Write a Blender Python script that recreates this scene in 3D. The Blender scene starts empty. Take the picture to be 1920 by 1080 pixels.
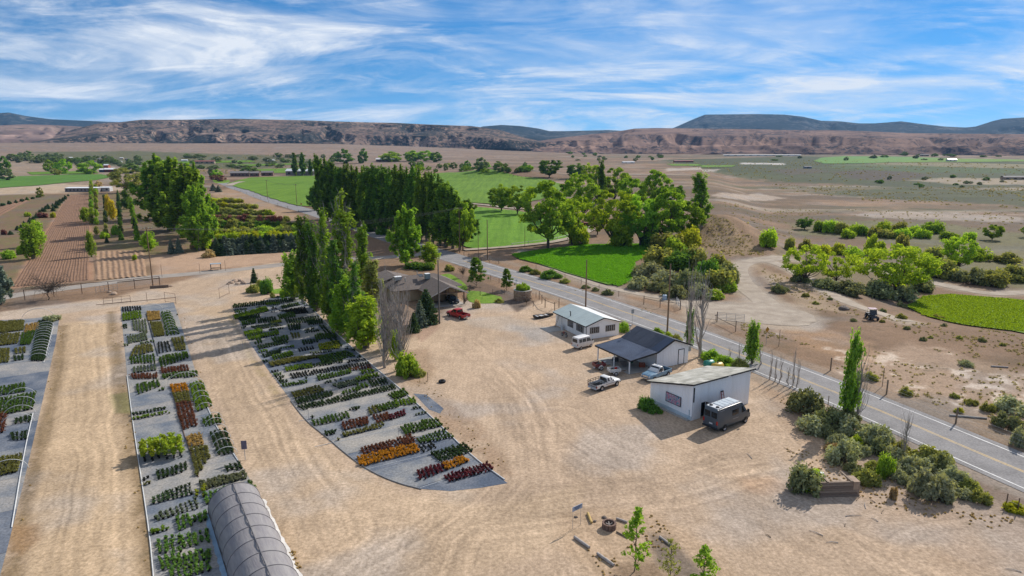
import bpy, bmesh, math, random
import numpy as np
from mathutils import Vector, Matrix
R = math.radians
scene = bpy.context.scene
col = scene.collection
random.seed(7)

# ------------------------------------------------------------------ camera
CH = 32.0; F = 1240.0; TH = math.atan(268.0 / F)
TC, TS = math.cos(TH), math.sin(TH)
cam = bpy.data.cameras.new('camera')
cam.sensor_width = 36.0; cam.lens = 36.0 * F / 1920.0
cam.clip_start = 0.5; cam.clip_end = 30000.0
camo = bpy.data.objects.new('camera', cam); col.objects.link(camo)
camo.location = (0, 0, CH); camo.rotation_euler = (math.pi / 2 - TH, 0, 0)
scene.camera = camo

# ------------------------------------------------------------------ world, sun, exposure
SUN_EL, SUN_AZ = R(35.0), R(44.0)          # azimuth clockwise from +Y (view direction)
world = bpy.data.worlds.new('World'); scene.world = world; world.use_nodes = True
def build_world():
    nt = world.node_tree; N = nt.nodes; L = nt.links; N.clear()
    out = N.new('ShaderNodeOutputWorld'); bg = N.new('ShaderNodeBackground')
    sky = N.new('ShaderNodeTexSky'); sky.sky_type = 'NISHITA'; sky.sun_disc = False
    sky.sun_elevation = SUN_EL; sky.sun_rotation = SUN_AZ
    sky.altitude = 1500; sky.air_density = 1.0; sky.dust_density = 0.1; sky.ozone_density = 3.5
    hsv = N.new('ShaderNodeHueSaturation'); hsv.inputs['Saturation'].default_value = 1.36
    hsv.inputs['Value'].default_value = 0.78
    L.new(sky.outputs[0], hsv.inputs['Color'])
    tc = N.new('ShaderNodeTexCoord'); sep = N.new('ShaderNodeSeparateXYZ'); L.new(tc.outputs['Generated'], sep.inputs[0])
    def M(op, a, b=None, clamp=False):
        n = N.new('ShaderNodeMath'); n.operation = op; n.use_clamp = clamp
        for i, v in enumerate((a, b)):
            if v is None: continue
            if isinstance(v, (int, float)): n.inputs[i].default_value = v
            else: L.new(v, n.inputs[i])
        return n.outputs[0]
    z = M('ADD', M('MAXIMUM', sep.outputs['Z'], 0.0), 0.20)
    cmb = N.new('ShaderNodeCombineXYZ')
    L.new(M('DIVIDE', sep.outputs['X'], z), cmb.inputs[0]); L.new(M('DIVIDE', sep.outputs['Y'], z), cmb.inputs[1])
    # the sky's own colour a little above the horizon continues down to it (dry, clear air)
    sv = N.new('ShaderNodeCombineXYZ'); L.new(sep.outputs['X'], sv.inputs[0]); L.new(sep.outputs['Y'], sv.inputs[1])
    L.new(M('ADD', M('MULTIPLY', M('MAXIMUM', sep.outputs['Z'], 0.0), 0.90), 0.085), sv.inputs[2]); L.new(sv.outputs[0], sky.inputs['Vector'])
    def layer(rot, scl, scale, detail, rough, dist, seed, lo, hi):
        mp = N.new('ShaderNodeMapping'); mp.inputs['Rotation'].default_value = (0, 0, R(rot)); mp.inputs['Scale'].default_value = scl
        mp.inputs['Location'].default_value = (seed, seed * 1.7, 0)
        L.new(cmb.outputs[0], mp.inputs[0])
        nz = N.new('ShaderNodeTexNoise'); nz.inputs['Scale'].default_value = scale; nz.inputs['Detail'].default_value = detail
        nz.inputs['Roughness'].default_value = rough; nz.inputs['Distortion'].default_value = dist
        L.new(mp.outputs[0], nz.inputs['Vector'])
        mr = N.new('ShaderNodeMapRange'); mr.interpolation_type = 'SMOOTHSTEP'
        mr.inputs[1].default_value = lo; mr.inputs[2].default_value = hi
        L.new(nz.outputs[0], mr.inputs[0]); return mr.outputs[0]
    a = layer(42, (0.60, 1.0, 1), 1.2, 12, 0.58, 1.5, 3.1, 0.37, 0.72)     # long cirrus bands
    b = layer(-38, (0.60, 1.3, 1), 2.1, 13, 0.68, 1.8, 11.4, 0.42, 0.78)     # feathered streaks
    c = layer(12, (0.6, 0.9, 1), 1.0, 6, 0.55, 0.8, 7.5, 0.34, 0.58)         # where clouds gather
    cl = M('MULTIPLY', M('ADD', M('MULTIPLY', a, 0.8), M('MULTIPLY', b, 0.5)), M('ADD', M('MULTIPLY', c, 1.0), 0.30), True)
    cl = M('MULTIPLY', cl, 0.93)
    mix = N.new('ShaderNodeMix'); mix.data_type = 'RGBA'
    L.new(cl, mix.inputs['Factor']); L.new(hsv.outputs[0], mix.inputs['A']); mix.inputs['B'].default_value = (6.4, 6.65, 7.0, 1)
    L.new(mix.outputs['Result'], bg.inputs['Color']); bg.inputs['Strength'].default_value = 0.128
    L.new(bg.outputs[0], out.inputs[0])
build_world()
sun = bpy.data.lights.new('sun', 'SUN'); sun.energy = 5.0; sun.angle = R(0.53); sun.color = (1.0, 0.945, 0.87)
suno = bpy.data.objects.new('sun', sun); col.objects.link(suno)
sdir = Vector((math.sin(SUN_AZ) * math.cos(SUN_EL), math.cos(SUN_AZ) * math.cos(SUN_EL), math.sin(SUN_EL)))
suno.rotation_euler = (-sdir).to_track_quat('-Z', 'Y').to_euler()
suno.location = sdir * 200

scene.view_settings.view_transform = 'Standard'; scene.view_settings.look = 'None'
scene.view_settings.exposure = 0.15; scene.view_settings.gamma = 1.0
scene.view_settings.use_curve_mapping = False
scene.cycles.use_denoising = True
try: scene.cycles.denoiser = 'OPENIMAGEDENOISE'
except Exception: pass
scene.cycles.max_bounces = 7; scene.cycles.diffuse_bounces = 4; scene.cycles.glossy_bounces = 2
scene.cycles.transmission_bounces = 4; scene.cycles.transparent_max_bounces = 6; scene.cycles.volume_bounces = 0
scene.cycles.caustics_reflective = False; scene.cycles.caustics_refractive = False

# ------------------------------------------------------------------ noise and terrain
def vnoise(x, y, seed=0):
    x = np.asarray(x, float); y = np.asarray(y, float)
    xi = np.floor(x).astype(np.int64); yi = np.floor(y).astype(np.int64)
    fx = x - xi; fy = y - yi; fx = fx * fx * (3 - 2 * fx); fy = fy * fy * (3 - 2 * fy)
    def h(a, b):
        n = (a * 374761393 + b * 668265263 + seed * 974711) & 0x7fffffff
        n = ((n ^ (n >> 13)) * 1274126177) & 0x7fffffff
        return ((n ^ (n >> 16)) & 0xffff) / 65535.0
    return (h(xi, yi) * (1 - fx) + h(xi + 1, yi) * fx) * (1 - fy) + (h(xi, yi + 1) * (1 - fx) + h(xi + 1, yi + 1) * fx) * fy
def fbm(x, y, seed=0, oct=4, rough=0.5):
    s = 0; a = 1; t = 0
    for i in range(oct):
        s = s + a * vnoise(x * 2 ** i, y * 2 ** i, seed + i * 17); t += a; a *= rough
    return s / t
def sstep(a, b, x):
    t = np.clip((np.asarray(x, float) - a) / (b - a), 0, 1); return t * t * (3 - 2 * t)
def Pz(px, py, z=0.0):
    v = (py - 540.0) / F; Z = (CH - z) / (TC * v + TS)
    return (Z * (px - 960.0) / F, Z * (TC - v * TS))
def seg_sd(X, Y, pts):
    """distance to an open polyline and the side (positive on the right of its direction)"""
    best = np.full(np.shape(X), 1e9); side = np.zeros(np.shape(X))
    for (x0, y0), (x1, y1) in zip(pts[:-1], pts[1:]):
        dx, dy = x1 - x0, y1 - y0; l2 = dx * dx + dy * dy + 1e-9
        t = np.clip(((X - x0) * dx + (Y - y0) * dy) / l2, 0, 1)
        d = np.hypot(X - x0 - t * dx, Y - y0 - t * dy)
        s = (X - x0) * dy - (Y - y0) * dx
        m = d < best; best = np.where(m, d, best); side = np.where(m, s, side)
    return best, np.sign(side)
CREST = [Pz(2600, 700), Pz(1920, 640), Pz(1760, 617), Pz(1640, 600), Pz(1540, 565), Pz(1480, 520), Pz(1420, 470), Pz(1365, 425), Pz(1345, 385), Pz(1330, 345), Pz(1320, 325)]
HILL = Pz(1352, 446)
def H(X, Y):
    X = np.asarray(X, float); Y = np.asarray(Y, float)
    d, s = seg_sd(X, Y, CREST)
    r = np.hypot(X, Y)
    z = -6.0 * sstep(0, 34, np.where(s > 0, d, 0)) * sstep(1500, 500, r)
    hg = np.exp(-(((X - HILL[0]) / 13.0) ** 2 + ((Y - HILL[1]) / 22.0) ** 2))
    z = z + 8.0 * hg + hg * (1 - hg) * 20.0 * (np.abs(fbm(X / 7., Y / 9., 44, 3) - .5) - .12)
    az = X / np.maximum(Y, 1.0)
    rise = 6.0 + 32.0 * sstep(0.16, -0.35, az)
    z = z + rise * sstep(850, 2500, r)
    far = sstep(240, 520, r)
    z = z + far * (fbm(X / 120., Y / 120., 5, 3) - 0.5) * 3.0
    z = z + 9.0 * np.exp(-(((X + 5) / 45.0) ** 2 + ((Y - 730) / 50.0) ** 2)) * far
    return z
_T = np.geomspace(22.0, 5200.0, 1500)
_cache = {}
def P(px, py, dz=0.0):
    """the point of the terrain seen at a pixel of the photograph"""
    k = (round(px, 2), round(py, 2))
    if k not in _cache:
        v = (py - 540.0) / F
        d = np.array([(px - 960.0) / F, TC - v * TS, -(TC * v + TS)]); d /= np.hypot(d[0], d[1])
        g = CH + _T * d[2] - H(_T * d[0], _T * d[1])
        i = np.argmax(g < 0)
        if g[i] >= 0: t = 5000.0
        else:
            a, b = _T[max(i - 1, 0)], _T[i]
            for _ in range(14):
                m = 0.5 * (a + b)
                if CH + m * d[2] - float(H(m * d[0], m * d[1])) < 0: b = m
                else: a = m
            t = 0.5 * (a + b)
        _cache[k] = (t * d[0], t * d[1])
    x, y = _cache[k]
    return Vector((x, y, float(H(x, y)) + dz))
def top_z(p, py):
    """height of a pixel row above a ground point"""
    v = (py - 540.0) / F
    return CH - p.y * (TS + v * TC) / (TC - v * TS)
def depth(p): return p.y * TC + (CH - p.z) * TS

# ------------------------------------------------------------------ objects
def tag(o, label=None, cat=None, group=None, kind=None):
    if label: o['label'] = label
    if cat: o['category'] = cat
    if group: o['group'] = group
    if kind: o['kind'] = kind
    return o
def thing(name, label, cat, loc, rz=0.0, group=None, scale=None):
    o = bpy.data.objects.new(name, None); col.objects.link(o)
    o.empty_display_size = 0.2
    o.location = loc; o.rotation_euler = (0, 0, rz)
    if scale is not None: o.scale = scale
    return tag(o, label, cat, group)
ORD = ['first', 'second', 'third', 'fourth', 'fifth', 'sixth', 'seventh', 'eighth', 'ninth', 'tenth', 'eleventh', 'twelfth', 'thirteenth',
       'fourteenth', 'fifteenth', 'sixteenth', 'seventeenth', 'eighteenth', 'nineteenth', 'twentieth', 'twenty-first', 'twenty-second',
       'twenty-third', 'twenty-fourth', 'twenty-fifth', 'twenty-sixth', 'twenty-seventh', 'twenty-eighth', 'twenty-ninth', 'thirtieth'] + ['thirty-' + w for w in
       ('first', 'second', 'third', 'fourth', 'fifth', 'sixth', 'seventh', 'eighth', 'ninth')] + ['fortieth'] + ['forty-' + w for w in
       ('first', 'second', 'third', 'fourth', 'fifth', 'sixth', 'seventh', 'eighth', 'ninth')]

class MB:
    def __init__(s): s.v = []; s.f = []; s.m = []
    def add(s, vs, fs, mi=0):
        b = len(s.v); s.v.extend(vs); s.f.extend([tuple(b + i for i in f) for f in fs]); s.m.extend([mi] * len(fs)); return s
    def box(s, c, size, rz=0.0, mi=0, top=1.0, rx=0.0, ry=0.0):
        hx, hy, hz = size[0] / 2, size[1] / 2, size[2] / 2
        M = Matrix.Rotation(rz, 3, 'Z') @ Matrix.Rotation(ry, 3, 'Y') @ Matrix.Rotation(rx, 3, 'X')
        vs = []
        for z in (-1, 1):
            k = top if z > 0 else 1.0
            for x, y in ((-1, -1), (1, -1), (1, 1), (-1, 1)):
                vs.append(tuple(M @ Vector((x * hx * k, y * hy * k, z * hz)) + Vector(c)))
        return s.add(vs, [(3, 2, 1, 0), (4, 5, 6, 7), (0, 1, 5, 4), (1, 2, 6, 5), (2, 3, 7, 6), (3, 0, 4, 7)], mi)
    def b2(s, lo, hi, mi=0):
        return s.box([(a + b) / 2 for a, b in zip(lo, hi)], [b - a for a, b in zip(lo, hi)], mi=mi)
    def tube(s, path, rad, n=6, mi=0, caps=True):
        path = [Vector(p) for p in path]
        if not isinstance(rad, (list, tuple)): rad = [rad] * len(path)
        b = len(s.v)
        for i, p in enumerate(path):
            t = (path[min(i + 1, len(path) - 1)] - path[max(i - 1, 0)]); t = t.normalized() if t.length > 1e-9 else Vector((0, 0, 1))
            u = t.cross(Vector((0, 0, 1)) if abs(t.z) < 0.9 else Vector((1, 0, 0))).normalized(); w = t.cross(u)
            for k in range(n):
                a = 2 * math.pi * k / n; s.v.append(tuple(p + (u * math.cos(a) + w * math.sin(a)) * rad[i]))
        for i in range(len(path) - 1):
            for k in range(n):
                s.f.append((b + i * n + k, b + i * n + (k + 1) % n, b + (i + 1) * n + (k + 1) % n, b + (i + 1) * n + k)); s.m.append(mi)
        if caps:
            s.f.append(tuple(b + k for k in reversed(range(n)))); s.m.append(mi)
            s.f.append(tuple(b + (len(path) - 1) * n + k for k in range(n))); s.m.append(mi)
        return s
    def lathe(s, prof, n=12, c=(0, 0, 0), axis='z', mi=0):
        b = len(s.v)
        for r, z in prof:
            for k in range(n):
                a = 2 * math.pi * k / n; x, y = r * math.cos(a), r * math.sin(a)
                p = (x, y, z) if axis == 'z' else ((x, z, y) if axis == 'y' else (z, x, y))
                s.v.append((p[0] + c[0], p[1] + c[1], p[2] + c[2]))
        for i in range(len(prof) - 1):
            for k in range(n):
                s.f.append((b + i * n + k, b + i * n + (k + 1) % n, b + (i + 1) * n + (k + 1) % n, b + (i + 1) * n + k)); s.m.append(mi)
        return s
    def prism(s, poly, z0, z1, mi=0):
        n = len(poly)
        return s.add([(x, y, z0) for x, y in poly] + [(x, y, z1) for x, y in poly],
                     [tuple(reversed(range(n))), tuple(range(n, 2 * n))] + [(i, (i + 1) % n, n + (i + 1) % n, n + i) for i in range(n)], mi)
    def slab(s, quad, t, mi=0):
        """a polygon thickened by t along its normal (t downwards when negative)"""
        q = [Vector(p) for p in quad]; nrm = (q[1] - q[0]).cross(q[2] - q[0]).normalized() * t
        n = len(q)
        return s.add([tuple(p) for p in q] + [tuple(p + nrm) for p in q],
                     [tuple(reversed(range(n))), tuple(range(n, 2 * n))] + [(i, (i + 1) % n, n + (i + 1) % n, n + i) for i in range(n)], mi)
    def mesh(s, name, mats, smooth=None):
        me = bpy.data.meshes.new(name); me.from_pydata(s.v, [], s.f)
        for m in (mats if isinstance(mats, (list, tuple)) else [mats]): me.materials.append(m)
        if len(me.materials) > 1: me.polygons.foreach_set('material_index', s.m)
        bm = bmesh.new(); bm.from_mesh(me); bmesh.ops.recalc_face_normals(bm, faces=bm.faces); bm.to_mesh(me); bm.free()
        if smooth:
            me.polygons.foreach_set('use_smooth', [True] * len(me.polygons)); me.set_sharp_from_angle(angle=R(smooth))
        me.update(); return me
    def build(s, name, mats, parent=None, smooth=None, loc=None):
        o = bpy.data.objects.new(name, s.mesh(name, mats, smooth)); col.objects.link(o)
        if parent: o.parent = parent
        if loc is not None: o.location = loc
        return o
def inst(name, me, parent=None, loc=(0, 0, 0), rz=0.0, scale=None, mat=None):
    o = bpy.data.objects.new(name, me); col.objects.link(o)
    if parent: o.parent = parent
    o.location = loc; o.rotation_euler = (0, 0, rz)
    if scale is not None: o.scale = scale if hasattr(scale, '__len__') else (scale,) * 3
    if mat is not None:
        o.material_slots[0].link = 'OBJECT'; o.material_slots[0].material = mat
    return o
def np_mesh(name, V, Fq, mats=None, attrs=None, smooth=False):
    me = bpy.data.meshes.new(name); n = Fq.shape[1]
    me.vertices.add(len(V)); me.vertices.foreach_set('co', np.ascontiguousarray(V, np.float32).ravel())
    me.loops.add(Fq.size); me.loops.foreach_set('vertex_index', np.ascontiguousarray(Fq, np.int32).ravel())
    me.polygons.add(len(Fq)); me.polygons.foreach_set('loop_start', np.arange(0, Fq.size, n, dtype=np.int32))
    me.polygons.foreach_set('loop_total', np.full(len(Fq), n, np.int32))
    if smooth: me.polygons.foreach_set('use_smooth', np.ones(len(Fq), bool))
    me.update(calc_edges=True)
    for k, a in (attrs or {}).items():
        a = np.asarray(a, np.float32)
        if a.ndim == 2:
            at = me.attributes.new(k, 'FLOAT_COLOR', 'POINT'); at.data.foreach_set('color', np.c_[a[:, :3], np.ones(len(a), np.float32)].ravel())
        else:
            at = me.attributes.new(k, 'FLOAT', 'POINT'); at.data.foreach_set('value', a)
    if mats: me.materials.append(mats)
    me.validate(); return me

# ------------------------------------------------------------------ materials
def new_mat(name):
    m = bpy.data.materials.new(name); m.use_nodes = True; nt = m.node_tree; nt.nodes.clear()
    return m, nt, nt.nodes, nt.links
def nnode(N, L, scale, detail=4, vec=None, rough=0.55, dist=0.0):
    n = N.new('ShaderNodeTexNoise'); n.inputs['Scale'].default_value = scale; n.inputs['Detail'].default_value = detail
    n.inputs['Roughness'].default_value = rough; n.inputs['Distortion'].default_value = dist
    if vec is not None: L.new(vec, n.inputs['Vector'])
    return n.outputs[0]
def ramp(N, L, fac, a, b, lo=0.0, hi=1.0):
    r = N.new('ShaderNodeMapRange'); r.inputs[1].default_value = lo; r.inputs[2].default_value = hi
    r.inputs[3].default_value = a; r.inputs[4].default_value = b; L.new(fac, r.inputs[0]); return r.outputs[0]
def mixc(N, L, fac, a, b, mode='MIX'):
    m = N.new('ShaderNodeMix'); m.data_type = 'RGBA'; m.blend_type = mode
    for k, v in (('Factor', fac), ('A', a), ('B', b)):
        if isinstance(v, (int, float)): m.inputs[k].default_value = v
        elif isinstance(v, (tuple, list)): m.inputs[k].default_value = (*v[:3], 1)
        else: L.new(v, m.inputs[k])
    return m.outputs['Result']
def attr(N, name, out='Fac'):
    a = N.new('ShaderNodeAttribute'); a.attribute_name = name; return a.outputs[out]
def mat(name, c, rough=0.7, var=0.12, scale=1.5, c2=None, lo=0.35, hi=0.7, bump=0.0, bscale=8.0, metal=0.0, spec=0.3, fine=0.0, stretch=None):
    """plain surface: two tones mixed by noise, a little fine grain, optional bump"""
    m, nt, N, L = new_mat(name)
    out = N.new('ShaderNodeOutputMaterial'); b = N.new('ShaderNodeBsdfPrincipled'); L.new(b.outputs[0], out.inputs[0])
    g = N.new('ShaderNodeNewGeometry'); vec = g.outputs['Position']
    if stretch:
        tcn = N.new('ShaderNodeTexCoord'); mp = N.new('ShaderNodeMapping'); mp.inputs['Scale'].default_value = stretch; L.new(tcn.outputs['Object'], mp.inputs[0]); vec = mp.outputs[0]
    n = nnode(N, L, scale, 6, vec)
    if c2 is None: c2 = tuple(k * (1 - 2.2 * var) for k in c)
    cc = mixc(N, L, ramp(N, L, n, 0, 1, lo, hi), c, c2)
    if fine:
        n2 = nnode(N, L, scale * 14, 3, vec)
        cc = mixc(N, L, 1.0, cc, mixc(N, L, ramp(N, L, n2, 0, 1, .3, .7), (1 - fine,) * 3, (1 + fine,) * 3), 'MULTIPLY')
    L.new(cc, b.inputs['Base Color']); b.inputs['Roughness'].default_value = rough; b.inputs['Metallic'].default_value = metal
    b.inputs['Specular IOR Level'].default_value = spec
    if bump:
        bn = N.new('ShaderNodeBump'); bn.inputs['Strength'].default_value = bump; bn.inputs['Distance'].default_value = 0.05
        L.new(nnode(N, L, bscale, 4, vec), bn.inputs['Height']); L.new(bn.outputs[0], b.inputs['Normal'])
    return m
def leafmat(name, dark, light, transl=0.45, attrcol=None):
    m, nt, N, L = new_mat(name)
    out = N.new('ShaderNodeOutputMaterial'); mx = N.new('ShaderNodeAddShader'); d = N.new('ShaderNodeBsdfDiffuse'); t = N.new('ShaderNodeBsdfTranslucent')
    oi = N.new('ShaderNodeObjectInfo')
    if attrcol: c = attr(N, attrcol, 'Color')
    else: c = mixc(N, L, attr(N, 'tone'), tuple(k * 1.35 for k in dark), tuple(k * 1.5 for k in light))
    hs = N.new('ShaderNodeHueSaturation'); L.new(c, hs.inputs['Color'])
    L.new(ramp(N, L, oi.outputs['Random'], 0.488, 0.512), hs.inputs['Hue']); L.new(ramp(N, L, oi.outputs['Random'], 0.82, 1.18), hs.inputs['Value'])
    c = hs.outputs[0]
    L.new(c, d.inputs['Color'])
    tcol = mixc(N, L, 1.0, c, (2.3 * transl, 2.1 * transl, 0.9 * transl), 'MULTIPLY'); L.new(tcol, t.inputs['Color'])
    L.new(d.outputs[0], mx.inputs[0]); L.new(t.outputs[0], mx.inputs[1]); L.new(mx.outputs[0], out.inputs[0])
    return m
def glassmat(name, c=(0.02, 0.025, 0.03), rough=0.08):
    m, nt, N, L = new_mat(name)
    out = N.new('ShaderNodeOutputMaterial'); b = N.new('ShaderNodeBsdfPrincipled'); L.new(b.outputs[0], out.inputs[0])
    b.inputs['Base Color'].default_value = (*c, 1); b.inputs['Roughness'].default_value = rough; b.inputs['Specular IOR Level'].default_value = 0.6
    return m
def paint(name, c, rough=0.35, metal=0.0):
    m = mat(name, c, rough, 0.05, 2.0, spec=0.5, metal=metal); return m
# ================================================================== the ground
G1 = [(1265, 560), (1300, 572), (1360, 590), (1430, 585), (1450, 575), (1410, 550), (1388, 525), (1380, 505), (1395, 492), (1430, 487), (1480, 485)]
G2 = [(1430, 487), (1475, 500), (1515, 525), (1570, 558), (1620, 578), (1665, 592), (1700, 603)]
G3 = [(1600, 502), (1680, 515), (1750, 530), (1800, 542), (1860, 552), (1930, 548), (2100, 540)]
G4 = [(975, 470), (1000, 485), (1060, 512), (1120, 535), (1200, 552), (1265, 562), (1330, 575)]
AX = Vector((-0.530, 0.848)).normalized(); BX = Vector((0.848, 0.530)).normalized()   # nursery rows run along AX
def build_ground():
    az = np.linspace(R(-54), R(54), 860)
    rr = np.r_[np.arange(14, 30, 1.0), np.arange(30, 105, 0.3), np.arange(105, 165, 0.6), np.geomspace(165.6, 6500, 230)]
    A, Rr = np.meshgrid(az, rr); X = (Rr * np.sin(A)).ravel(); Y = (Rr * np.cos(A)).ravel()
    r = np.hypot(X, Y); Z = H(X, Y)
    n1 = fbm(X / 6., Y / 6., 1, 4); n2 = fbm(X / 1.6, Y / 1.6, 2, 3); n3 = fbm(X / 45., Y / 45., 3, 4); n4 = fbm(X / 160., Y / 160., 4, 4)
    jit = (n1 - 0.5) * 2.0
    C = np.zeros((len(X), 3))
    def col3(c): return np.array(c, float)
    # dry scrub plain: pinkish brown with darker and greener patches
    t = sstep(.35, .68, n3)[:, None]
    C[:] = col3((0.265, 0.172, 0.108)) * (1 - t) + col3((0.195, 0.128, 0.082)) * t
    bands = fbm(X / 260. + 7, Y / 34., 71, 5); bb = (sstep(.40, .62, bands) * sstep(170, 330, r))[:, None]
    C[:] = C * (1 - .7 * bb) + col3((0.115, 0.085, 0.055)) * .7 * bb
    gb = (sstep(.5, .66, fbm(X / 300. + 31, Y / 40., 72, 5)) * sstep(260, 520, r) * sstep(-.2, .25, X / np.maximum(Y, 1)))[:, None]
    C[:] = C * (1 - .7 * gb) + col3((0.105, 0.11, 0.06)) * .7 * gb
    pb = (sstep(.62, .74, fbm(X / 150. + 51, Y / 22., 73, 4)) * sstep(200, 400, r))[:, None]
    C[:] = C * (1 - .5 * pb) + col3((0.42, 0.34, 0.265)) * .5 * pb
    farpink = .7 * (sstep(500, 1500, r) * sstep(.25, -.2, X / np.maximum(Y, 1)))[:, None]
    C[:] = C * (1 - farpink) + col3((0.265, 0.193, 0.148)) * farpink
    speck = 0.55 * np.ones(len(X)); track = np.zeros(len(X))
    def inpoly(poly):
        inside = np.zeros(len(X), bool); d = np.full(len(X), 1e9); n = len(poly)
        for i in range(n):
            (x0, y0), (x1, y1) = poly[i], poly[(i + 1) % n]
            c = ((y0 > Y) != (y1 > Y)); inside ^= c & (X < (x1 - x0) * (Y - y0) / ((y1 - y0) + 1e-12) + x0)
            dx, dy = x1 - x0, y1 - y0; tt = np.clip(((X - x0) * dx + (Y - y0) * dy) / (dx * dx + dy * dy + 1e-9), 0, 1)
            d = np.minimum(d, np.hypot(X - x0 - tt * dx, Y - y0 - tt * dy))
        return np.where(inside, d, -d)
    def zone(px, c, soft=1.0, jitter=1.0, sp=None, amt=1.0, tr=None, world=None, patch=None):
        poly = world or [tuple(P(*p)[:2]) for p in px]
        m = sstep(-soft, soft, inpoly(poly) + jit * jitter) * amt
        if patch is not None: m = m * sstep(patch[0], patch[1], n2 * .5 + n1 * .5)
        C[:] = C * (1 - m[:, None]) + col3(c) * m[:, None]
        if sp is not None: speck[:] = speck * (1 - m) + sp * m
        if tr is not None: track[:] = track * (1 - m) + tr * m
        return m
    def stripe(px, w, c, soft=0.5, jitter=0.4, amt=1.0, sp=None, tr=None, patch=None):
        pts = [tuple(P(*p)[:2]) for p in px]; d, _ = seg_sd(X, Y, pts)
        m = sstep(soft, -soft, d - w / 2 + jit * jitter) * amt
        if patch is not None: m = m * sstep(patch[0], patch[1], n2 * .5 + n1 * .5)
        C[:] = C * (1 - m[:, None]) + col3(c) * m[:, None]
        if sp is not None: speck[:] = speck * (1 - m) + sp * m
        if tr is not None: track[:] = track * (1 - m) + tr * m
    # --- far valley on the right: green-grey brush belts, pale pans
    brush = (0.060, 0.078, 0.036)
    zone([(1240, 300), (1500, 293), (1930, 305), (2400, 310), (2400, 352), (1930, 350), (1700, 352), (1560, 345), (1440, 340), (1330, 322)], brush, 18, 30, 0.9, 0.92)
    zone([(1520, 362), (1700, 352), (1930, 358), (2300, 360), (2300, 392), (1930, 388), (1780, 378), (1640, 372)], brush, 8, 16, 0.95, 0.85)
    zone([(1560, 310), (1740, 312), (1930, 316), (1930, 308), (1700, 304)], (0.24, 0.20, 0.11), 6, 6, 0.3, 0.8)
    zone([(1700, 338), (1780, 333), (1930, 336), (2300, 336), (2300, 350), (1800, 346)], (0.36, 0.28, 0.20), 8, 10, 0.3, 0.75)
    zone([(1600, 402), (1680, 396), (1800, 400), (1930, 408), (1930, 416), (1760, 413), (1640, 408)], (0.36, 0.30, 0.245), 4, 6, 0.45, 0.75)
    zone([(1390, 305), (1470, 306), (1470, 309), (1390, 308)], (0.5, 0.46, 0.42), 4, 4, 0.1, 0.9)
    zone([(1250, 316), (1350, 317), (1345, 321), (1250, 321)], (0.42, 0.36, 0.30), 4, 5, 0.2, 0.8)
    stripe([(1330, 372), (1420, 378), (1500, 384), (1640, 390), (1800, 393), (1930, 398)], 3.0, (0.10, 0.09, 0.05), 2, 2, 0.75)
    stripe([(1560, 391), (1650, 388), (1760, 393), (1930, 397)], 3.0, (0.08, 0.09, 0.05), 2, 2, 0.7)
    zone([(1335, 365), (1420, 362), (1480, 372), (1400, 376), (1340, 372)], (0.40, 0.32, 0.25), 3, 5, 0.2, 0.8)
    zone([(1560, 322), (1640, 318), (1710, 322), (1740, 330), (1680, 340), (1600, 336)], (0.085, 0.062, 0.052), 8, 14, 0.6, 0.8)
    zone([(1440, 318), (1520, 316), (1560, 322), (1480, 328)], (0.10, 0.075, 0.06), 8, 14, 0.6, 0.7)
    zone([(1560, 305), (1930, 318), (1930, 326), (1700, 322), (1560, 316)], (0.075, 0.115, 0.04), 8, 12, 0.8, 0.7)
    zone([(1330, 322), (1440, 326), (1500, 334), (1400, 336)], (0.085, 0.10, 0.045), 8, 12, 0.8, 0.7)
    # creek corridor: green weeds
    zone([(1470, 420), (1560, 412), (1760, 418), (1930, 440), (2200, 450), (2200, 560), (1930, 545), (1800, 520), (1720, 470), (1600, 445), (1500, 440)], (0.15, 0.15, 0.07), 4, 6, 0.7, 0.7)
    zone([(1450, 470), (1560, 460), (1700, 470), (1780, 520), (1700, 560), (1600, 545), (1520, 525)], (0.16, 0.13, 0.07), 3, 4, 0.6, 0.8)
    # --- left: dry strips, lanes and fields
    zone([(-300, 345), (60, 358), (190, 345), (330, 330), (330, 300), (60, 300), (-300, 300)], (0.30, 0.23, 0.16), 15, 20, 0.35, 0.7)
    zone([(60, 285), (250, 283), (480, 290), (600, 300), (470, 318), (260, 312), (60, 305)], (0.10, 0.115, 0.05), 15, 20, 0.9, 0.8)
    zone([(-300, 352), (0, 352), (110, 345), (220, 350), (240, 356), (120, 362), (0, 366), (-300, 368)], (0.42, 0.32, 0.22), 2, 4, 0.1, 0.9)
    # nursery field
    nf = [(-420, 480), (-60, 368), (130, 364), (270, 362), (400, 365), (470, 380), (555, 420), (560, 470), (430, 480), (395, 500), (250, 522), (20, 545), (-300, 600)]
    zone(nf, (0.195, 0.13, 0.08), 2, 2, 0.3)
    m = zone(nf, (0.145, 0.125, 0.055), 2, 2, 0.3, 0.8, patch=(.42, .62))
    zone([(128, 366), (170, 365), (172, 420), (175, 470), (178, 525), (20, 540), (60, 470)], (0.325, 0.185, 0.115), 1.0, 0.6, 0.0, 1.0)
    zone([(175, 470), (270, 470), (275, 520), (178, 527)], (0.33, 0.215, 0.135), 1.5, 1.5, 0.0, 0.9)
    zone([(-60, 420), (40, 372), (60, 372), (-40, 425)], (0.32, 0.18, 0.115), 1.5, 1, 0.0)
    zone([(280, 480), (400, 470), (560, 470), (600, 480), (520, 490), (400, 505), (285, 520)], (0.40, 0.27, 0.18), 2, 2, 0.15)
    zone([(395, 365), (430, 352), (560, 400), (570, 415), (555, 430)], (0.33, 0.22, 0.135), 2, 3, 0.3, 0.9)
    # --- the yard and its drives
    yard = (0.44, 0.325, 0.224)
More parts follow.
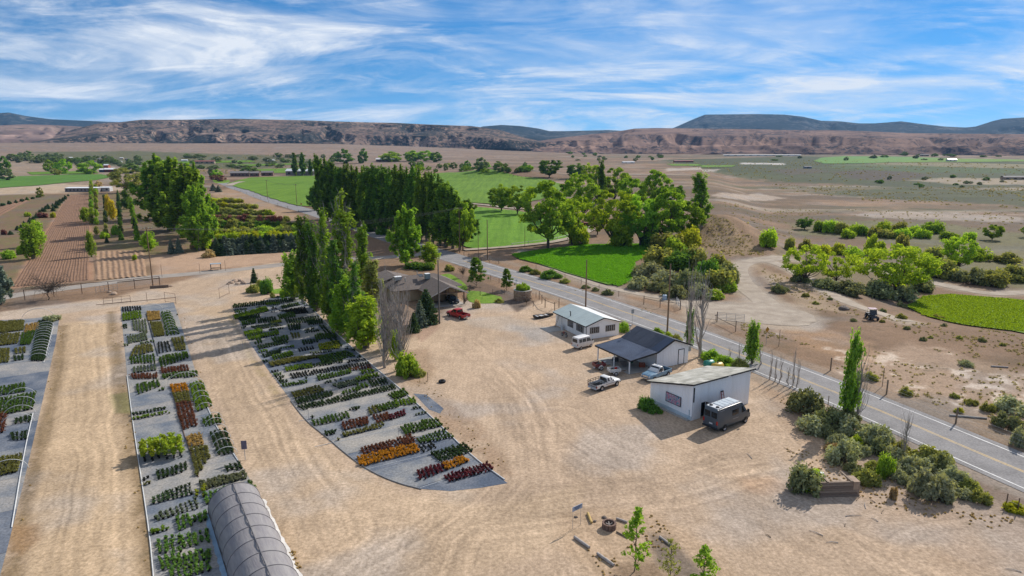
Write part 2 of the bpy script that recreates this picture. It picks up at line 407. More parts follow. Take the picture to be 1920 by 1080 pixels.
    zone([(-420, 640), (-60, 605), (60, 575), (200, 560), (330, 530), (395, 512), (520, 492), (600, 500), (690, 560), (740, 640), (800, 620), (860, 560), (960, 560), (1030, 565),
          (1180, 620), (1300, 660), (1420, 700), (1520, 790), (1620, 880), (1720, 940), (1930, 1000), (2300, 1120), (1900, 1500), (0, 1500), (-420, 900)], yard, 1.5, 1.2, 0.03, 1.0, 0.5)
    zone([(1395, 700), (1480, 690), (1560, 760), (1640, 830), (1760, 900), (1930, 960), (2100, 1000), (1930, 1010), (1700, 945), (1560, 880), (1480, 800)], (0.36, 0.25, 0.165), 1.2, 1.2, 0.35, 0.85)
    zone([(1470, 880), (1760, 930), (1930, 980), (1930, 1100), (1600, 1010)], (0.34, 0.24, 0.16), 2.0, 3.0, 0.2, 0.6, patch=(.4, .65))
    zone([(760, 690), (900, 800), (960, 890), (930, 895), (820, 790), (740, 715)], (0.29, 0.195, 0.125), 0.8, 0.8, 0.3, 0.75, patch=(.3, .6))
    zone([(740, 660), (800, 655), (815, 690), (800, 720), (760, 715)], (0.33, 0.23, 0.15), 0.8, 0.8, 0.2, 0.8)
    zone([(865, 600), (960, 590), (1010, 610), (1015, 640), (950, 620), (880, 615)], (0.40, 0.33, 0.26), 1.0, 2.0, 0.0, 0.7)
    zone([(960, 610), (1030, 615), (1035, 640), (985, 640)], (0.33, 0.29, 0.25), 1.0, 1.5, 0.0, 0.6)
    zone([(0, 585), (200, 562), (300, 548), (330, 555), (250, 570), (110, 590), (0, 610)], (0.43, 0.345, 0.265), 1.0, 1.0, 0.05, 0.9)
    zone([(-200, 630), (0, 602), (110, 592), (90, 600), (0, 612), (-200, 650)], (0.42, 0.29, 0.17), .8, .8, 0.05, 0.7)
    # fresh graded tan on the drives
    zone([(118, 605), (205, 600), (225, 760), (262, 900), (280, 1100), (40, 1100), (70, 850), (100, 700)], (0.495, 0.36, 0.225), 0.8, 0.6, 0.02, 0.9)
    zone([(335, 560), (420, 548), (450, 640), (500, 720), (560, 800), (650, 880), (760, 930), (900, 950), (1100, 900), (1100, 1000), (900, 1080), (560, 1100), (500, 960), (420, 760)], (0.475, 0.35, 0.23), 1.0, 1.2, 0.02, 0.7)
    # darker weedy verges beside the cloth beds
    weed = (0.235, 0.165, 0.092)
    for e in ([(118, 612), (108, 700), (85, 800), (52, 920), (20, 1090)],): stripe(e, 1.5, weed, 0.7, 0.5, 0.9, 0.3, patch=(.25, .5))
    stripe([(207, 585), (222, 680), (240, 790), (262, 900), (285, 1090)], 1.6, weed, 0.7, 0.6, 0.95, 0.4, patch=(.25, .5))
    stripe([(330, 580), (345, 640), (372, 720)], 0.9, weed, 0.5, 0.4, 0.6, 0.3, patch=(.3, .5))
    stripe([(430, 590), (470, 670), (530, 755)], 0.9, (0.33, 0.25, 0.13), 0.5, 0.4, 0.7, 0.2, patch=(.3, .55))
    stripe([(500, 950), (530, 1010), (570, 1090)], 1.8, (0.36, 0.26, 0.165), 0.8, 0.7, 0.8, 0.25, patch=(.3, .55))
    zone([(18, 985), (70, 985), (78, 1010), (40, 1040), (12, 1030)], (0.30, 0.185, 0.095), 0.6, 0.5, 0.05, 0.8)
    zone([(205, 740), (240, 735), (255, 775), (215, 775)], (0.13, 0.14, 0.05), 0.5, 0.5, 0.3, 0.6)
    for q in ([(690, 850), (740, 850), (735, 870), (680, 868)], [(620, 885), (690, 880), (720, 905), (650, 905)], [(210, 930), (235, 930), (238, 970), (212, 975)], [(215, 1035), (240, 1040), (236, 1075), (218, 1065)], [(840, 920), (900, 925), (880, 940), (845, 935)]):
        zone(q, (0.40, 0.325, 0.25), 1.0, 1.2, 0.0, 0.5, patch=(.38, .6))
    # the island with the fire ring, leaf litter under the saplings
    zone([(1040, 960), (1110, 945), (1230, 960), (1300, 1000), (1420, 1110), (1150, 1110), (1060, 1030)], (0.40, 0.285, 0.185), 0.9, 0.8, 0.12, 0.75)
    zone([(1215, 1000), (1250, 1005), (1330, 1080), (1300, 1100), (1230, 1060)], (0.155, 0.125, 0.10), 0.6, 0.5, 0.1, 0.85)
    zone([(1150, 1060), (1230, 1055), (1250, 1090), (1140, 1095)], (0.21, 0.145, 0.095), 0.4, 0.4, 0.25, 0.8)
    zone([(1395, 900), (1450, 895), (1480, 920), (1440, 930), (1395, 922)], (0.38, 0.245, 0.15), 0.8, 0.6, 0.0, 0.7)
    # house garden
    zone([(835, 505), (880, 520), (935, 540), (1005, 565), (970, 585), (935, 560), (890, 545), (845, 520)], (0.15, 0.105, 0.075), 0.6, 0.4, 0.1, 0.95)
    zone([(735, 600), (790, 640), (825, 615), (800, 590)], (0.36, 0.24, 0.17), 0.6, 0.5, 0.1, 0.8)
    # --- verges of the road, land across the road
    stripe([(1930, 930), (1704, 835), (1541, 760), (1400, 700), (1218, 625), (1105, 582), (1046, 560), (960, 535)], 2.6, (0.30, 0.235, 0.175), 0.6, 0.5, 0.8, 0.15)
    stripe([(1930, 838), (1622, 722), (1463, 668), (1300, 605), (1117, 542), (1000, 505), (900, 478)], 3.0, (0.27, 0.205, 0.15), 0.6, 0.6, 0.8, 0.3)
    zone([(1560, 690), (1700, 640), (1930, 700), (2200, 760), (2200, 900), (1930, 830), (1700, 745)], (0.37, 0.265, 0.185), 2, 3, 0.4, 0.8)
    zone([(1560, 690), (1700, 640), (1930, 700), (2200, 760), (1930, 830), (1700, 745)], (0.50, 0.405, 0.315), 1.5, 2, 0.1, 0.9, patch=(.55, .66))
    zone([(1440, 610), (1560, 620), (1640, 640), (1620, 690), (1500, 650)], (0.34, 0.215, 0.125), 1.5, 2, 0.25, 0.8)
    zone([(1450, 625), (1560, 640), (1630, 690), (1560, 675)], (0.52, 0.42, 0.33), 1.0, 1.5, 0.05, 0.9, patch=(.5, .62))
    zone([(1410, 495), (1470, 520), (1600, 590), (1500, 575), (1440, 530)], (0.36, 0.27, 0.18), 1.5, 1.5, 0.35, 0.7)
    zone([(1290, 420), (1350, 405), (1400, 440), (1440, 470), (1370, 480), (1300, 460)], (0.29, 0.205, 0.125), 2, 2, 0.75, 0.8)
    for g, w in ((G1, 8.0), (G2, 6.5), (G3, 6.5), (G4, 4.5)): stripe(g, w, (0.36, 0.295, 0.225), 1.6, 1.2, .75, .1)
    zone([(1290, 556), (1345, 566), (1420, 560), (1475, 567), (1535, 584), (1560, 600), (1520, 620), (1450, 617), (1400, 612), (1335, 606), (1280, 596)], (0.36, 0.295, 0.225), 2.0, 2.0, .1, .8)
    # tracks: sweeping wheel marks on the yard
    tr = [[(1500, 1085), (1250, 960), (1130, 880), (1020, 820), (960, 740), (900, 690)], [(560, 1085), (700, 960), (900, 985), (1150, 950), (1400, 880)],
          [(430, 1085), (520, 960), (440, 760), (380, 620)], [(480, 1085), (580, 960), (490, 770), (410, 620)], [(1100, 1085), (1000, 930), (1000, 800), (940, 700), (880, 640)],
          [(1700, 1085), (1500, 980), (1300, 900), (1150, 850), (1050, 780)], [(150, 1085), (160, 800), (165, 600)], [(200, 1085), (195, 800), (185, 610)], [(110, 1085), (130, 800), (145, 610)],
          [(800, 1085), (850, 980), (1000, 950), (1200, 930)], [(640, 1000), (560, 860), (480, 720), (420, 600)], [(1900, 1085), (1650, 1000), (1450, 930), (1350, 870), (1250, 830)],
          [(1920, 1000), (1780, 1010), (1720, 1050), (1790, 1085)], [(1350, 870), (1500, 850), (1480, 790), (1420, 730)], [(1060, 850), (980, 860), (900, 960), (700, 1085)]]
    wob = (fbm(X / 9., Y / 9., 21, 2) - .5) * 1.4
    for k, t in enumerate(tr):
        pts = [tuple(P(*p)[:2]) for p in t]
        # smooth the polyline
        for _ in range(3):
            q = [pts[0]]
            for a, b in zip(pts[:-1], pts[1:]): q += [(a[0] * .75 + b[0] * .25, a[1] * .75 + b[1] * .25), (a[0] * .25 + b[0] * .75, a[1] * .25 + b[1] * .75)]
            pts = q + [pts[-1]]
        d, s = seg_sd(X, Y, pts); ds = d * s + wob
        f = np.zeros(len(X))
        for off, w in ((-3.3, .16), (-2.7, .3), (-1.75, .12), (-1.5, .1), (-0.9, .16), (-.55, .1), (0.55, .12), (0.8, .2), (1.3, .1), (1.55, .16), (2.6, .3), (3.1, .12)):
            f += np.exp(-((ds - off) / w) ** 2) * (0.6 + 0.8 * vnoise(X / 3., Y / 3., 30 + k)) * (1 if (int(off * 10) % 2) else -0.8)
        f *= sstep(.28, .55, fbm(X / 7., Y / 7., 60 + k, 2))
        C *= (1 - 0.14 * np.clip(f, -1.2, 1.2))[:, None]
    C *= (0.87 + 0.26 * n2)[:, None] * (0.86 + 0.28 * n1)[:, None]
    gp = sstep(.52, .72, fbm(X / 11., Y / 11., 91, 4))[:, None] * .35; gr = C.mean(1)[:, None] * np.array([1.02, 1.0, .98]); C[:] = C * (1 - gp) + gr * gp
    nu, nv = len(az), len(rr); idx = np.arange(nu * nv).reshape(nv, nu)
    Fq = np.stack([idx[:-1, :-1], idx[:-1, 1:], idx[1:, 1:], idx[1:, :-1]], -1).reshape(-1, 4)
    return X, Y, Z, C, speck, track, Fq
def ground_mat():
    m, nt, N, L = new_mat('dry soil')
    out = N.new('ShaderNodeOutputMaterial'); b = N.new('ShaderNodeBsdfPrincipled'); L.new(b.outputs[0], out.inputs[0])
    b.inputs['Roughness'].default_value = 0.95; b.inputs['Specular IOR Level'].default_value = 0.08
    g = N.new('ShaderNodeNewGeometry'); pos = g.outputs['Position']
    c = attr(N, 'soil', 'Color'); sp = attr(N, 'speck'); trk = attr(N, 'track')
    # fine grain
    c = mixc(N, L, 1.0, c, mixc(N, L, ramp(N, L, nnode(N, L, 3.2, 8, pos, 0.7), 0, 1, .32, .68), (.70, .69, .67), (1.26, 1.26, 1.27)), 'MULTIPLY')
    c = mixc(N, L, 1.0, c, mixc(N, L, ramp(N, L, nnode(N, L, 0.8, 6, pos, 0.8), 0, 1, .36, .64), (.88, .875, .865), (1.09, 1.09, 1.10)), 'MULTIPLY')
    # wheel-combed streaks along the rows
    mp = N.new('ShaderNodeMapping'); mp.inputs['Rotation'].default_value = (0, 0, R(-32)); mp.inputs['Scale'].default_value = (2.4, 0.12, 1); L.new(pos, mp.inputs[0])
    st = nnode(N, L, 1.0, 5, mp.outputs[0], 0.6, 0.6)
    stm = mixc(N, L, ramp(N, L, st, 0, 1, .35, .65), (.86, .85, .84), (1.09, 1.09, 1.10))
    c = mixc(N, L, trk, c, mixc(N, L, 1.0, c, stm, 'MULTIPLY'))
    # scattered dry brush in the wild parts, from single bushes near by to mottling far off
    for scale, lo, hi, k in ((0.42, .60, .68, 1.0), (1.6, .60, .70, 0.8), (0.06, .52, .66, 0.55)):
        nb = nnode(N, L, scale, 5, pos, 0.62)
        f = N.new('ShaderNodeMath'); f.operation = 'MULTIPLY'; L.new(ramp(N, L, nb, 0, k, lo, hi), f.inputs[0]); L.new(sp, f.inputs[1]); f.use_clamp = True
        c = mixc(N, L, f.outputs[0], c, (0.075, 0.066, 0.036))
    # small stones and clods
    vo = N.new('ShaderNodeTexVoronoi'); vo.inputs['Scale'].default_value = 0.62; L.new(pos, vo.inputs['Vector'])
    c = mixc(N, L, ramp(N, L, vo.outputs['Distance'], 0.35, 0.0, 0.03, 0.09), c, (0.17, 0.125, 0.09))
    L.new(c, b.inputs['Base Color'])
    bn = N.new('ShaderNodeBump'); bn.inputs['Strength'].default_value = 0.55; bn.inputs['Distance'].default_value = 0.09
    L.new(nnode(N, L, 2.2, 8, pos, 0.68), bn.inputs['Height']); L.new(bn.outputs[0], b.inputs['Normal'])
    return m
X, Y, Z, C, speck, track, Fq = build_ground()
gme = np_mesh('ground', np.c_[X, Y, Z], Fq, ground_mat(), {'soil': C, 'speck': speck, 'track': track}, True)
tag(inst('ground', gme), kind='structure')
del X, Y, Z, C, speck, track, Fq

# ------------------------------------------------------------------ sheets laid on the ground
def resample(pts, step):
    out = [Vector(pts[0])]
    for a, b in zip(pts[:-1], pts[1:]):
        a, b = Vector(a), Vector(b); n = max(1, int((b - a).length / step))
        out += [a.lerp(b, (i + 1) / n) for i in range(n)]
    return out
def smooth_line(pts, it=3):
    for _ in range(it):
        q = [pts[0]]
        for a, b in zip(pts[:-1], pts[1:]): q += [a.lerp(b, .25), a.lerp(b, .75)]
        pts = q + [pts[-1]]
    return pts
def ribbon(name, pts, offs, z, m, jitter=0.0, seed=0, step=2.5, dash=None):
    """strip along a centre line between two lateral offsets, following the terrain"""
    pts = resample(pts, step); V = []; Fs = []; n = 5
    for i, p in enumerate(pts):
        t = (pts[min(i + 1, len(pts) - 1)] - pts[max(i - 1, 0)]); t = Vector((t.x, t.y)).normalized(); nr = Vector((t.y, -t.x))
        j0 = (float(vnoise(i * .6, seed)) - .5) * 2 * jitter; j1 = (float(vnoise(i * .6, seed + 9.5)) - .5) * 2 * jitter
        for k in range(n):
            o = offs[0] + j0 + (offs[1] + j1 - offs[0] - j0) * k / (n - 1); x, y = p.x + nr.x * o, p.y + nr.y * o
            V.append((x, y, float(H(x, y)) + z))
        if i: Fs += [((i - 1) * n + k, (i - 1) * n + k + 1, i * n + k + 1, i * n + k) for k in range(n - 1)]
    me = bpy.data.meshes.new(name); me.from_pydata(V, [], Fs); me.materials.append(m); me.update()
    if me.polygons[0].normal.z < 0: me.flip_normals()
    return inst(name, me)
def sheet(name, poly, z, m, cell=3.0, parent=None, jitter=0.0, thick=0.0):
    """filled outline cut by a grid so that it follows the terrain"""
    pts = resample([Vector(p) for p in poly] + [Vector(poly[0])], cell)[:-1]
    if jitter:
        pts = [p + Vector(((random.random() - .5) * 2 * jitter, (random.random() - .5) * 2 * jitter, 0)) for p in pts]
    bm = bmesh.new(); vs = [bm.verts.new((p.x, p.y, 0)) for p in pts]; f = bm.faces.new(vs)
    bmesh.ops.triangulate(bm, faces=[f])
    xs = [p.x for p in pts]; ys = [p.y for p in pts]
    for ax, lo, hi in ((0, min(xs), max(xs)), (1, min(ys), max(ys))):
        k = max(cell, (hi - lo) / 60); x = lo + k
        while x < hi:
            co = (x, 0, 0) if ax == 0 else (0, x, 0); no = (1, 0, 0) if ax == 0 else (0, 1, 0)
            bmesh.ops.bisect_plane(bm, geom=bm.verts[:] + bm.edges[:] + bm.faces[:], plane_co=co, plane_no=no); x += k
    if bm.faces:
        vv = np.array([v.co[:] for v in bm.verts]); zz = H(vv[:, 0], vv[:, 1])
        for v, h in zip(bm.verts, zz): v.co.z = h + z
    bmesh.ops.recalc_face_normals(bm, faces=bm.faces)
    me = bpy.data.meshes.new(name); bm.to_mesh(me); bm.free(); me.materials.append(m)
    if sum(p.normal.z for p in me.polygons) < 0: me.flip_normals()
    return inst(name, me, parent)

M_asphalt = mat('worn asphalt', (0.25, 0.237, 0.23), 0.9, 0.10, 0.35, c2=(0.175, 0.166, 0.162), lo=.4, hi=.75, bump=0.2, bscale=30, fine=0.2, spec=0.15)
M_gravel = mat('pale gravel', (0.40, 0.335, 0.265), 0.95, 0.0, 0.35, c2=(0.27, 0.22, 0.17), bump=0.5, bscale=3, fine=0.14, spec=0.1)
M_yellow = mat('worn yellow road paint', (0.55, 0.34, 0.07), 0.7, 0.0, 1.3, c2=(0.36, 0.28, 0.17), fine=0.1)
M_whiteline = mat('worn white road paint', (0.72, 0.71, 0.68), 0.7, 0.0, 1.1, c2=(0.5, 0.48, 0.45), fine=0.1)
road_px = [(2350, 1062), (1920, 886), (1622, 758), (1431, 682), (1260, 615), (1167, 584), (1075, 551), (960, 517), (880, 493), (800, 468), (730, 447), (670, 426), (610, 406), (550, 388), (490, 370), (440, 352), (412, 341)]
road_line = smooth_line([P(*p) for p in road_px], 2)
ro = ribbon('road', road_line, (-4.4, 4.5), 0.035, M_asphalt, 0.12, 1); tag(ro, kind='structure')
near_line = [p for p in road_line if p.y < 190]
for nm, a, b, mm in (('road_edge_line', 3.42, 3.56, M_whiteline), ('road_edge_line', -3.56, -3.42, M_whiteline), ('road_centre_line', -0.19, -0.07, M_yellow), ('road_centre_line', 0.07, 0.19, M_yellow)):
    o = ribbon(nm, near_line, (a, b), 0.039, mm, 0.012, 3); o.parent = ro
lane_px = [(-300, 622), (25, 553), (130, 540), (250, 523), (360, 513), (475, 503), (560, 492), (640, 486), (740, 482), (815, 474)]
tag(ribbon('side_road', smooth_line([P(*p) for p in lane_px], 2), (-2.6, 2.6), 0.026, mat('grey gravelled asphalt', (0.33, 0.29, 0.25), 0.95, 0.1, 0.3, bump=0.3, fine=0.12, spec=0.1), 0.35, 5), kind='structure')
# gravel tracks across the road
g1 = G1
tag(ribbon('gravel_track', smooth_line([P(*p) for p in g1], 2), (-2.6, 2.6), 0.045, M_gravel, 0.5, 7), kind='structure')
g2 = [(1430, 487), (1475, 500), (1515, 525), (1570, 558), (1620, 578), (1665, 592), (1700, 603)]
tag(ribbon('gravel_track', smooth_line([P(*p) for p in g2], 2), (-2.2, 2.2), 0.055, M_gravel, 0.4, 9), kind='structure')
g3 = [(1600, 502), (1680, 515), (1750, 530), (1800, 542), (1860, 552), (1930, 548), (2100, 540)]
tag(ribbon('gravel_track', smooth_line([P(*p) for p in g3], 2), (-2.2, 2.2), 0.055, M_gravel, 0.4, 11), kind='structure')
g4 = [(975, 470), (1000, 485), (1060, 512), (1120, 535), (1200, 552), (1265, 562), (1330, 575)]
tag(ribbon('farm_track', smooth_line([P(*p) for p in g4], 2), (-1.3, 1.3), 0.05, M_gravel, 0.35, 13), kind='structure')
tag(sheet('gravel_turnaround', smooth_line([P(*p) for p in [(1300, 560), (1345, 572), (1420, 565), (1470, 573), (1520, 588), (1535, 600), (1510, 613), (1450, 610), (1400, 605), (1340, 600), (1290, 590)]], 1), 0.052, M_gravel, 1.5, jitter=0.55), kind='structure')
g5 = [(880, 382), (920, 386), (960, 392), (1000, 393), (1040, 396)]
tag(ribbon('driveway', smooth_line([P(*p) for p in g5], 2), (-2.0, 2.0), 0.32, M_gravel, 0.3, 15), kind='structure')
g6 = [(870, 470), (930, 466), (985, 461), (1040, 455), (1090, 442), (1110, 430)]
tag(ribbon('farm_track', smooth_line([P(*p) for p in g6], 2), (-1.6, 1.6), 0.32, M_gravel, 0.3, 17), kind='structure')
g7 = [(412, 341), (395, 345), (400, 338), (440, 336), (455, 333)]
tag(ribbon('driveway', [P(*p) for p in [(428, 349), (440, 344), (455, 341)]], (-3, 3), 0.4, M_gravel, 0.3, 19), kind='structure')

# ------------------------------------------------------------------ irrigated fields
def cropmat(name, a, b, sc=0.12, rows=None):
    m, nt, N, L = new_mat(name)
    out = N.new('ShaderNodeOutputMaterial'); bs = N.new('ShaderNodeBsdfPrincipled'); L.new(bs.outputs[0], out.inputs[0])
    bs.inputs['Roughness'].default_value = 0.9; bs.inputs['Specular IOR Level'].default_value = 0.1
    g = N.new('ShaderNodeNewGeometry'); pos = g.outputs['Position']
    c = mixc(N, L, ramp(N, L, nnode(N, L, sc, 8, pos, 0.65), 0, 1, .35, .65), a, b)
    c = mixc(N, L, 1.0, c, mixc(N, L, ramp(N, L, nnode(N, L, 1.5, 6, pos, 0.7), 0, 1, .3, .7), (.62, .66, .6), (1.3, 1.25, 1.2)), 'MULTIPLY')
    mp = N.new('ShaderNodeMapping'); mp.inputs['Rotation'].default_value = (0, 0, R(60)); mp.inputs['Scale'].default_value = (0.5, 0.02, 1); L.new(pos, mp.inputs[0])
    c = mixc(N, L, 1.0, c, mixc(N, L, ramp(N, L, nnode(N, L, 1, 3, mp.outputs[0]), 0, 1, .35, .65), (.80, .82, .8), (1.14, 1.12, 1.08)), 'MULTIPLY')
    L.new(c, bs.inputs['Base Color'])
    bn = N.new('ShaderNodeBump'); bn.inputs['Strength'].default_value = 0.8; bn.inputs['Distance'].default_value = 0.25
    L.new(nnode(N, L, 1.6, 6, pos, 0.7), bn.inputs['Height']); L.new(bn.outputs[0], bs.inputs['Normal'])
    return m
M_alf = cropmat('alfalfa', (0.105, 0.225, 0.016), (0.135, 0.26, 0.028))
M_alf2 = cropmat('pale alfalfa', (0.135, 0.235, 0.026), (0.105, 0.195, 0.02), 0.02)
M_alf3 = cropmat('valley alfalfa', (0.135, 0.235, 0.022), (0.18, 0.26, 0.03), 0.06)
def field(px, m, z=0.25, sm=1, jitter=0.7):
    pts = [P(*p) for p in px]
    pts = smooth_line(pts + [pts[0]], sm)[:-1] if sm else pts
    return tag(sheet('alfalfa_field', pts, z, m, 4, jitter=jitter), kind='structure')
F_near = [(960, 478), (1010, 470), (1100, 460), (1215, 458), (1215, 480), (1190, 492), (1185, 528), (1160, 538), (1100, 523), (1030, 500), (975, 487)]
field(F_near, M_alf)
F_mid = [(862, 385), (930, 392), (985, 398), (1060, 412), (1110, 425), (1095, 440), (1030, 455), (955, 464), (870, 468), (845, 440), (840, 400)]
field(F_mid, M_alf, 0.28)
field([(800, 326), (850, 323), (960, 330), (1030, 335), (1060, 350), (1030, 372), (960, 384), (870, 380), (790, 370)], M_alf2, 0.3)
field([(425, 345), (470, 333), (560, 330), (640, 330), (640, 375), (590, 388), (556, 386), (500, 369)], M_alf2, 0.3, 0)
field([(-260, 352), (-100, 340), (30, 331), (190, 327), (210, 332), (180, 338), (110, 344), (0, 353), (-200, 362)], cropmat('far alfalfa', (0.085, 0.185, 0.03), (0.10, 0.20, 0.035), 0.02), 0.3, 0)
for q in ([(300, 303), (470, 301), (480, 304), (300, 307)], [(480, 318), (560, 315), (640, 318), (640, 322), (500, 325)], [(430, 309), (600, 306), (600, 308.5), (440, 312)], [(1560, 300), (1760, 297), (1930, 300), (1930, 303), (1700, 305)], [(1250, 308), (1380, 310), (1375, 313), (1260, 311)]): field(q, M_alf2, .5, 0, 2)
field([(50, 323), (180, 320), (185, 325), (60, 328)], M_alf2, 0.3, 0)
field([(1525, 302), (1540, 296), (1580, 293), (1760, 296), (1750, 300), (1640, 306), (1545, 307)], cropmat('distant alfalfa', (0.10, 0.22, 0.045), (0.12, 0.24, 0.05), 0.01), 0.5, 0)
field([(1700, 575), (1730, 557), (1780, 553), (1930, 565), (2200, 590), (2200, 655), (1930, 625), (1790, 607), (1730, 592)], M_alf3, 0.25)
# lawns beside the house
M_lawn = cropmat('garden lawn', (0.13, 0.235, 0.022), (0.17, 0.26, 0.04), 0.5)
for q in ([(826, 516), (842, 512), (862, 524), (875, 535), (878, 543), (862, 548), (850, 538), (838, 528)], [(878, 545), (900, 546), (925, 553), (945, 558), (935, 568), (905, 570), (880, 567), (874, 558)],
          [(505, 545), (540, 538), (548, 545), (515, 553)], [(398, 337), (432, 337), (430, 343), (402, 344)]):
    tag(sheet('lawn', smooth_line([P(*p) for p in q] + [P(*q[0])], 2)[:-1], 0.045, M_lawn, 3, jitter=0.05), kind='structure')

# plant tufts give the two nearest crops a real, uneven surface
def tufts(px_list, n, h, label, m, seed):
    rng = np.random.default_rng(seed); V = []; T = []
    for px in px_list:
        poly = [P(*p) for p in px]; xs = [p.x for p in poly]; ys = [p.y for p in poly]
        X = rng.uniform(min(xs), max(xs), n * 3); Y = rng.uniform(min(ys), max(ys), n * 3); ins = np.zeros(len(X), bool)
        for a, b in zip(poly, poly[1:] + poly[:1]): ins ^= ((a.y > Y) != (b.y > Y)) & (X < (b.x - a.x) * (Y - a.y) / (b.y - a.y + 1e-12) + a.x)
        X, Y = X[ins][:n], Y[ins][:n]; Z = H(X, Y) + 0.18
        for k in range(3):
            a = rng.uniform(0, 6.28, len(X)); w = rng.uniform(.12, .3, len(X)); hh = h * rng.uniform(.5, 1.2, len(X))
            lean = rng.normal(0, .12, (len(X), 2))
            p0 = np.c_[X - np.cos(a) * w, Y - np.sin(a) * w, Z]; p1 = np.c_[X + np.cos(a) * w, Y + np.sin(a) * w, Z]; p2 = np.c_[X + lean[:, 0], Y + lean[:, 1], Z + hh]
            V.append(np.stack([p0, p1, p2], 1).reshape(-1, 3)); T.append(np.repeat(rng.uniform(0, 1, len(X)), 3))
    V = np.concatenate(V); me = np_mesh('crop_plants', V, np.arange(len(V)).reshape(-1, 3), m, {'tone': np.concatenate(T)})
    return tag(inst('crop_plants', me), label, 'crop', kind='stuff')
tufts([F_near], 26000, 0.32, 'bright green alfalfa plants covering the field across the road', leafmat('alfalfa leaves', (0.045, 0.105, 0.007), (0.072, 0.145, 0.014)), 1)
tufts([[(1700, 575), (1730, 557), (1780, 553), (1930, 565), (2000, 570), (2000, 635), (1930, 625), (1790, 607), (1730, 592)]], 16000, 0.3, 'yellow green crop on the low field at the right edge', leafmat('valley crop leaves', (0.075, 0.13, 0.010), (0.13, 0.20, 0.018)), 2)

def ploughed(q, n, amp, seed, m, rows=70):
    a, b, c, d = [P(*p) for p in q]; nc = n * 6 + 1; u = np.linspace(0, 1, nc); V = []
    for j in range(rows):
        f = (j / (rows - 1)) ** 1.6; l, r = a.lerp(b, f), d.lerp(c, f)
        x = l.x + (r.x - l.x) * u; y = l.y + (r.y - l.y) * u
        x = x + (vnoise(np.full(nc, j * .35), u * n, seed) - .5) * .25
        z = .03 + amp * (.5 - .5 * np.cos(u * n * 2 * math.pi)) * (.55 + .9 * vnoise(np.floor(u * n), np.full(nc, j * .12), seed)) + (vnoise(x * 2, y * 2, seed) - .5) * .06
        V.append(np.c_[x, y, H(x, y) + z])
    V = np.concatenate(V); idx = np.arange(nc * rows).reshape(rows, nc)
    Fq = np.stack([idx[:-1, :-1], idx[:-1, 1:], idx[1:, 1:], idx[1:, :-1]], -1).reshape(-1, 4)
    return tag(inst('ploughed_field', np_mesh('ploughed_field', V, Fq, m, None, True)), kind='structure')
M_plough = mat('red ploughed soil', (0.24, 0.145, 0.095), .95, 0, .5, c2=(0.17, 0.105, 0.07), fine=.2, bump=.4, bscale=3, spec=.05)
ploughed([(24, 538), (130, 366), (169, 366), (166, 525)], 22, .11, 1, M_plough)
ploughed([(178, 526), (176, 472), (268, 470), (276, 518)], 9, .2, 2, mat('tan ploughed soil', (0.33, 0.22, 0.145), .95, 0, .5, c2=(0.25, 0.16, 0.10), fine=.2, bump=.4, bscale=3, spec=.05), 40)
ploughed([(-150, 452), (36, 373), (58, 372), (-80, 452)], 4, .25, 3, M_plough, 40)
# ================================================================== hills and mesas
def hillmat(name, soil, soil2, tree, cover, scale, band=None):
    m, nt, N, L = new_mat(name)
    out = N.new('ShaderNodeOutputMaterial'); b = N.new('ShaderNodeBsdfPrincipled'); L.new(b.outputs[0], out.inputs[0])
    b.inputs['Roughness'].default_value = 1.0; b.inputs['Specular IOR Level'].default_value = 0.02
    g = N.new('ShaderNodeNewGeometry'); pos = g.outputs['Position']
    c = mixc(N, L, ramp(N, L, nnode(N, L, scale * .12, 8, pos, .6), 0, 1, .4, .62), soil, soil2)
    # pale ledges follow height
    sep = N.new('ShaderNodeSeparateXYZ'); L.new(pos, sep.inputs[0]); mp = N.new('ShaderNodeMapping'); mp.inputs['Scale'].default_value = (0.002, 0.002, 0.085); L.new(pos, mp.inputs[0])
    st = nnode(N, L, 1.0, 4, mp.outputs[0], .6)
    c = mixc(N, L, ramp(N, L, st, 0, .55, .56, .68), c, tuple(min(1, k * 1.55) for k in soil))
    dots = nnode(N, L, scale, 3, pos, .75); cov = nnode(N, L, scale * .09, 6, pos, .6)
    th = N.new('ShaderNodeMath'); th.operation = 'ADD'; L.new(dots, th.inputs[0]); L.new(ramp(N, L, cov, -0.10, 0.10, .35, .65), th.inputs[1])
    c = mixc(N, L, ramp(N, L, th.outputs[0], 0, 0.95, 0.56 - cover, 0.64 - cover), c, tree)
    L.new(c, b.inputs['Base Color']); return m
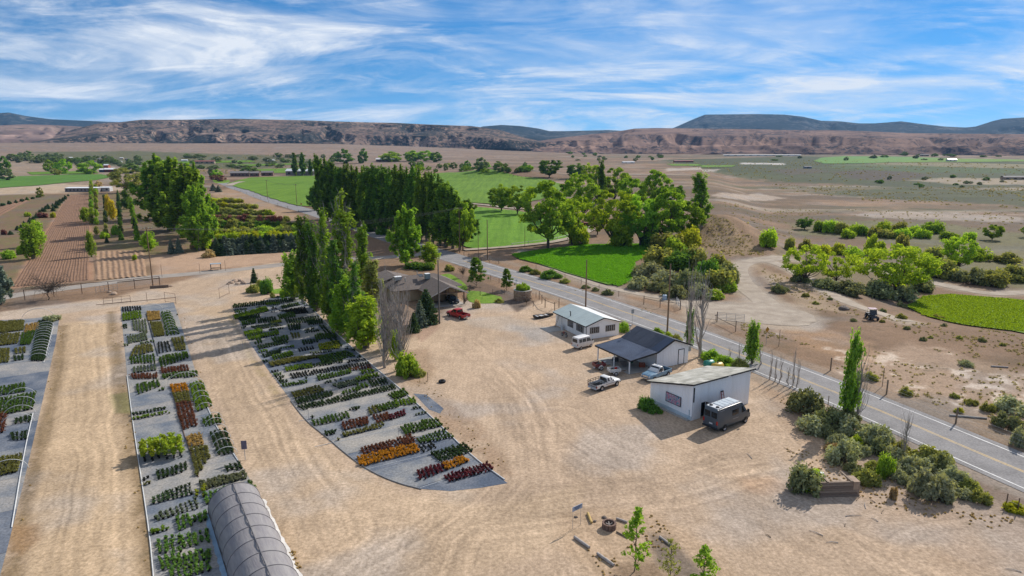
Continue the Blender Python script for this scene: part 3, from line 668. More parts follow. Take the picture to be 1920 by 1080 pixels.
def ridge(name, crest, D, run, foot, m, amp, gul, seed, nu=500, nv=60, ends=True, power=0.8, bench=0.0):
    """a range whose skyline passes through the given pixels at distance D, its slope falling towards the viewer over `run` metres"""
    px = np.linspace(crest[0][0], crest[-1][0], nu); py = np.interp(px, [c[0] for c in crest], [c[1] for c in crest])
    a = np.arctan((px - 960) / F / TC * 1.0); u = a * D
    dirx = (px - 960) / F; v = (py - 540) / F
    # horizontal direction and height of each skyline point
    hx, hy = dirx, TC - v * TS; hl = np.hypot(hx, hy); hx, hy = hx / hl, hy / hl
    elev = -(TC * v + TS) / hl
    rows = []
    vv = np.r_[np.linspace(0, 1, nv), [1.15, 1.6]]
    for w in vv:
        t = min(w, 1.0)
        wig = (fbm(u / gul + t * .6, np.full(nu, t * 1.5 + seed), seed, 4) - .5)
        rid = 1 - np.abs(2 * fbm(u / gul, np.full(nu, seed * 1.3 + t * .9), seed + 3, 4, .55) - 1)
        rid2 = 1 - np.abs(2 * fbm(u / (gul * .3), np.full(nu, seed * 2.3 + t * 2.2), seed + 8, 3, .55) - 1)
        rad = D - run * (1 - w) + wig * run * 0.35 * (1 - t) * (t > 0)
        ztop = CH + elev * D
        prof = t ** power * .82 + .18 * sstep(.84, 1, t)
        if bench: prof = (1 - bench) * prof + bench * (0.5 * sstep(.25, .4, t) + 0.5 * sstep(.7, .92, t))
        fz = foot if np.isscalar(foot) else np.interp(px, [c[0] for c in foot], [c[1] for c in foot])
        env = 4 * t * (1 - t) if w <= 1 else 0
        z = fz + (ztop - fz) * prof + env * amp * ((rid - .62) * 1.6 + (rid2 - .6) * .8)
        if w <= 1: z = np.minimum(z, CH + elev * rad * (.30 + .67 * t) + 3 * (1 - t)); z = np.maximum(z, fz - 6)
        if w > 1: z = ztop - (w - 1) * (ztop - fz) * 1.5
        if w == 0: z = fz - 12
        rows.append(np.c_[hx * rad, hy * rad, z * np.ones(nu)])
    V = np.concatenate(rows); k = len(vv); idx = np.arange(nu * k).reshape(k, nu)
    Fq = np.stack([idx[:-1, :-1], idx[:-1, 1:], idx[1:, 1:], idx[1:, :-1]], -1).reshape(-1, 4)
    return tag(inst(name, np_mesh(name, V, Fq, m, None, True)), kind='structure')
M_mesa = hillmat('juniper mesa', (0.28, 0.195, 0.15), (0.165, 0.115, 0.095), (0.026, 0.034, 0.036), 0.12, 0.075)
M_red = hillmat('red badlands', (0.255, 0.165, 0.125), (0.13, 0.088, 0.078), (0.05, 0.045, 0.05), 0.03, 0.06)
M_far = hillmat('far wooded mesa', (0.13, 0.125, 0.115), (0.065, 0.075, 0.08), (0.022, 0.034, 0.040), 0.16, 0.02)
M_pink = hillmat('pink foothills', (0.27, 0.19, 0.155), (0.17, 0.12, 0.11), (0.07, 0.07, 0.06), -0.02, 0.04)
ridge('mountain', [(-700, 205), (-200, 206), (0, 210), (16, 209), (50, 216), (95, 222), (140, 224), (230, 228), (320, 230)], 6500, 1500, 70, M_far, 60, 500, 3, 260, 30)
ridge('mountain', [(860, 250), (905, 236), (940, 233), (975, 235), (1010, 240), (1030, 245), (1060, 245), (1100, 244), (1140, 243), (1200, 246), (1300, 250)], 5600, 1200, 40, M_far, 50, 380, 5, 260, 30)
ridge('mountain', [(1180, 262), (1265, 238), (1300, 222), (1322, 213), (1420, 212), (1470, 213), (1505, 217), (1540, 225), (1575, 226), (1610, 230), (1640, 230), (1690, 226), (1720, 230), (1770, 236), (1810, 238), (1830, 236), (1860, 226), (1880, 221), (1930, 218), (2200, 216), (2700, 224)], 7200, 1500, 60, M_far, 150, 520, 7, 500, 60, power=0.8)
ridge('hillside', [(-700, 238), (-150, 236), (0, 234), (40, 232), (90, 233), (150, 236), (190, 246), (240, 262)], 3300, 700, 42, M_pink, 60, 260, 9, 300, 50)
ridge('mesa', [(60, 262), (130, 244), (180, 231), (222, 228), (265, 223), (340, 223), (440, 221), (480, 222), (570, 224), (620, 226), (690, 228), (740, 229), (800, 232), (850, 234), (882, 235), (905, 238), (935, 242), (960, 250), (985, 258), (1020, 266), (1060, 276)], 3000, 620, [(60, 40), (600, 36), (800, 20), (1100, 8)], M_mesa, 125, 280, 11, 800, 100, power=1.1)
ridge('hillside', [(880, 283), (960, 272), (1010, 264), (1050, 258), (1100, 252), (1150, 247), (1190, 240), (1230, 239), (1300, 240), (1400, 241), (1480, 243), (1560, 243), (1640, 246), (1700, 249), (1800, 250), (1930, 251), (2300, 250), (2700, 246)], 3400, 1150, 4, M_red, 80, 260, 13, 800, 110, power=1.15)
ridge('hillside', [(1000, 284), (1100, 276), (1180, 277), (1260, 274), (1340, 278), (1420, 274), (1500, 279), (1600, 276), (1700, 280), (1800, 277), (1930, 280), (2300, 276)], 2450, 300, 3, M_red, 36, 180, 15, 500, 40)
# the air between here and the mesas
hz = MB().b2((-9500, -60, -25), (9500, 8600, 560)).build('haze', [])
hm, nt, N, L = new_mat('valley air'); o_ = N.new('ShaderNodeOutputMaterial'); pv = N.new('ShaderNodeVolumePrincipled')
pv.inputs['Color'].default_value = (0.28, 0.58, 1.0, 1); pv.inputs['Density'].default_value = 4.0e-5; pv.inputs['Anisotropy'].default_value = 0.0
L.new(pv.outputs[0], o_.inputs['Volume']); hz.data.materials.append(hm); tag(hz, kind='stuff')
# ================================================================== plant prototypes
def leaves(rng, C, Rd, k, size, flat=1.0, up=0.25, aspect=1.6, shell=0.55):
    """k leaf-sized quads round every clump centre; returns vertices, quads and a tone per vertex"""
    C = np.repeat(np.asarray(C, float), k, 0); Rd = np.repeat(np.asarray(Rd, float).reshape(len(Rd), -1) * np.ones((len(Rd), 3)), k, 0); n = len(C)
    d = rng.normal(size=(n, 3)); d /= np.linalg.norm(d, axis=1)[:, None]
    rad = (shell + (1 - shell) * rng.random(n)) * rng.random(n) ** 0.25
    p = C + d * Rd * rad[:, None]
    nr = d * 0.8 + rng.normal(size=(n, 3)) * 0.7 + np.array([0, 0, up]); nr /= np.linalg.norm(nr, axis=1)[:, None]
    t = np.cross(nr, rng.normal(size=(n, 3))); t /= np.linalg.norm(t, axis=1)[:, None]; b = np.cross(nr, t)
    s = size * rng.uniform(.6, 1.35, n)[:, None]
    V = np.stack([p + t * s * .5 * aspect, p + b * s * .42 + nr * s * .1, p - t * s * .5 * aspect, p - b * s * .42 + nr * s * .1], 1).reshape(-1, 3)
    clump = np.repeat(rng.random(n // k), k); tone = np.clip(.5 * clump + .5 * rng.random(n), 0, 1)
    return V, np.repeat(tone, 4)
def leafmesh(name, V, T, m):
    return np_mesh(name, V, np.arange(len(V)).reshape(-1, 4), m, {'tone': T})
BARK = mat('grey bark', (0.20, 0.165, 0.13), 0.9, 0.2, 3.0, fine=0.2)
BARK_D = mat('dark bark', (0.10, 0.078, 0.06), 0.9, 0.2, 3.0, fine=0.2)
DEAD = mat('bleached dead wood', (0.40, 0.345, 0.295), 0.9, 0.2, 2.0, fine=0.2)
L_pop = leafmat('poplar leaves', (0.034, 0.066, 0.010), (0.125, 0.185, 0.024), .5)
L_popd = leafmat('dark poplar leaves', (0.026, 0.055, 0.011), (0.085, 0.14, 0.022), 0.36)
L_ash = leafmat('green tree leaves', (0.045, 0.088, 0.010), (0.14, 0.205, 0.024), .5)
L_ashd = leafmat('deep green tree leaves', (0.025, 0.058, 0.012), (0.075, 0.13, 0.022))
L_lime = leafmat('spring green leaves', (0.075, 0.125, 0.010), (0.20, 0.26, 0.025), 0.42)
L_yel = leafmat('yellow green leaves', (0.12, 0.14, 0.010), (0.23, 0.24, 0.02), 0.4)
L_gold = leafmat('golden leaves', (0.17, 0.14, 0.01), (0.33, 0.26, 0.02), 0.35)
L_olive = leafmat('olive leaves', (0.075, 0.085, 0.025), (0.16, 0.165, 0.05))
L_sage = leafmat('sagebrush leaves', (0.105, 0.115, 0.068), (0.20, 0.21, 0.13), 0.3)
L_saged = leafmat('rabbitbrush leaves', (0.060, 0.072, 0.034), (0.15, 0.16, 0.08), 0.28)
L_con = leafmat('conifer needles', (0.022, 0.045, 0.022), (0.065, 0.10, 0.045), 0.15)
L_conb = leafmat('blue grey conifer needles', (0.06, 0.08, 0.065), (0.14, 0.17, 0.13), 0.15)
L_plum = leafmat('purple leaves', (0.065, 0.028, 0.028), (0.15, 0.07, 0.06), 0.3)
L_dry = leafmat('dry grass', (0.16, 0.115, 0.055), (0.29, 0.22, 0.11), 0.25)
L_far = leafmat('distant leaves', (0.045, 0.075, 0.022), (0.105, 0.145, 0.045), 0.3)
L_farb = leafmat('distant grey green leaves', (0.060, 0.080, 0.042), (0.12, 0.145, 0.075), 0.25)

PROTO = {}
def limb(mb, a, b, r0, r1, rng, n=5, bend=0.12, sag=0.0, sides=5):
    a, b = Vector(a), Vector(b); L = (b - a).length; pts = []; rad = []
    o = Vector(rng.normal(size=3)) * L * bend
    for i in range(n):
        t = i / (n - 1); pts.append(a.lerp(b, t) + o * math.sin(t * math.pi) + Vector((0, 0, -sag * L * math.sin(t * math.pi)))); rad.append(r0 + (r1 - r0) * t)
    mb.tube(pts, rad, sides, caps=False); return pts
def reg(key, trunk, V, T, lm, bark):
    PROTO[key] = (trunk.mesh(key + '_trunk', bark, 60) if trunk else None, leafmesh(key + '_crown', V, T, lm) if V is not None else None)
def poplar(key, seed, h=20., r=2.0, dens=1.35, gap=0.0, leaf=0.34, dead=0.25, bark=BARK, lm=None, wide=0.0, lean=0.0):
    rng = np.random.default_rng(seed); tr = MB(); C = []; Rd = []
    tr.tube([(lean * (z / h) ** 2 * h + .12 * math.sin(z), .1 * math.cos(z * .8), z) for z in np.linspace(-.3, h * .9, 9)], list(np.linspace(.34, .05, 9)), 7, caps=False)
    nb = 46
    for i in range(nb):
        z0 = h * (0.04 + 0.74 * rng.random()); a = rng.uniform(0, 6.283)
        zt = min(h * rng.uniform(.97, 1.02), z0 + h * rng.uniform(.13, .27)); f = zt / h
        rr = r * (math.sin(min(1, f * 1.15 + .18) * math.pi * .93) ** .6 if f < .98 else .1) * rng.uniform(.55, 1.05) + wide * rng.random()
        s = Vector((lean * (z0 / h) ** 2 * h, 0, z0)); e = Vector((math.cos(a) * rr + lean * f * f * h, math.sin(a) * rr, zt))
        pts = limb(tr, s, e, .09, .015, rng, 5, .04, 0.10, 4)
        for t in range(4 if rng.random() < dead else 0):
            k = pts[rng.integers(2, 5)]; limb(tr, k, k + Vector((rng.normal() * .35, rng.normal() * .35, rng.uniform(1.0, 2.4))), .03, .008, rng, 3, .03, 0, 3)
        if rng.random() < gap: continue
        for t in (.35, .6, .82, 1.0):
            q = s.lerp(e, t) + Vector(rng.normal(size=3)) * .32; C.append(tuple(q)); Rd.append((.42 + .2 * rng.random(), .42 + .2 * rng.random(), 1.0 + .7 * rng.random()))
    for z in np.linspace(h * .1, h * .98, 16):
        if rng.random() < gap: continue
        C.append((lean * (z / h) ** 2 * h, 0, z)); Rd.append((r * .45 * (1.1 - z / h), r * .45 * (1.1 - z / h), 1.3))
    V, T = leaves(rng, C, Rd, int(32 * dens), leaf, up=.35, shell=.3)
    reg(key, tr, V, T, lm or L_pop, bark)
def broad(key, seed, h=11., r=4.6, base=.03, nc=70, k=130, cr=1.1, leaf=.31, lm=None, bark=BARK_D, open_=0.0, flat=1.0, limbs=14, multi=1):
    rng = np.random.default_rng(seed); tr = MB(); C = []; Rd = []
    cz = h * (base + (1 - base) * .5); hz_ = h * (1 - base) * .5
    lob = [(rng.normal(size=3), rng.uniform(.75, 1.12)) for _ in range(7)]
    for i in range(nc):
        d = rng.normal(size=3); d /= np.linalg.norm(d); rad = rng.uniform(.45, 1.0) ** .55
        g = 1.0
        for l, w in lob:
            ln = l / np.linalg.norm(l); g *= 1 + (w - 1) * max(0, float(np.dot(d, ln))) ** 2
        p = np.array([d[0] * r, d[1] * r, d[2] * hz_ * (1.0 if d[2] > 0 else .8)]) * rad * g
        if open_ and rng.random() < open_ and rad < .8: continue
        C.append((p[0], p[1], cz + p[2])); q = cr * rng.uniform(.6, 1.25); Rd.append((q, q, q * .72 * flat))
    for mz in range(multi):
        ox, oy = (rng.normal() * .3 * (multi > 1), rng.normal() * .3 * (multi > 1)); th = h * (base + .12)
        tr.tube([(ox, oy, -.3), (ox * 1.3 + .05, oy * 1.3, th * .5), (ox * 2, oy * 2, th)], [h * .024, h * .019, h * .015], 7, caps=False)
        for i in range(limbs // multi):
            c = C[rng.integers(len(C))]; m0 = Vector((ox * 2, oy * 2, th * rng.uniform(.55, 1.0)))
            pts = limb(tr, m0, c, h * .011, h * .003, rng, 6, .08, .06, 5)
            for _ in range(2):
                j = pts[rng.integers(2, 5)]; c2 = min(C, key=lambda q: (Vector(q) - j).length + rng.random() * 2); limb(tr, j, c2, h * .005, h * .0015, rng, 4, .06, 0, 4)
    V, T = leaves(rng, C, Rd, k, leaf); reg(key, tr, V, T, lm or L_ash, bark)
def shrub(key, seed, r=1.0, h=1.0, nc=26, k=80, leaf=.125, lm=None, cr=.38, spiky=0.0):
    rng = np.random.default_rng(seed); tr = MB(); C = []; Rd = []
    for i in range(nc):
        a = rng.uniform(0, 6.283); q = math.sqrt(rng.random()); zz = h * (1 - q * q * .7) * rng.uniform(.3, .92)
        C.append((math.cos(a) * q * r * .85, math.sin(a) * q * r * .85, zz)); c = cr * rng.uniform(.7, 1.3) * r; Rd.append((c, c, c * .9 + spiky * h))
        limb(tr, (math.cos(a) * .08, math.sin(a) * .08, -.05), C[-1], .035 * r, .008, rng, 4, .08, 0, 4)
    V, T = leaves(rng, C, Rd, k, leaf, up=.5); V[:, 2] = np.maximum(V[:, 2], .0); reg(key, tr, V, T, lm or L_sage, BARK)
def conifer(key, seed, h=6., r=1.7, leaf=.26, tiers=13, k=26, lm=None, full=.85):
    rng = np.random.default_rng(seed); tr = MB(); C = []; Rd = []
    tr.tube([(0, 0, -.2), (0, 0, h * .96)], [h * .02, .015], 6, caps=False)
    for i in range(tiers):
        f = i / (tiers - 1); z = h * (.06 + .9 * f); rr = r * (1 - f) ** full + .06; nb = max(4, int(11 * (1 - f) + 4)); a0 = rng.random() * 6
        for j in range(nb):
            a = a0 + 6.283 * j / nb + rng.normal() * .15; q = rr * rng.uniform(.75, 1.1); tip = (math.cos(a) * q, math.sin(a) * q, z - q * .12)
            limb(tr, (0, 0, z), tip, .03, .008, rng, 3, .02, 0, 3)
            for t in (.4, .7, 1.0):
                C.append((tip[0] * t, tip[1] * t, z - q * .12 * t)); s = .16 * r * (1.2 - .5 * f); Rd.append((s * 1.2, s * 1.2, s * .8))
    V, T = leaves(rng, C, Rd, max(4, k // 3), leaf, up=.2); reg(key, tr, V, T, lm or L_con, BARK_D)
def bare(key, seed, h=14., r=2.2, n=34, bark=DEAD, column=True, base=.03, twigs=7):
    rng = np.random.default_rng(seed); tr = MB()
    tr.tube([(rng.normal() * .12, rng.normal() * .12, z) for z in np.linspace(-.3, h * .94, 8)], list(np.linspace(h * .019, .02, 8)), 7, caps=False)
    for i in range(n):
        a = rng.uniform(0, 6.283)
        if column:
            z0 = h * (base + .6 * rng.random()); e = Vector((math.cos(a) * r * rng.uniform(.3, 1), math.sin(a) * r * rng.uniform(.3, 1), min(h, z0 + h * rng.uniform(.22, .42)))); sag = .12
        else:
            z0 = h * rng.uniform(.22, .5); e = Vector((math.cos(a) * r * rng.uniform(.5, 1), math.sin(a) * r * rng.uniform(.5, 1), h * rng.uniform(.45, 1))); sag = -.04
        pts = limb(tr, (0, 0, z0), e, h * .0062, .012, rng, 6, .05, sag, 5)
        for _ in range(twigs):
            k = pts[rng.integers(1, 6)]
            tip = k + (Vector((rng.normal() * .25, rng.normal() * .25, rng.uniform(.6, 2.0))) if column else Vector(rng.normal(size=3)) * r * .22 + Vector((0, 0, .2))) * (h / 14 if column else 1)
            limb(tr, k, tip, .02, .006, rng, 3, .05, 0, 3)
    PROTO[key] = (tr.mesh(key + '_trunk', bark, 60), None)
def sapling(key, seed, h, r, n, k, leaf, cr, power=.75, z0=.22):
    rng = np.random.default_rng(seed); tr = MB(); C = []; Rd = []
    tr.tube([(rng.normal() * .02, rng.normal() * .02, z) for z in np.linspace(-.2, h * .97, 7)], list(np.linspace(.045, .008, 7)), 6, caps=False)
    for i in range(n):
        f = z0 + (1 - z0) * (i + rng.random()) / n; a = rng.uniform(0, 6.283); rr = r * (1.02 - f) ** power * rng.uniform(.5, 1.1) + .05
        e = Vector((math.cos(a) * rr, math.sin(a) * rr, h * f)); limb(tr, (0, 0, h * f - rr * .6), e, .018, .005, rng, 4, .05, 0, 4)
        for t in (.6, 1.0): C.append((e.x * t, e.y * t, e.z - rr * .25 * (1 - t))); q = cr * rng.uniform(.6, 1.2); Rd.append((q, q, q * .8))
    C.append((0, 0, h * .98)); Rd.append((cr * .7,) * 3)
    V, T = leaves(rng, C, Rd, k, leaf); reg(key, tr, V, T, L_ash, BARK_D)
poplar('pop0', 1); poplar('pop1', 2, dens=1.5); poplar('pop2', 3, r=2.3); poplar('pop3', 4, h=20, r=1.8, dens=1.0)
poplar('popg0', 5, gap=.36, dead=1.0, dens=1.1, leaf=.3, bark=DEAD, r=1.7); poplar('popg1', 6, gap=.46, dead=1.0, dens=1.1, leaf=.3, bark=DEAD, r=1.8); poplar('popg2', 7, gap=.2, dead=.9, leaf=.3, lean=-.05, r=1.7, bark=DEAD)
poplar('popw0', 8, h=18, r=3.2, wide=1.0, dens=2.2, leaf=.42); poplar('popw1', 9, h=18, r=3.6, wide=1.2, dens=2.2, leaf=.42)
poplar('popy0', 10, h=8, r=1.6, leaf=.30, gap=.05, dens=.8); poplar('popy1', 11, h=8, r=2.0, leaf=.30, gap=.1, dens=.8, lean=-.06)
broad('ash0', 20); broad('ash1', 21, r=5.0, nc=72); broad('ash2', 22, h=12, r=4.3, base=.05); broad('ash3', 23, h=10, r=4.8, base=.02, nc=70)
broad('cot0', 24, h=9, r=6.0, base=.08, nc=74, k=80, cr=1.25, open_=.3, limbs=18, leaf=.34, lm=L_lime, multi=2); broad('cot1', 25, h=9, r=5.2, base=.06, nc=62, k=80, open_=.4, limbs=16, leaf=.34, lm=L_lime)
sapling('sap0', 26, 4.6, 1.5, 40, 13, .15, .24); sapling('sap1', 27, 3.4, 1.1, 30, 9, .12, .22, .5, .15)
sapling('sap2', 28, 3.2, 1.1, 30, 14, .15, .24, .6, .12)
sapling('yard0', 29, 5, 2.0, 70, 26, .17, .36, .62, .22)
broad('far0', 30, h=10, r=4.6, base=-.12, nc=40, k=30, cr=1.5, leaf=.9, limbs=4, lm=L_far); broad('far1', 31, h=10, r=5.4, base=-.12, nc=42, k=30, cr=1.5, leaf=.9, limbs=4, lm=L_far)
poplar('farp', 32, h=20, r=2.0, dens=.4, leaf=.8, dead=0)
shrub('sage0', 40); shrub('sage1', 41, h=1.15, nc=26); shrub('sage2', 42, h=.8, nc=22); shrub('bush0', 43, h=1.3, leaf=.15, nc=28, spiky=.1); shrub('bush1', 44, h=1.1, leaf=.15, nc=26)
shrub('dry0', 45, h=1.0, leaf=.16, lm=L_dry, spiky=.3, cr=.25)
shrub('pot', 46, r=1, h=1.2, nc=10, k=26, leaf=.36)
conifer('con0', 50); conifer('con1', 51, r=2.1, h=6, k=34, leaf=.3, full=.7); conifer('con2', 52, h=4, r=1.1, tiers=9, k=24, leaf=.28)
bare('bare0', 60, n=56, r=2.1, twigs=8); bare('bare1', 61, n=60, r=2.0, twigs=8); bare('bare2', 62, n=26, h=10, r=1.35, twigs=5); bare('crab', 63, h=5, r=4.4, n=40, column=False, bark=BARK_D, twigs=12); bare('whip', 64, n=8, h=5, r=.35, twigs=3)
PH = {'pop': 20., 'popg': 20., 'popw': 18., 'popy': 8., 'far': 10., 'farp': 20.}
def dims(key):
    a = [c for me in PROTO[key] if me for c in (min(v.co.z for v in me.vertices), max(v.co.z for v in me.vertices))]
    w = [abs(v.co.x) for me in PROTO[key] if me for v in me.vertices]
    return max(a), 2 * float(np.percentile(w, 99))
DIM = {k: dims(k) for k in PROTO}
NAMES = {'pop': ('poplar_tree', 'tree'), 'ash': ('broadleaf_tree', 'tree'), 'cot': ('cottonwood_tree', 'tree'), 'sap': ('sapling', 'tree'), 'yar': ('garden_tree', 'tree'), 'far': ('distant_tree', 'tree'),
         'sag': ('sagebrush', 'shrub'), 'bus': ('bush', 'shrub'), 'dry': ('grass_clump', 'grass'), 'con': ('conifer_tree', 'tree'), 'bar': ('dead_poplar', 'tree'), 'cra': ('bare_tree', 'tree'), 'whi': ('bare_sapling', 'tree'), 'pot': ('bush', 'shrub')}
LOW = {}
def plant_at(key, p, h, w, label, group=None, m=None, rz=None, name=None):
    ph, pw = DIM[key]; nm, cat = NAMES[key[:3]]
    t = thing(name or nm, label, cat, (p.x, p.y, p.z - .05), random.uniform(0, 6.28) if rz is None else rz, group, (w / pw, w / pw, h / ph))
    tr, cr = PROTO[key]
    woody = cat in ('shrub', 'grass')
    if tr: inst('stems' if woody else 'trunk', tr, t)
    if cr: inst('foliage' if woody else 'crown', cr, t, mat=m)
    return t
def plant(key, bx, by, ty, wpx, label, group=None, m=None, rz=None, name=None):
    """base pixel, pixel row of the tip, width in pixels"""
    p = P(bx, by); h = max(.3, top_z(p, ty) - p.z); w = wpx * depth(p) / F
    return plant_at(key, p, h, w, label, group, m, rz, name)
def row(key_list, a, b, n, hpx, wpx, label, group, m=None, jit=2, name=None):
    """n plants spaced evenly on the ground between two pixels; sizes given in pixels at both ends"""
    A, B = P(*a), P(*b)
    for i in range(n):
        t = i / max(1, n - 1); q = A.lerp(B, t); x = q.x + random.uniform(-jit, jit) * .3; y = q.y + random.uniform(-jit, jit) * .3
        p = Vector((x, y, float(H(x, y)))); d = depth(p) / F
        s = random.uniform(.8, 1.2)
        plant_at(random.choice(key_list), p, (hpx[0] + (hpx[1] - hpx[0]) * t) * d * s, (wpx[0] + (wpx[1] - wpx[0]) * t) * d * random.uniform(.85, 1.15), label.replace('{n}', ORD[i]), group, random.choice(m) if isinstance(m, list) else m, name=name)
# ================================================================== the trees
# half-dead poplars along the right side of the potted plant bed
G = 'poplars beside the nursery bed'
for a in [('popy0', 551, 562, 466, 40, 'small leaning green poplar at far end of the poplar row beside the bed', None),
          ('popg2', 583, 577, 396, 40, 'narrow poplar with grey dead twigs, second in the row beside the bed', L_popd),
          ('popg0', 612, 588, 374, 42, 'tall thin poplar left of the tallest one in the row beside the bed', None),
          ('popg1', 652, 607, 348, 66, 'tallest poplar with a dry grey top beside the potted plants', None),
          ('pop3', 684, 560, 414, 30, 'slim healthy green poplar right behind the tallest grey-topped poplar', None),
          ('popg0', 632, 598, 452, 40, 'shorter half-dead poplar at the foot of the tallest one', None),
          ('popg2', 700, 596, 480, 48, 'poplar with faded brown foliage left of the brown-roofed house', L_olive),
          ('popy1', 655, 628, 512, 58, 'bushy bright green young poplar leaning over the bed of pots', L_ash),
          ('popy0', 686, 652, 548, 60, 'leafy young poplar with yellow green base next to the dead poplars', L_lime),
          ('popy1', 622, 600, 505, 40, 'dark bushy young poplar in the middle of the row beside the bed', None),
          ('popg2', 568, 570, 428, 30, 'thin poplar between the small leaning one and the narrow twiggy one', None), ('popg2', 598, 582, 408, 34, 'thin poplar squeezed between two taller ones in the row', L_popd), ('popg2', 638, 612, 440, 40, 'upright poplar just in front of the tallest one', L_popd), ('popy1', 640, 622, 540, 44, 'low leafy shoots at the bed edge below the tallest poplar', None), ('popy0', 592, 584, 500, 34, 'dense low poplar between the thin ones', L_popd),
          ('popg0', 668, 636, 478, 40, 'half-bare poplar right of the bushy bright young one', L_popd)]:
    plant(a[0], a[1], a[2], a[3], a[4], a[5], G, a[6])
plant('bare0', 722, 690, 482, 44, 'leafless grey poplar standing left of its twin by the yard', 'dead poplars by the yard')
plant('bare1', 752, 694, 494, 46, 'leafless grey poplar with a green bush at its foot', 'dead poplars by the yard')
plant('bare1', 738, 660, 528, 40, 'smaller leafless poplar behind the two big dead ones', 'dead poplars by the yard')
plant('bush0', 764, 705, 655, 44, 'bright green bush at the foot of the dead poplars', None, L_ash)
plant('bush1', 786, 704, 688, 24, 'small yellowish bush beside the bright green bush', None, L_olive)
for i, x in enumerate((728, 742)): plant('popy0', x, 655 + 20 * i, 590 + 25 * i, 22, ['green shoots between the trunks of the dead poplars', 'green suckers in front of the dead poplars'][i], None, L_lime, name='poplar_shoots')
# house garden
plant('con1', 800, 606, 540, 44, 'large dark conifer in front of the brown-roofed house', None, L_con)
plant('con0', 788, 612, 562, 30, 'pale green conifer next to the large dark one', None, L_conb)
plant('con0', 776, 622, 585, 24, 'small dark conifer between the house and the dead poplars', None, L_con)
plant('popw0', 762, 497, 378, 62, 'full bright green tree at the road corner behind the house', None, L_ash, name='broadleaf_tree')
plant('popy0', 806, 496, 452, 32, 'slim light green tree right of the big corner tree', None, L_lime, name='broadleaf_tree')
for i, (x, y, ty, w, l) in enumerate([(778, 503, 488, 36, 'dark hedge bush below the corner tree'), (800, 505, 490, 34, 'green hedge bush below the slim light green tree'), (843, 508, 494, 18, 'small round bush by the lawn behind the house')]):
    plant('bush0', x, y, ty, w, l, None, [L_ashd, L_ashd, L_olive][i])
plant('yard0', 893, 537, 481, 40, 'dark green young tree on the mulch bed between lawn and road', None, L_ashd)
plant('yard0', 950, 545, 502, 27, 'smaller young tree on the mulch bed near the stone planter', None, L_ashd)
plant('crab', 868, 521, 488, 20, 'small leafless tree between the lawn and the road', None, None, name='bare_tree')
plant('crab', 872, 572, 545, 16, 'thin leafless shrub at the corner of the carport', None, None, name='bare_shrub')
plant('dry0', 893, 577, 560, 15, 'golden ornamental grass clump at the edge of the lawn')
plant('bush1', 936, 567, 558, 16, 'low green bush at the right end of the lawn', None, L_olive)
plant('crab', 987, 572, 548, 22, 'leafless reddish shrub beside the stone planter', None, None, name='bare_shrub')
# corner garden at the left of the drive
for a in [('bush0', 500, 550, 517, 26, 'round dark green bush in the garden left of the poplar row', L_ashd), ('bush1', 475, 548, 530, 22, 'low green bush left of the round dark one', L_olive), ('con2', 477, 530, 502, 13, 'small conifer beside the boulders at the drive corner', L_con),
          ('bush0', 536, 555, 536, 22, 'yellow green bush at the foot of the small leaning poplar', L_lime), ('bush1', 511, 558, 545, 8, 'tiny clipped bush on the bare soil by the bed', L_olive), ('bush1', 488, 540, 522, 18, 'olive bush behind the round dark one', L_olive)]:
    plant(a[0], a[1], a[2], a[3], a[4], a[5], None, a[6])
plant('popw0', 2, 572, 488, 50, 'dark tree cut off by the left edge of the picture', None, L_conb, name='broadleaf_tree')
plant('crab', 92, 562, 498, 84, 'wide leafless tree beside the fence along the side road')
# the big poplar clump on the left
G = 'big poplar clump in the nursery field'
for i, a in enumerate([('popw0', 302, 410, 286, 84, 'far left poplar of the big clump, its tip the highest'), ('popw1', 330, 432, 292, 88, 'second poplar from the left in the big clump'), ('popw0', 354, 450, 304, 84, 'middle poplar of the big clump in the nursery field'),
                       ('popw1', 376, 440, 302, 58, 'upright poplar at the right of the big clump'), ('popw1', 374, 470, 345, 66, 'lowest poplar at the near right corner of the big clump'), ('popw0', 318, 432, 322, 76, 'shaded poplar in front of the big clump')]):
    plant(a[0], a[1], a[2], a[3], a[4], a[5], G, L_pop)
# the windbreak
G = 'poplars of the windbreak'
A, B = P(602, 412), P(862, 469)
tops = [(590, 288), (602, 287), (616, 296), (640, 304), (665, 312), (700, 308), (730, 312), (770, 308), (800, 312), (820, 325), (845, 345), (870, 372)]
nw = 25
for i in range(nw):
    t = (i / (nw - 1)) ** .85; q = A.lerp(B, t); px = 602 + (862 - 602) * ((q.x / depth(Vector((q.x, q.y, 0)))) * F + 960 - 602) / 260.
    ty = np.interp(px, [a for a, b in tops], [b for a, b in tops]) + random.choice([-4, -1, 0, 3, 8])
    h = top_z(q, ty)
    plant_at(random.choice(['pop0', 'pop1', 'pop2']), Vector((q.x, q.y, 0)), h, random.uniform(.85, 1.15) * 6.0, 'tall dark poplar, ' + ORD[i] + ' from the far left in the front row of the windbreak', G, random.choice([L_popd, L_popd, L_pop]))
for i in range(9):
    t = (i + .5) / 9; q = A.lerp(B, t) + Vector((5, 13, 0)); px = (q.x / depth(Vector((q.x, q.y, 0)))) * F + 960
    h = top_z(q, np.interp(px, [a for a, b in tops], [b for a, b in tops]) + random.uniform(-3, 6))
    plant_at(random.choice(['pop0', 'pop1', 'pop3']), Vector((q.x, q.y, 0)), h, 6.0, 'tall poplar, ' + ORD[i] + ' from the left in the rear row of the windbreak', G, L_popd)
plant('popw0', 590, 395, 347, 30, 'bushy low tree at the far left foot of the windbreak', None, L_ashd, name='broadleaf_tree')
plant('ash0', 868, 470, 378, 44, 'leafy tree at the near right end of the windbreak', None, L_ash)
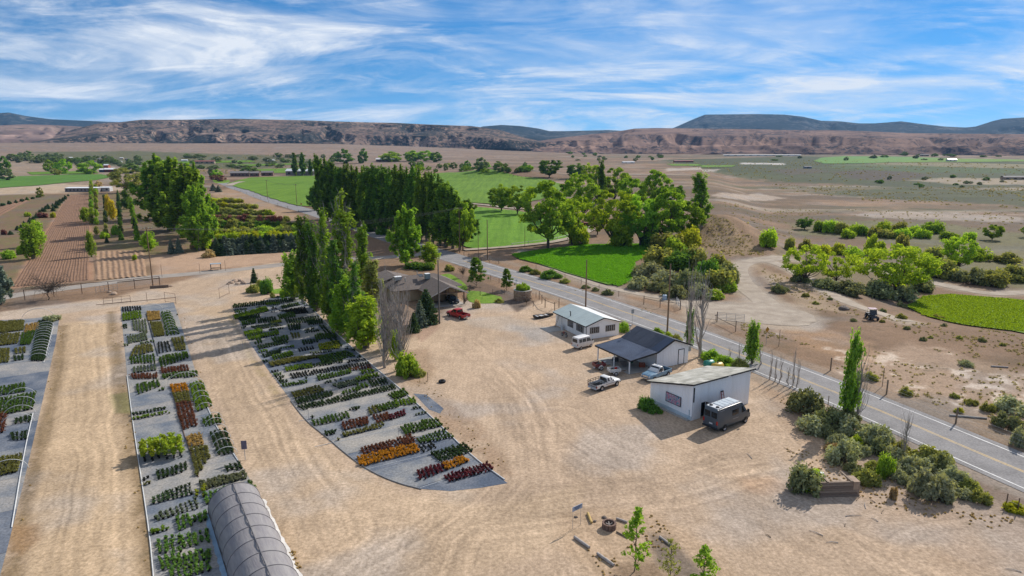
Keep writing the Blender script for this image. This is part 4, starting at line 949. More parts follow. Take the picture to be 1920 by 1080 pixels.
for i, (x, y, ty, w) in enumerate([(715, 440, 420, 20), (690, 434, 414, 22), (735, 452, 434, 18), (660, 426, 404, 24)]):
    plant('bush0', x, y, ty, w, ORD[i] + ' undergrowth bush from the right along the shaded foot of the windbreak' if i else 'undergrowth bush by the trunks in the middle of the windbreak', None, L_ashd)
# trees round the farmstead on the right of the windbreak
for a in [('ash0', 940, 396, 344, 48, 'round tree with a short dark trunk left in the farmstead group', L_ash), ('ash1', 970, 402, 346, 54, 'round tree beside the gravel driveway, second from left in the farmstead group', L_ash),
          ('ash2', 1028, 466, 336, 104, 'large full tree with its trunk at the edge of the near alfalfa field', L_ash), ('ash3', 1072, 458, 368, 66, 'yellow green tree right of the large full tree', L_lime),
          ('ash1', 1090, 412, 322, 84, 'broad tree behind the large full tree', L_ash), ('ash3', 1030, 333, 299, 48, 'dark round tree standing alone behind the pale field', L_ashd), ('ash0', 1080, 335, 305, 36, 'dark round tree left of the lone farmstead poplar', L_ashd),
          ('pop2', 1126, 385, 298, 24, 'dark slim poplar rising from the farmstead trees', L_popd), ('ash1', 1152, 380, 312, 62, 'light green tree behind and right of the slim poplar', L_ash), ('ash0', 1108, 350, 304, 30, 'pale green tree top left of the slim poplar', L_lime),
          ('ash2', 1222, 400, 317, 62, 'tall dark tree at the back right of the farmstead', L_ash), ('ash3', 1186, 395, 332, 60, 'green tree behind the yellow green willow', L_ash), ('ash1', 1150, 462, 354, 92, 'wide yellow green willow in the middle of the farmstead trees', L_lime),
          ('ash0', 1200, 462, 362, 70, 'green tree right of the yellow green willow', L_ash), ('ash2', 1243, 460, 350, 82, 'large green tree left of the bluff', L_ash), ('ash3', 1285, 450, 374, 66, 'green tree on the edge of the bluff', L_ash),
          ('popg2', 1314, 428, 318, 38, 'tall loose poplar on top of the bluff', L_pop), ('ash3', 1258, 405, 345, 50, 'dark tree crown behind the tree at the bluff edge', L_ashd), ('ash0', 1120, 440, 385, 40, 'small light tree between the farm buildings', L_lime)]:
    plant(a[0], a[1], a[2], a[3], a[4], a[5], 'trees round the farmstead', a[6])
for i, (x, y, ty, w, l, m) in enumerate([(1085, 458, 415, 40, 'light bush left of the willow trunk', L_lime), (1165, 462, 424, 46, 'light bush under the yellow green willow', L_lime), (1220, 462, 425, 40, 'shadowy bush at the top of the near field', L_ashd), (1250, 470, 430, 60, 'olive bush at the foot of the bluff trees', L_olive),
                                      (1290, 462, 420, 44, 'bright yellow green bush on the bluff edge', L_yel), (1265, 480, 440, 40, 'tall bright green bush at the right corner of the near field', L_ash), (976, 322, 309, 14, 'little tree on the bare knoll', L_ashd)]):
    plant('bush0', x, y, ty, w, l, None, m)
# thicket between the near field and the gravel track
G = 'thicket beside the gravel track'
th = [(1235, 500, 458, 62, L_olive, 'bush0'), (1275, 505, 462, 56, L_ashd, 'bush0'), (1215, 520, 486, 56, L_sage, 'sage1'), (1250, 535, 500, 64, L_sage, 'sage0'), (1200, 540, 513, 46, L_sage, 'sage2'), (1290, 540, 500, 60, L_saged, 'sage1'), (1330, 530, 480, 58, L_ashd, 'bush1'),
      (1350, 542, 497, 56, L_olive, 'bush0'), (1320, 556, 528, 60, L_sage, 'sage0'), (1270, 556, 530, 54, L_saged, 'sage2'), (1362, 545, 515, 36, L_ash, 'bush1'), (1300, 505, 455, 46, L_olive, 'bush0'), (1345, 510, 470, 46, L_olive, 'bush1'), (1235, 545, 525, 40, L_saged, 'sage1'), (1340, 560, 540, 30, L_lime, 'bush1'), (1365, 530, 488, 40, L_saged, 'bush0')]
tl = ['tall olive bush at the left corner of the thicket', 'dark green bush behind the thicket front', 'grey green sagebrush along the right edge of the near field', 'big grey green sagebrush in the middle of the thicket', 'low sagebrush at the near corner of the field', 'brown green brush left of the dark bushes', 'dark bush at the back of the thicket near the track',
      'large olive bush beside the curve of the track', 'pale sagebrush at the front right of the thicket', 'brownish low brush above the fence', 'bright green bush at the curve of the track', 'olive bush at the foot of the bluff slope', 'tall olive bush below the bluff', 'low brown brush at the front left of the thicket', 'small lime green bush at the front of the thicket', 'brown green brush touching the gravel curve']
for a, l in zip(th, tl): plant(a[5], a[0], a[1], a[2], a[3], l, G, a[4])
# dead poplars by the road
plant('bare2', 1290, 655, 478, 24, 'bare thin poplar left of the pair by the road behind the dark-roofed building', 'dead poplars by the road')
plant('bare2', 1312, 668, 488, 36, 'bare poplar right of the pair by the road behind the dark-roofed building', 'dead poplars by the road')
plant('popy0', 1292, 650, 572, 15, 'green ivy-like shoots on the left dead poplar by the road', None, L_ashd, name='poplar_shoots')
plant('popy0', 1409, 682, 596, 25, 'slim green poplar between the shed and the road', None, L_pop)
plant('popy1', 1588, 785, 610, 34, 'tall narrow green poplar among the roadside sagebrush', None, L_pop)
plant('bare2', 1606, 790, 640, 26, 'bare thin poplar right beside the narrow green one', 'dead poplars by the road')
plant('bare2', 1693, 858, 760, 20, 'single bare sapling in the roadside brush at right', 'dead poplars by the road')
for i, (x, y, ty) in enumerate([(1444, 712, 655), (1453, 716, 668), (1463, 718, 662), (1486, 724, 650), (1495, 727, 672), (1476, 722, 685), (1385, 690, 640), (1368, 684, 650), (1425, 690, 650)]):
    plant('whip', x, y, ty, 9, 'bare whip-like sapling, ' + ORD[i] + ' in the broken row behind the shed', 'bare saplings behind the shed')
# sagebrush along the near side of the road
sg = [(1508, 772, 718, 64, L_saged, 'sage1'), (1520, 806, 768, 60, L_sage, 'sage0'), (1556, 800, 755, 60, L_saged, 'sage1'), (1600, 815, 772, 64, L_sage, 'sage0'), (1640, 832, 785, 64, L_sage, 'sage1'), (1580, 866, 815, 60, L_sage, 'sage0'), (1648, 850, 815, 50, L_saged, 'sage2'), (1625, 905, 872, 46, L_olive, 'bush1'),
      (1660, 895, 838, 32, L_ash, 'bush0'), (1708, 885, 850, 56, L_sage, 'sage0'), (1745, 930, 870, 76, L_sage, 'sage1'), (1735, 860, 828, 50, L_olive, 'bush1'), (1760, 880, 840, 50, L_saged, 'sage0'), (1790, 905, 868, 56, L_sage, 'sage2'), (1815, 918, 890, 40, L_olive, 'bush1'), (1838, 940, 912, 38, L_olive, 'sage1'), (1510, 920, 862, 70, L_saged, 'bush0'), (1525, 915, 872, 50, L_lime, 'bush1'),
      (1605, 835, 810, 30, L_lime, 'bush1'), (1680, 862, 830, 46, L_sage, 'sage0'), (1900, 955, 935, 46, L_yel, 'sage2'), (1550, 820, 790, 40, L_saged, 'sage2')]
sl = ['large round dark sagebrush nearest the shed by the road', 'sagebrush in front of the large round dark one', 'dark sagebrush at the foot of the narrow green poplar', 'grey sagebrush right of the narrow green poplar', 'sagebrush close to the road in the middle of the clump', 'big grey sagebrush at the yard side of the clump', 'dark brush behind the upright bright bush',
      'dark low bush at the yard edge below the clump', 'upright bright green bush amid the sagebrush', 'grey sagebrush right of the upright bright bush', 'largest grey sagebrush at the yard edge on the right', 'olive bush beside the white road line', 'dark sagebrush between the olive bush and the largest one', 'sagebrush at the right end of the clump', 'olive bush at the far right end of the clump', 'yellowish bush standing apart at the right of the clump',
      'big green brown bush left of the timber wall', 'lime green bush touching the timber wall', 'small lime bush in the middle of the sagebrush clump', 'sagebrush behind the upright bright bush', 'straw-coloured low shrub at the right edge of the yard', 'dark sagebrush in the gap left of the lime bush']
for i, (x, y, w, m) in enumerate([(1536, 792, 34, L_saged), (1572, 836, 40, L_sage), (1612, 852, 40, L_sage), (1602, 884, 34, L_saged), (1690, 902, 36, L_sage), (1716, 915, 30, L_saged), (1772, 915, 44, L_sage), (1640, 880, 30, L_olive), (1662, 872, 34, L_sage), (1805, 932, 34, L_sage), (1560, 845, 28, L_dry), (1625, 820, 44, L_saged), (1728, 878, 40, L_sage), (1590, 790, 40, L_saged), (1690, 845, 36, L_olive), (1765, 862, 36, L_olive)]):
    plant('sage%d' % (i % 3), x, y, y - w * .62, w, 'filler sagebrush, ' + ORD[i] + ' of the small ones tucked among the roadside clump', 'small roadside sagebrush', m)
for a, l in zip(sg, sl): plant(a[5], a[0], a[1], a[2] + 3, a[3] * .92, l, 'roadside brush', a[4])
plant('dry0', 1675, 935, 910, 14, 'dry straw tuft on bare soil below the sagebrush', None)
plant('bush0', 1212, 768, 738, 30, 'green bush at the left corner of the white shed', None, L_ashd); plant('bush1', 1228, 774, 756, 24, 'low bush along the shed wall under the painting', None, L_ashd); plant('bush1', 1205, 757, 744, 14, 'smallest green bush by the shed corner', None, L_ash)
plant('bush0', 1168, 622, 600, 22, 'green bush behind the white workshop gable', None, L_ash)
for i, (x, y, ty, w) in enumerate([(1232, 628, 612, 22), (1252, 634, 620, 20), (1268, 640, 624, 22), (1335, 676, 652, 40), (1360, 686, 664, 40), (1385, 690, 668, 30)]):
    plant('bush1', x, y, ty, w, 'green roadside bush, ' + ORD[i] + ' from the left behind the dark roof', 'bushes along the road behind the buildings', [L_ash, L_lime, L_olive, L_ash, L_ash, L_olive][i])
# bushes on the far verge
for i, (x, y, ty, w, m) in enumerate([(986, 509, 496, 24, L_ashd), (1004, 514, 503, 18, L_olive), (1032, 521, 503, 38, L_ashd), (1060, 530, 520, 20, L_olive), (1098, 540, 532, 16, L_saged), (1116, 545, 537, 14, L_saged), (1140, 552, 540, 20, L_saged)]):
    plant('bush1', x, y, ty, w, 'verge bush, ' + ORD[i] + ' from the left across the road', 'bushes on the far verge', m)
# creek on the right
for a in [('cot1', 1510, 530, 458, 80, 'rounded lime green cottonwood by the gravel track bend', L_lime), ('cot1', 1568, 532, 472, 62, 'small cottonwood with a leaning dark trunk', L_lime), ('cot0', 1668, 552, 456, 150, 'wide spreading cottonwood with dark limbs by the low field', L_lime),
          ('ash0', 1508, 430, 407, 30, 'round dark tree at the left end of the creek line', L_ashd), ('bush0', 1440, 462, 423, 34, 'upright yellow green willow at the foot of the bluff', L_lime), ('ash3', 1860, 450, 421, 36, 'round lone tree on the plain at the right', L_ash), ('ash0', 1795, 508, 438, 56, 'tall light green willow right of the spreading cottonwood', L_lime),
          ('ash1', 1925, 445, 420, 24, 'tree cut by the right edge on the plain', L_ash)]:
    plant(a[0], a[1], a[2], a[3], a[4], a[5], None, a[6])
G = 'shrubs along the creek'
ck = [(1537, 434, 410, 24), (1556, 436, 408, 26), (1578, 438, 412, 26), (1600, 440, 416, 24), (1618, 441, 418, 20), (1655, 438, 410, 28), (1686, 438, 411, 28), (1712, 440, 420, 26), (1748, 436, 411, 40), (1730, 446, 426, 30), (1640, 444, 422, 26), (1690, 446, 425, 36), (1780, 448, 432, 34), (1818, 450, 432, 24), (1665, 446, 428, 30), (1590, 446, 426, 24)]
for i, a in enumerate(ck): plant('bush0', a[0], a[1], a[2], a[3], 'creek shrub, ' + ORD[i] + ' of the green belt beyond the spreading cottonwood', G, [L_ash, L_lime, L_olive, L_lime][i % 4])
sh = [(1542, 478, 455, 30, L_yel, 'round yellow shrub behind the rounded cottonwood'), (1570, 476, 452, 30, L_yel, 'second round yellow shrub behind the small cottonwood'), (1600, 480, 458, 34, L_lime, 'lime shrub left behind the spreading cottonwood'), (1480, 470, 440, 20, L_olive, 'thin olive shrub above the track bend'), (1510, 470, 444, 22, L_olive, 'olive shrub right above the track bend'),
      (1640, 476, 432, 34, L_lime, 'upright lime shrub behind the spreading cottonwood'), (1690, 470, 434, 24, L_olive, 'slender olive shrub behind the spreading cottonwood'), (1770, 520, 480, 54, L_olive, 'olive thicket right of the spreading cottonwood'), (1820, 530, 496, 60, L_saged, 'dark thicket above the low gravel track'), (1860, 535, 500, 50, L_olive, 'thicket in the middle of the right edge'),
      (1900, 525, 492, 56, L_olive, 'thicket at the right edge above the gravel track'), (1840, 488, 462, 40, L_lime, 'light shrub behind the right thicket'), (1750, 485, 458, 36, L_olive, 'olive shrub behind the tall light willow'), (1890, 492, 470, 44, L_olive, 'olive shrub far back at the right edge'),
      (1545, 540, 516, 50, L_saged, 'dark brush under the rounded cottonwood'), (1590, 552, 522, 52, L_saged, 'dark brush under the small cottonwood'), (1640, 556, 520, 58, L_saged, 'dark brush under the left limbs of the spreading cottonwood'), (1690, 564, 530, 52, L_sage, 'grey brush at the corner of the low field'), (1725, 545, 518, 46, L_saged, 'brush under the right limbs of the spreading cottonwood'), (1500, 528, 508, 30, L_saged, 'brush at the edge of the gravel bend')]
for i, a in enumerate(sh): plant(['bush0', 'bush1', 'sage0'][i % 3], a[0], a[1], a[2], a[3], a[5], 'brush round the creek cottonwoods', a[4])
for i, (x, y, ty, w, m, l) in enumerate([(1900, 770, 740, 60, L_sage, 'big sagebrush at the right edge beyond the road'), (1888, 800, 770, 46, L_saged, 'second sagebrush at the right edge beyond the road'), (1908, 835, 795, 30, L_sage, 'small sagebrush near the road at the right edge'), (1798, 773, 762, 16, L_yel, 'yellow green tuft by the fence post beyond the road'), (1852, 770, 752, 24, L_olive, 'olive tuft left of the big sagebrush'), (1632, 712, 695, 28, L_olive, 'olive bush right of the narrow poplar beyond the road'),
                                         (1700, 740, 722, 22, L_olive, 'olive bush at the verge beyond the road'), (1790, 745, 735, 16, L_olive, 'small bush in the scrub beyond the road'), (1822, 758, 746, 26, L_olive, 'greenish bush in the scrub beyond the road'), (1810, 685, 672, 26, L_sage, 'grey bush on the bank at right'), (1460, 548, 530, 26, L_saged, 'brush between the two gravel tracks')]):
    plant('sage%d' % (i % 3), x, y, ty, w, l, 'scrub beyond the road', m)
for i, (x, y, w) in enumerate([(1600, 602, 12), (1654, 604, 10), (1730, 638, 14), (1745, 634, 10), (1700, 617, 12), (1755, 597, 16), (1690, 575, 18), (1765, 598, 12), (1655, 585, 14), (1800, 635, 12), (1842, 640, 14), (1880, 648, 12), (1770, 612, 12), (1510, 556, 14), (1475, 545, 12), (1530, 570, 12), (1556, 562, 10), (1690, 598, 20)]):
    plant('sage%d' % (i % 3), x, y, y - w * .6, w, 'low tuft of scrub, ' + ORD[i] + ' on the dry slope between road and low field', 'tufts on the dry slope', [L_saged, L_olive][i % 2])
# front saplings
plant('sap0', 1190, 1072, 946, 64, 'tallest sapling at the bottom edge, nearest the fire ring', None, L_ash)
plant('sap1', 1256, 1092, 1008, 46, 'thin pale sapling in the middle of the bottom three', None, L_olive)
plant('sap2', 1318, 1094, 1022, 52, 'right of the three saplings at the bottom edge', None, L_ash)
# ------------------------------------------------------------------ nursery field rows
row(['con2'], (20, 440), (128, 368), 14, (10, 4), (9, 5), 'small dark conifer, {n} in the leftmost diagonal row of the field', 'leftmost conifer row', L_con, 0.3)
row(['con2', 'bush0'], (-20, 392), (80, 368), 10, (9, 5), (9, 6), 'little dark shrub, {n} in the back corner row of the field', 'back corner row', [L_con, L_ashd], 0.5, name='nursery_shrub')
row(['con2'], (40, 432), (90, 388), 9, (10, 7), (8, 7), 'dark conifer, {n} in the second diagonal row of the field', 'second conifer row', L_con, .3)
row(['con2'], (100, 396), (122, 374), 6, (12, 8), (8, 6), 'dark conifer, {n} in the short row left of the ploughed strip', 'short conifer row', L_con, .2)
for a in [('popy0', 62, 486, 415, 32, 'tall bright green nursery tree at the left', L_ash), ('popy0', 72, 462, 410, 26, 'bright green nursery tree behind the tall one', L_lime), ('bush0', 44, 476, 455, 22, 'green shrub left of the tall bright nursery tree', L_ash), ('bush0', 16, 485, 466, 22, 'dark green shrub at left above the side road', L_ash),
          ('bush0', 52, 406, 396, 12, 'bright lime shrub in the field', L_lime), ('bush0', 80, 408, 396, 20, 'purple-leaved shrub in the field', L_plum), ('bush0', 100, 408, 396, 10, 'yellow shrub beside the purple one', L_yel), ('popy0', 161, 416, 387, 17, 'round lime tree at the edge of the ploughed strip', L_lime),
          ('popy0', 172, 482, 430, 15, 'columnar green tree in the row right of the ploughed strip', L_ash), ('popy0', 204, 400, 362, 10, 'narrow golden tree in the shaded rows', L_gold), ('popy0', 212, 412, 372, 14, 'brightest golden tree in the shaded rows', L_gold), ('bush0', 197, 447, 432, 16, 'lime shrub in the shaded rows', L_lime), ('bush0', 216, 440, 418, 13, 'green shrub beside the lime one in the shaded rows', L_ash), ('bush0', 253, 488, 475, 9, 'tiny lime shrub near the utility pole', L_lime),
          ('popy0', 280, 470, 432, 26, 'yellow green tree directly behind the utility pole', L_lime), ('con2', 322, 476, 448, 14, 'grey green conifer left of its twin below the big poplar clump', L_conb), ('con2', 336, 474, 446, 14, 'grey green conifer right of its twin below the big poplar clump', L_conb), ('bush0', 383, 468, 428, 28, 'lime shrub at the foot of the big poplar clump', L_lime), ('bush1', 368, 466, 444, 18, 'dry pinkish shrub beside the lime shrub', L_dry),
          ('popy1', 238, 392, 352, 18, 'dark pointed tree in the shaded rows', L_popd), ('popy0', 390, 440, 395, 30, 'lime green tree right under the big poplar clump', L_lime), ('bush1', 392, 482, 465, 22, 'twiggy brown bush beside the small table by the side road', L_dry), ('bush0', 8, 440, 428, 10, 'purplish shrub at the left edge of the field', L_plum)]:
    plant(a[0], a[1], a[2], a[3], a[4], a[5], None, a[6], name='nursery_tree')
row(['popy0'], (173, 420), (172, 352), 9, (18, 14), (9, 7), 'young tree, {n} in the row right beside the ploughed strip', 'row beside the ploughed strip', [L_ash, L_lime, L_olive], .3, name='nursery_tree')
row(['popy0'], (182, 440), (180, 356), 9, (18, 12), (8, 6), 'young tree, {n} in the second row right of the ploughed strip', 'second row right of the strip', [L_olive, L_lime], .3, name='nursery_tree')
row(['con2', 'popy0'], (228, 450), (222, 372), 10, (20, 14), (9, 7), 'dark young tree, {n} in the shaded row below the big clump', 'first shaded row', [L_con, L_popd], .3, name='nursery_tree')
row(['con2', 'popy0'], (258, 450), (245, 380), 10, (20, 14), (10, 8), 'dark young tree, {n} in the shaded row nearest the big clump', 'second shaded row', [L_con, L_popd, L_ash], .4, name='nursery_tree')
row(['con2', 'bush0'], (200, 455), (196, 372), 10, (14, 10), (8, 6), 'young shrub, {n} in the row left of the golden trees', 'row left of the golden trees', [L_con, L_olive], .4, name='nursery_shrub')
# the shrub block: six rows receding from the side road
rows_ = [((408, 479), (556, 470), 16, (20, 17), (17, 15), [L_conb, L_conb, L_con], 'grey green conifer, {n} from the left in the front row of the shrub block', 'con2'),
         ((404, 466), (556, 458), 15, (20, 17), (17, 15), [L_conb, L_con], 'conifer, {n} from the left in the second row of the shrub block', 'con2'),
         ((412, 456), (556, 448), 14, (18, 16), (18, 16), [L_yel, L_lime, L_lime], 'yellow green shrub, {n} from the left in the third row of the block', 'bush0'),
         ((404, 444), (554, 438), 13, (18, 15), (18, 16), [L_yel, L_lime, L_olive], 'lime shrub, {n} from the left in the fourth row of the block', 'bush0'),
         ((402, 428), (552, 427), 13, (16, 12), (18, 15), [L_ashd, L_olive, L_olive], 'dark shrub, {n} from the left in the fifth row of the block', 'bush1'),
         ((402, 414), (535, 415), 12, (13, 10), (17, 14), [L_plum, L_olive, L_olive], 'brownish shrub, {n} from the left in the sixth row of the block', 'bush1'),
         ((400, 401), (505, 403), 10, (12, 9), (16, 14), [L_olive, L_lime, L_olive], 'olive shrub, {n} from the left in the seventh row of the block', 'bush1'),
         ((398, 390), (478, 391), 9, (11, 9), (15, 13), [L_olive, L_olive, L_yel], 'olive shrub, {n} from the left in the eighth row of the block', 'bush0'),
         ((396, 380), (452, 380), 8, (10, 8), (14, 12), [L_olive, L_yel], 'olive shrub, {n} from the left in the last row of the block', 'bush0')]
for a, b, n, hp, wp, ms, l, k in rows_: row([k], a, b, int(n * 1.3), (hp[0] * 1.15, hp[1] * 1.15), (wp[0] * 1.25, wp[1] * 1.25), l, 'rows of the shrub block', ms, .8, name='nursery_shrub')
# ------------------------------------------------------------------ distant trees
def single(key):
    if key not in LOW:
        tr, cr = PROTO[key]; bm = bmesh.new(); bm.from_mesh(cr); LOW[key] = cr
    return LOW[key]
def fartree(key, x, y, ty, w, label, group, m, name='distant_tree'):
    p = P(x, y); h = max(1.5, top_z(p, ty) - p.z); ww = w * depth(p) / F; ph, pw = DIM[key]
    t = thing(name, label, 'tree', (p.x, p.y, p.z - .1), random.uniform(0, 6.28), group, (ww / pw, ww / pw, h / ph))
    inst('trunk', PROTO[key][0], t); inst('crown', PROTO[key][1], t, mat=m); return t
for a in [('farp', 554, 330, 285, 12, 'left of two slim dark poplars behind the pale field', L_popd), ('farp', 568, 330, 285, 12, 'right of two slim dark poplars behind the pale field', L_popd), ('farp', 583, 330, 297, 9, 'shortest slim poplar beside the dark pair', L_popd), ('far0', 645, 307, 278, 32, 'round dark tree on the skyline behind the windbreak', L_ashd), ('far1', 680, 306, 277, 20, 'uneven tree right of the round skyline tree', L_ashd), ('far0', 625, 304, 290, 16, 'small light tree left of the round skyline tree', L_far),
          ('far1', 735, 303, 283, 42, 'left broad tree of the grove behind the windbreak', L_ash), ('far1', 775, 302, 281, 40, 'second broad tree of the grove behind the windbreak', L_ash), ('far0', 800, 302, 281, 32, 'third broad tree of the grove behind the windbreak', L_ash), ('far0', 818, 304, 284, 24, 'right end tree of the grove behind the windbreak', L_ashd), ('far0', 902, 320, 294, 28, 'pale green tree behind the upper pale field', L_farb), ('far1', 936, 322, 301, 24, 'dark tree right of the pale green one behind the field', L_far), ('far0', 876, 318, 300, 16, 'small dark tree left of the pale green one behind the field', L_ashd),
          ('far0', 8, 328, 291, 26, 'dark green tree at the left edge by the far field', L_ashd), ('far0', 12, 338, 314, 24, 'greyish bush below the tree at the left edge', L_farb), ('far0', 93, 322, 298, 20, 'left of the dark green trees beside the far field', L_ash), ('far1', 118, 326, 297, 30, 'middle of the dark green trees beside the far field', L_ash), ('far1', 106, 328, 315, 18, 'low olive bush between the far field trees', L_olive), ('far1', 168, 326, 300, 42, 'wide green tree left of the red and white barn', L_ash), ('ash1', 236, 362, 313, 58, 'large round olive tree left of the big poplar clump', L_olive), ('far1', 245, 325, 305, 40, 'olive tree behind the large round one', L_far), ('far0', 185, 352, 338, 14, 'small dry tree beside the long low greenhouse', L_dry),
          ('far0', 205, 307, 297, 14, 'small green tree above the red and white barn', L_far), ('far0', 76, 370, 350, 12, 'spindly olive tree at the back of the nursery field', L_olive), ('far0', 407, 334, 317, 22, 'green tree right behind the big poplar clump', L_ash), ('far1', 398, 330, 312, 16, 'pale tree right behind the big poplar clump', L_farb), ('far0', 402, 338, 327, 16, 'purple-leaved round tree on the small lawn', L_plum), ('far0', 414, 340, 327, 20, 'larger purple-leaved tree on the small lawn', L_plum), ('far1', 465, 325, 311, 32, 'dark tree behind the brown farmhouse', L_ashd), ('con2', 400, 358, 344, 12, 'left dark conifer beside the road bend', L_conb), ('con2', 410, 360, 347, 12, 'right dark conifer beside the road bend', L_conb), ('far0', 372, 346, 340, 20, 'small bush at the road bend', L_ashd)]:
    fartree(*a[:6], None, a[6]) if not a[0].startswith('con') else plant(a[0], *a[1:6], None, a[6])
rng = random.Random(5)
def belt(x0, x1, y0, y1, n, h, w, label, group, ms):
    xs = sorted(rng.uniform(x0, x1) for _ in range(n))
    for i, x in enumerate(xs):
        y = rng.uniform(y0, y1); fartree(rng.choice(['far0', 'far1']), x, y, y - rng.uniform(*h), rng.uniform(*w), label.replace('{n}', ORD[i]), group, rng.choice(ms))
belt(-60, 115, 295, 307, 34, (8, 15), (12, 24), 'tree {n} from left in the grey green belt at the far left', 'far left tree belt', [L_farb, L_far, L_farb])
belt(120, 262, 298, 312, 34, (6, 11), (9, 17), 'tree {n} from left among the village roofs', 'village trees', [L_farb, L_far])
belt(340, 620, 294, 318, 48, (4, 9), (9, 20), 'small tree {n} from left in the hedges beyond the brown farmhouse', 'far hedge trees', [L_farb, L_far])
belt(770, 1000, 312, 324, 34, (6, 14), (9, 18), 'tree {n} from left in the hedge behind the upper pale field', 'hedge behind the upper field', [L_ashd, L_far, L_ash])
belt(1040, 1240, 286, 302, 22, (3, 7), (6, 12), 'tiny tree {n} from left at the foot of the middle hills', 'trees at the foot of the hills', [L_farb, L_ashd])
belt(1440, 1920, 287, 302, 26, (3, 8), (8, 16), 'tiny tree {n} from left round the far right field', 'trees round the far right field', [L_farb, L_ashd, L_far])
belt(1560, 1920, 330, 352, 16, (4, 8), (8, 14), 'dark bush {n} from left on the far right plain', 'bushes on the far right plain', [L_farb, L_ashd])
# loose brush of the dry plain, too many to count: one object
def scrub(zones, label, m, seed):
    r_ = np.random.default_rng(seed); C = []; Rd = []
    for poly, n, s in zones:
        q = [P(*p) for p in poly]; xs = [p.x for p in q]; ys = [p.y for p in q]
        X = r_.uniform(min(xs), max(xs), n * 4); Y = r_.uniform(min(ys), max(ys), n * 4); ins = np.zeros(len(X), bool)
        for a, b in zip(q, q[1:] + q[:1]): ins ^= ((a.y > Y) != (b.y > Y)) & (X < (b.x - a.x) * (Y - a.y) / (b.y - a.y + 1e-12) + a.x)
        keep = ins & (fbm(X / 14., Y / 14., seed, 3) > .47); X, Y = X[keep][:n], Y[keep][:n]; s_ = s * r_.uniform(.35, 1.2, len(X)) * .8; Z = H(X, Y) + s_ * .35
        C.append(np.c_[X, Y, Z]); Rd.append(np.c_[s_, s_, s_ * .45])
    C = np.concatenate(C); Rd = np.concatenate(Rd); V, T = leaves(r_, C, Rd, 16, .5, up=.4); 
    sc = np.repeat(Rd[:, 0], 16 * 4); ctr = np.repeat(V.reshape(-1, 4, 3).mean(1), 4, 0); V = ctr + (V - ctr) * np.clip(sc, .25, 2.0)[:, None]
    return tag(inst('scrub', leafmesh('scrub', V, T, m)), label, 'scrub', kind='stuff')
scrub([([(1600, 660), (1930, 650), (2100, 700), (2100, 860), (1930, 825), (1640, 715)], 420, .35), ([(1420, 500), (1540, 545), (1640, 600), (1560, 590), (1460, 560)], 160, .4), ([(1290, 415), (1345, 405), (1420, 455), (1440, 480), (1370, 480), (1290, 455)], 800, .5),
       ([(1640, 600), (1750, 585), (1930, 640), (1930, 690), (1760, 640)], 240, .4), ([(1350, 380), (1500, 390), (1930, 400), (1930, 440), (1560, 410), (1400, 430)], 420, .8), ([(1440, 345), (1600, 350), (1930, 350), (1930, 392), (1640, 378), (1480, 360)], 700, 1.2), ([(1250, 305), (1500, 300), (1930, 310), (1930, 345), (1500, 342), (1330, 325)], 800, 1.9),
       ([(880, 480), (1000, 508), (1110, 548), (1280, 600), (1280, 606), (1100, 552), (980, 512)], 160, .25), ([(340, 290), (620, 292), (620, 325), (430, 330), (340, 320)], 500, 2.0), ([(1380, 600), (1420, 615), (1560, 660), (1600, 700), (1500, 672), (1400, 630)], 160, .3)],
      'low dry brush scattered over the plain and slopes', leafmat('dry brush leaves', (.10, .085, .045), (.20, .17, .09), .3), 9)
scrub([([(205, 590), (222, 590), (290, 1080), (262, 1080)], 260, .12), ([(112, 605), (122, 612), (60, 900), (30, 1070), (15, 1070), (60, 860)], 220, .12), ([(330, 575), (345, 580), (385, 730), (365, 730)], 90, .1), ([(770, 690), (830, 740), (960, 880), (935, 885), (800, 760)], 90, .07),
       ([(1420, 700), (1480, 700), (1560, 850), (1800, 960), (1900, 970), (1900, 1000), (1640, 950), (1480, 860)], 320, .12), ([(495, 940), (515, 940), (570, 1080), (545, 1080)], 110, .12), ([(1060, 960), (1230, 965), (1330, 1080), (1130, 1080)], 90, .07)],
      'dry weeds growing along the edges of the drives', L_dry, 10)
# ================================================================== nursery beds
def inside(poly, x, y):
    c = False
    for (x0, y0), (x1, y1) in zip(poly, poly[1:] + poly[:1]):
        if (y0 > y) != (y1 > y) and x < (x1 - x0) * (y - y0) / (y1 - y0 + 1e-12) + x0: c = not c
    return c
def clip(poly, ax, lo, hi):
    """cut a polygon to lo < dot(p, ax) < hi"""
    for s, lim in ((1, lo), (-1, -hi)):
        out = []
        for a, b in zip(poly, poly[1:] + poly[:1]):
            da, db = s * (a[0] * ax.x + a[1] * ax.y) - lim, s * (b[0] * ax.x + b[1] * ax.y) - lim
            if da >= 0: out.append(a)
            if (da >= 0) != (db >= 0):
                t = da / (da - db); out.append((a[0] + (b[0] - a[0]) * t, a[1] + (b[1] - a[1]) * t))
        poly = out
        if len(poly) < 3: return []
    return poly
CL = [mat('weed cloth %d' % i, c, .85, 0, .33, c2=c2, lo=.38, hi=.64, bump=.5, bscale=4, fine=.26, spec=.15) for i, (c, c2) in enumerate([((.125, .145, .175), (.25, .245, .235)), ((.18, .188, .20), (.31, .285, .255)), ((.08, .10, .135), (.175, .185, .205)), ((.225, .222, .215), (.33, .30, .26))])]
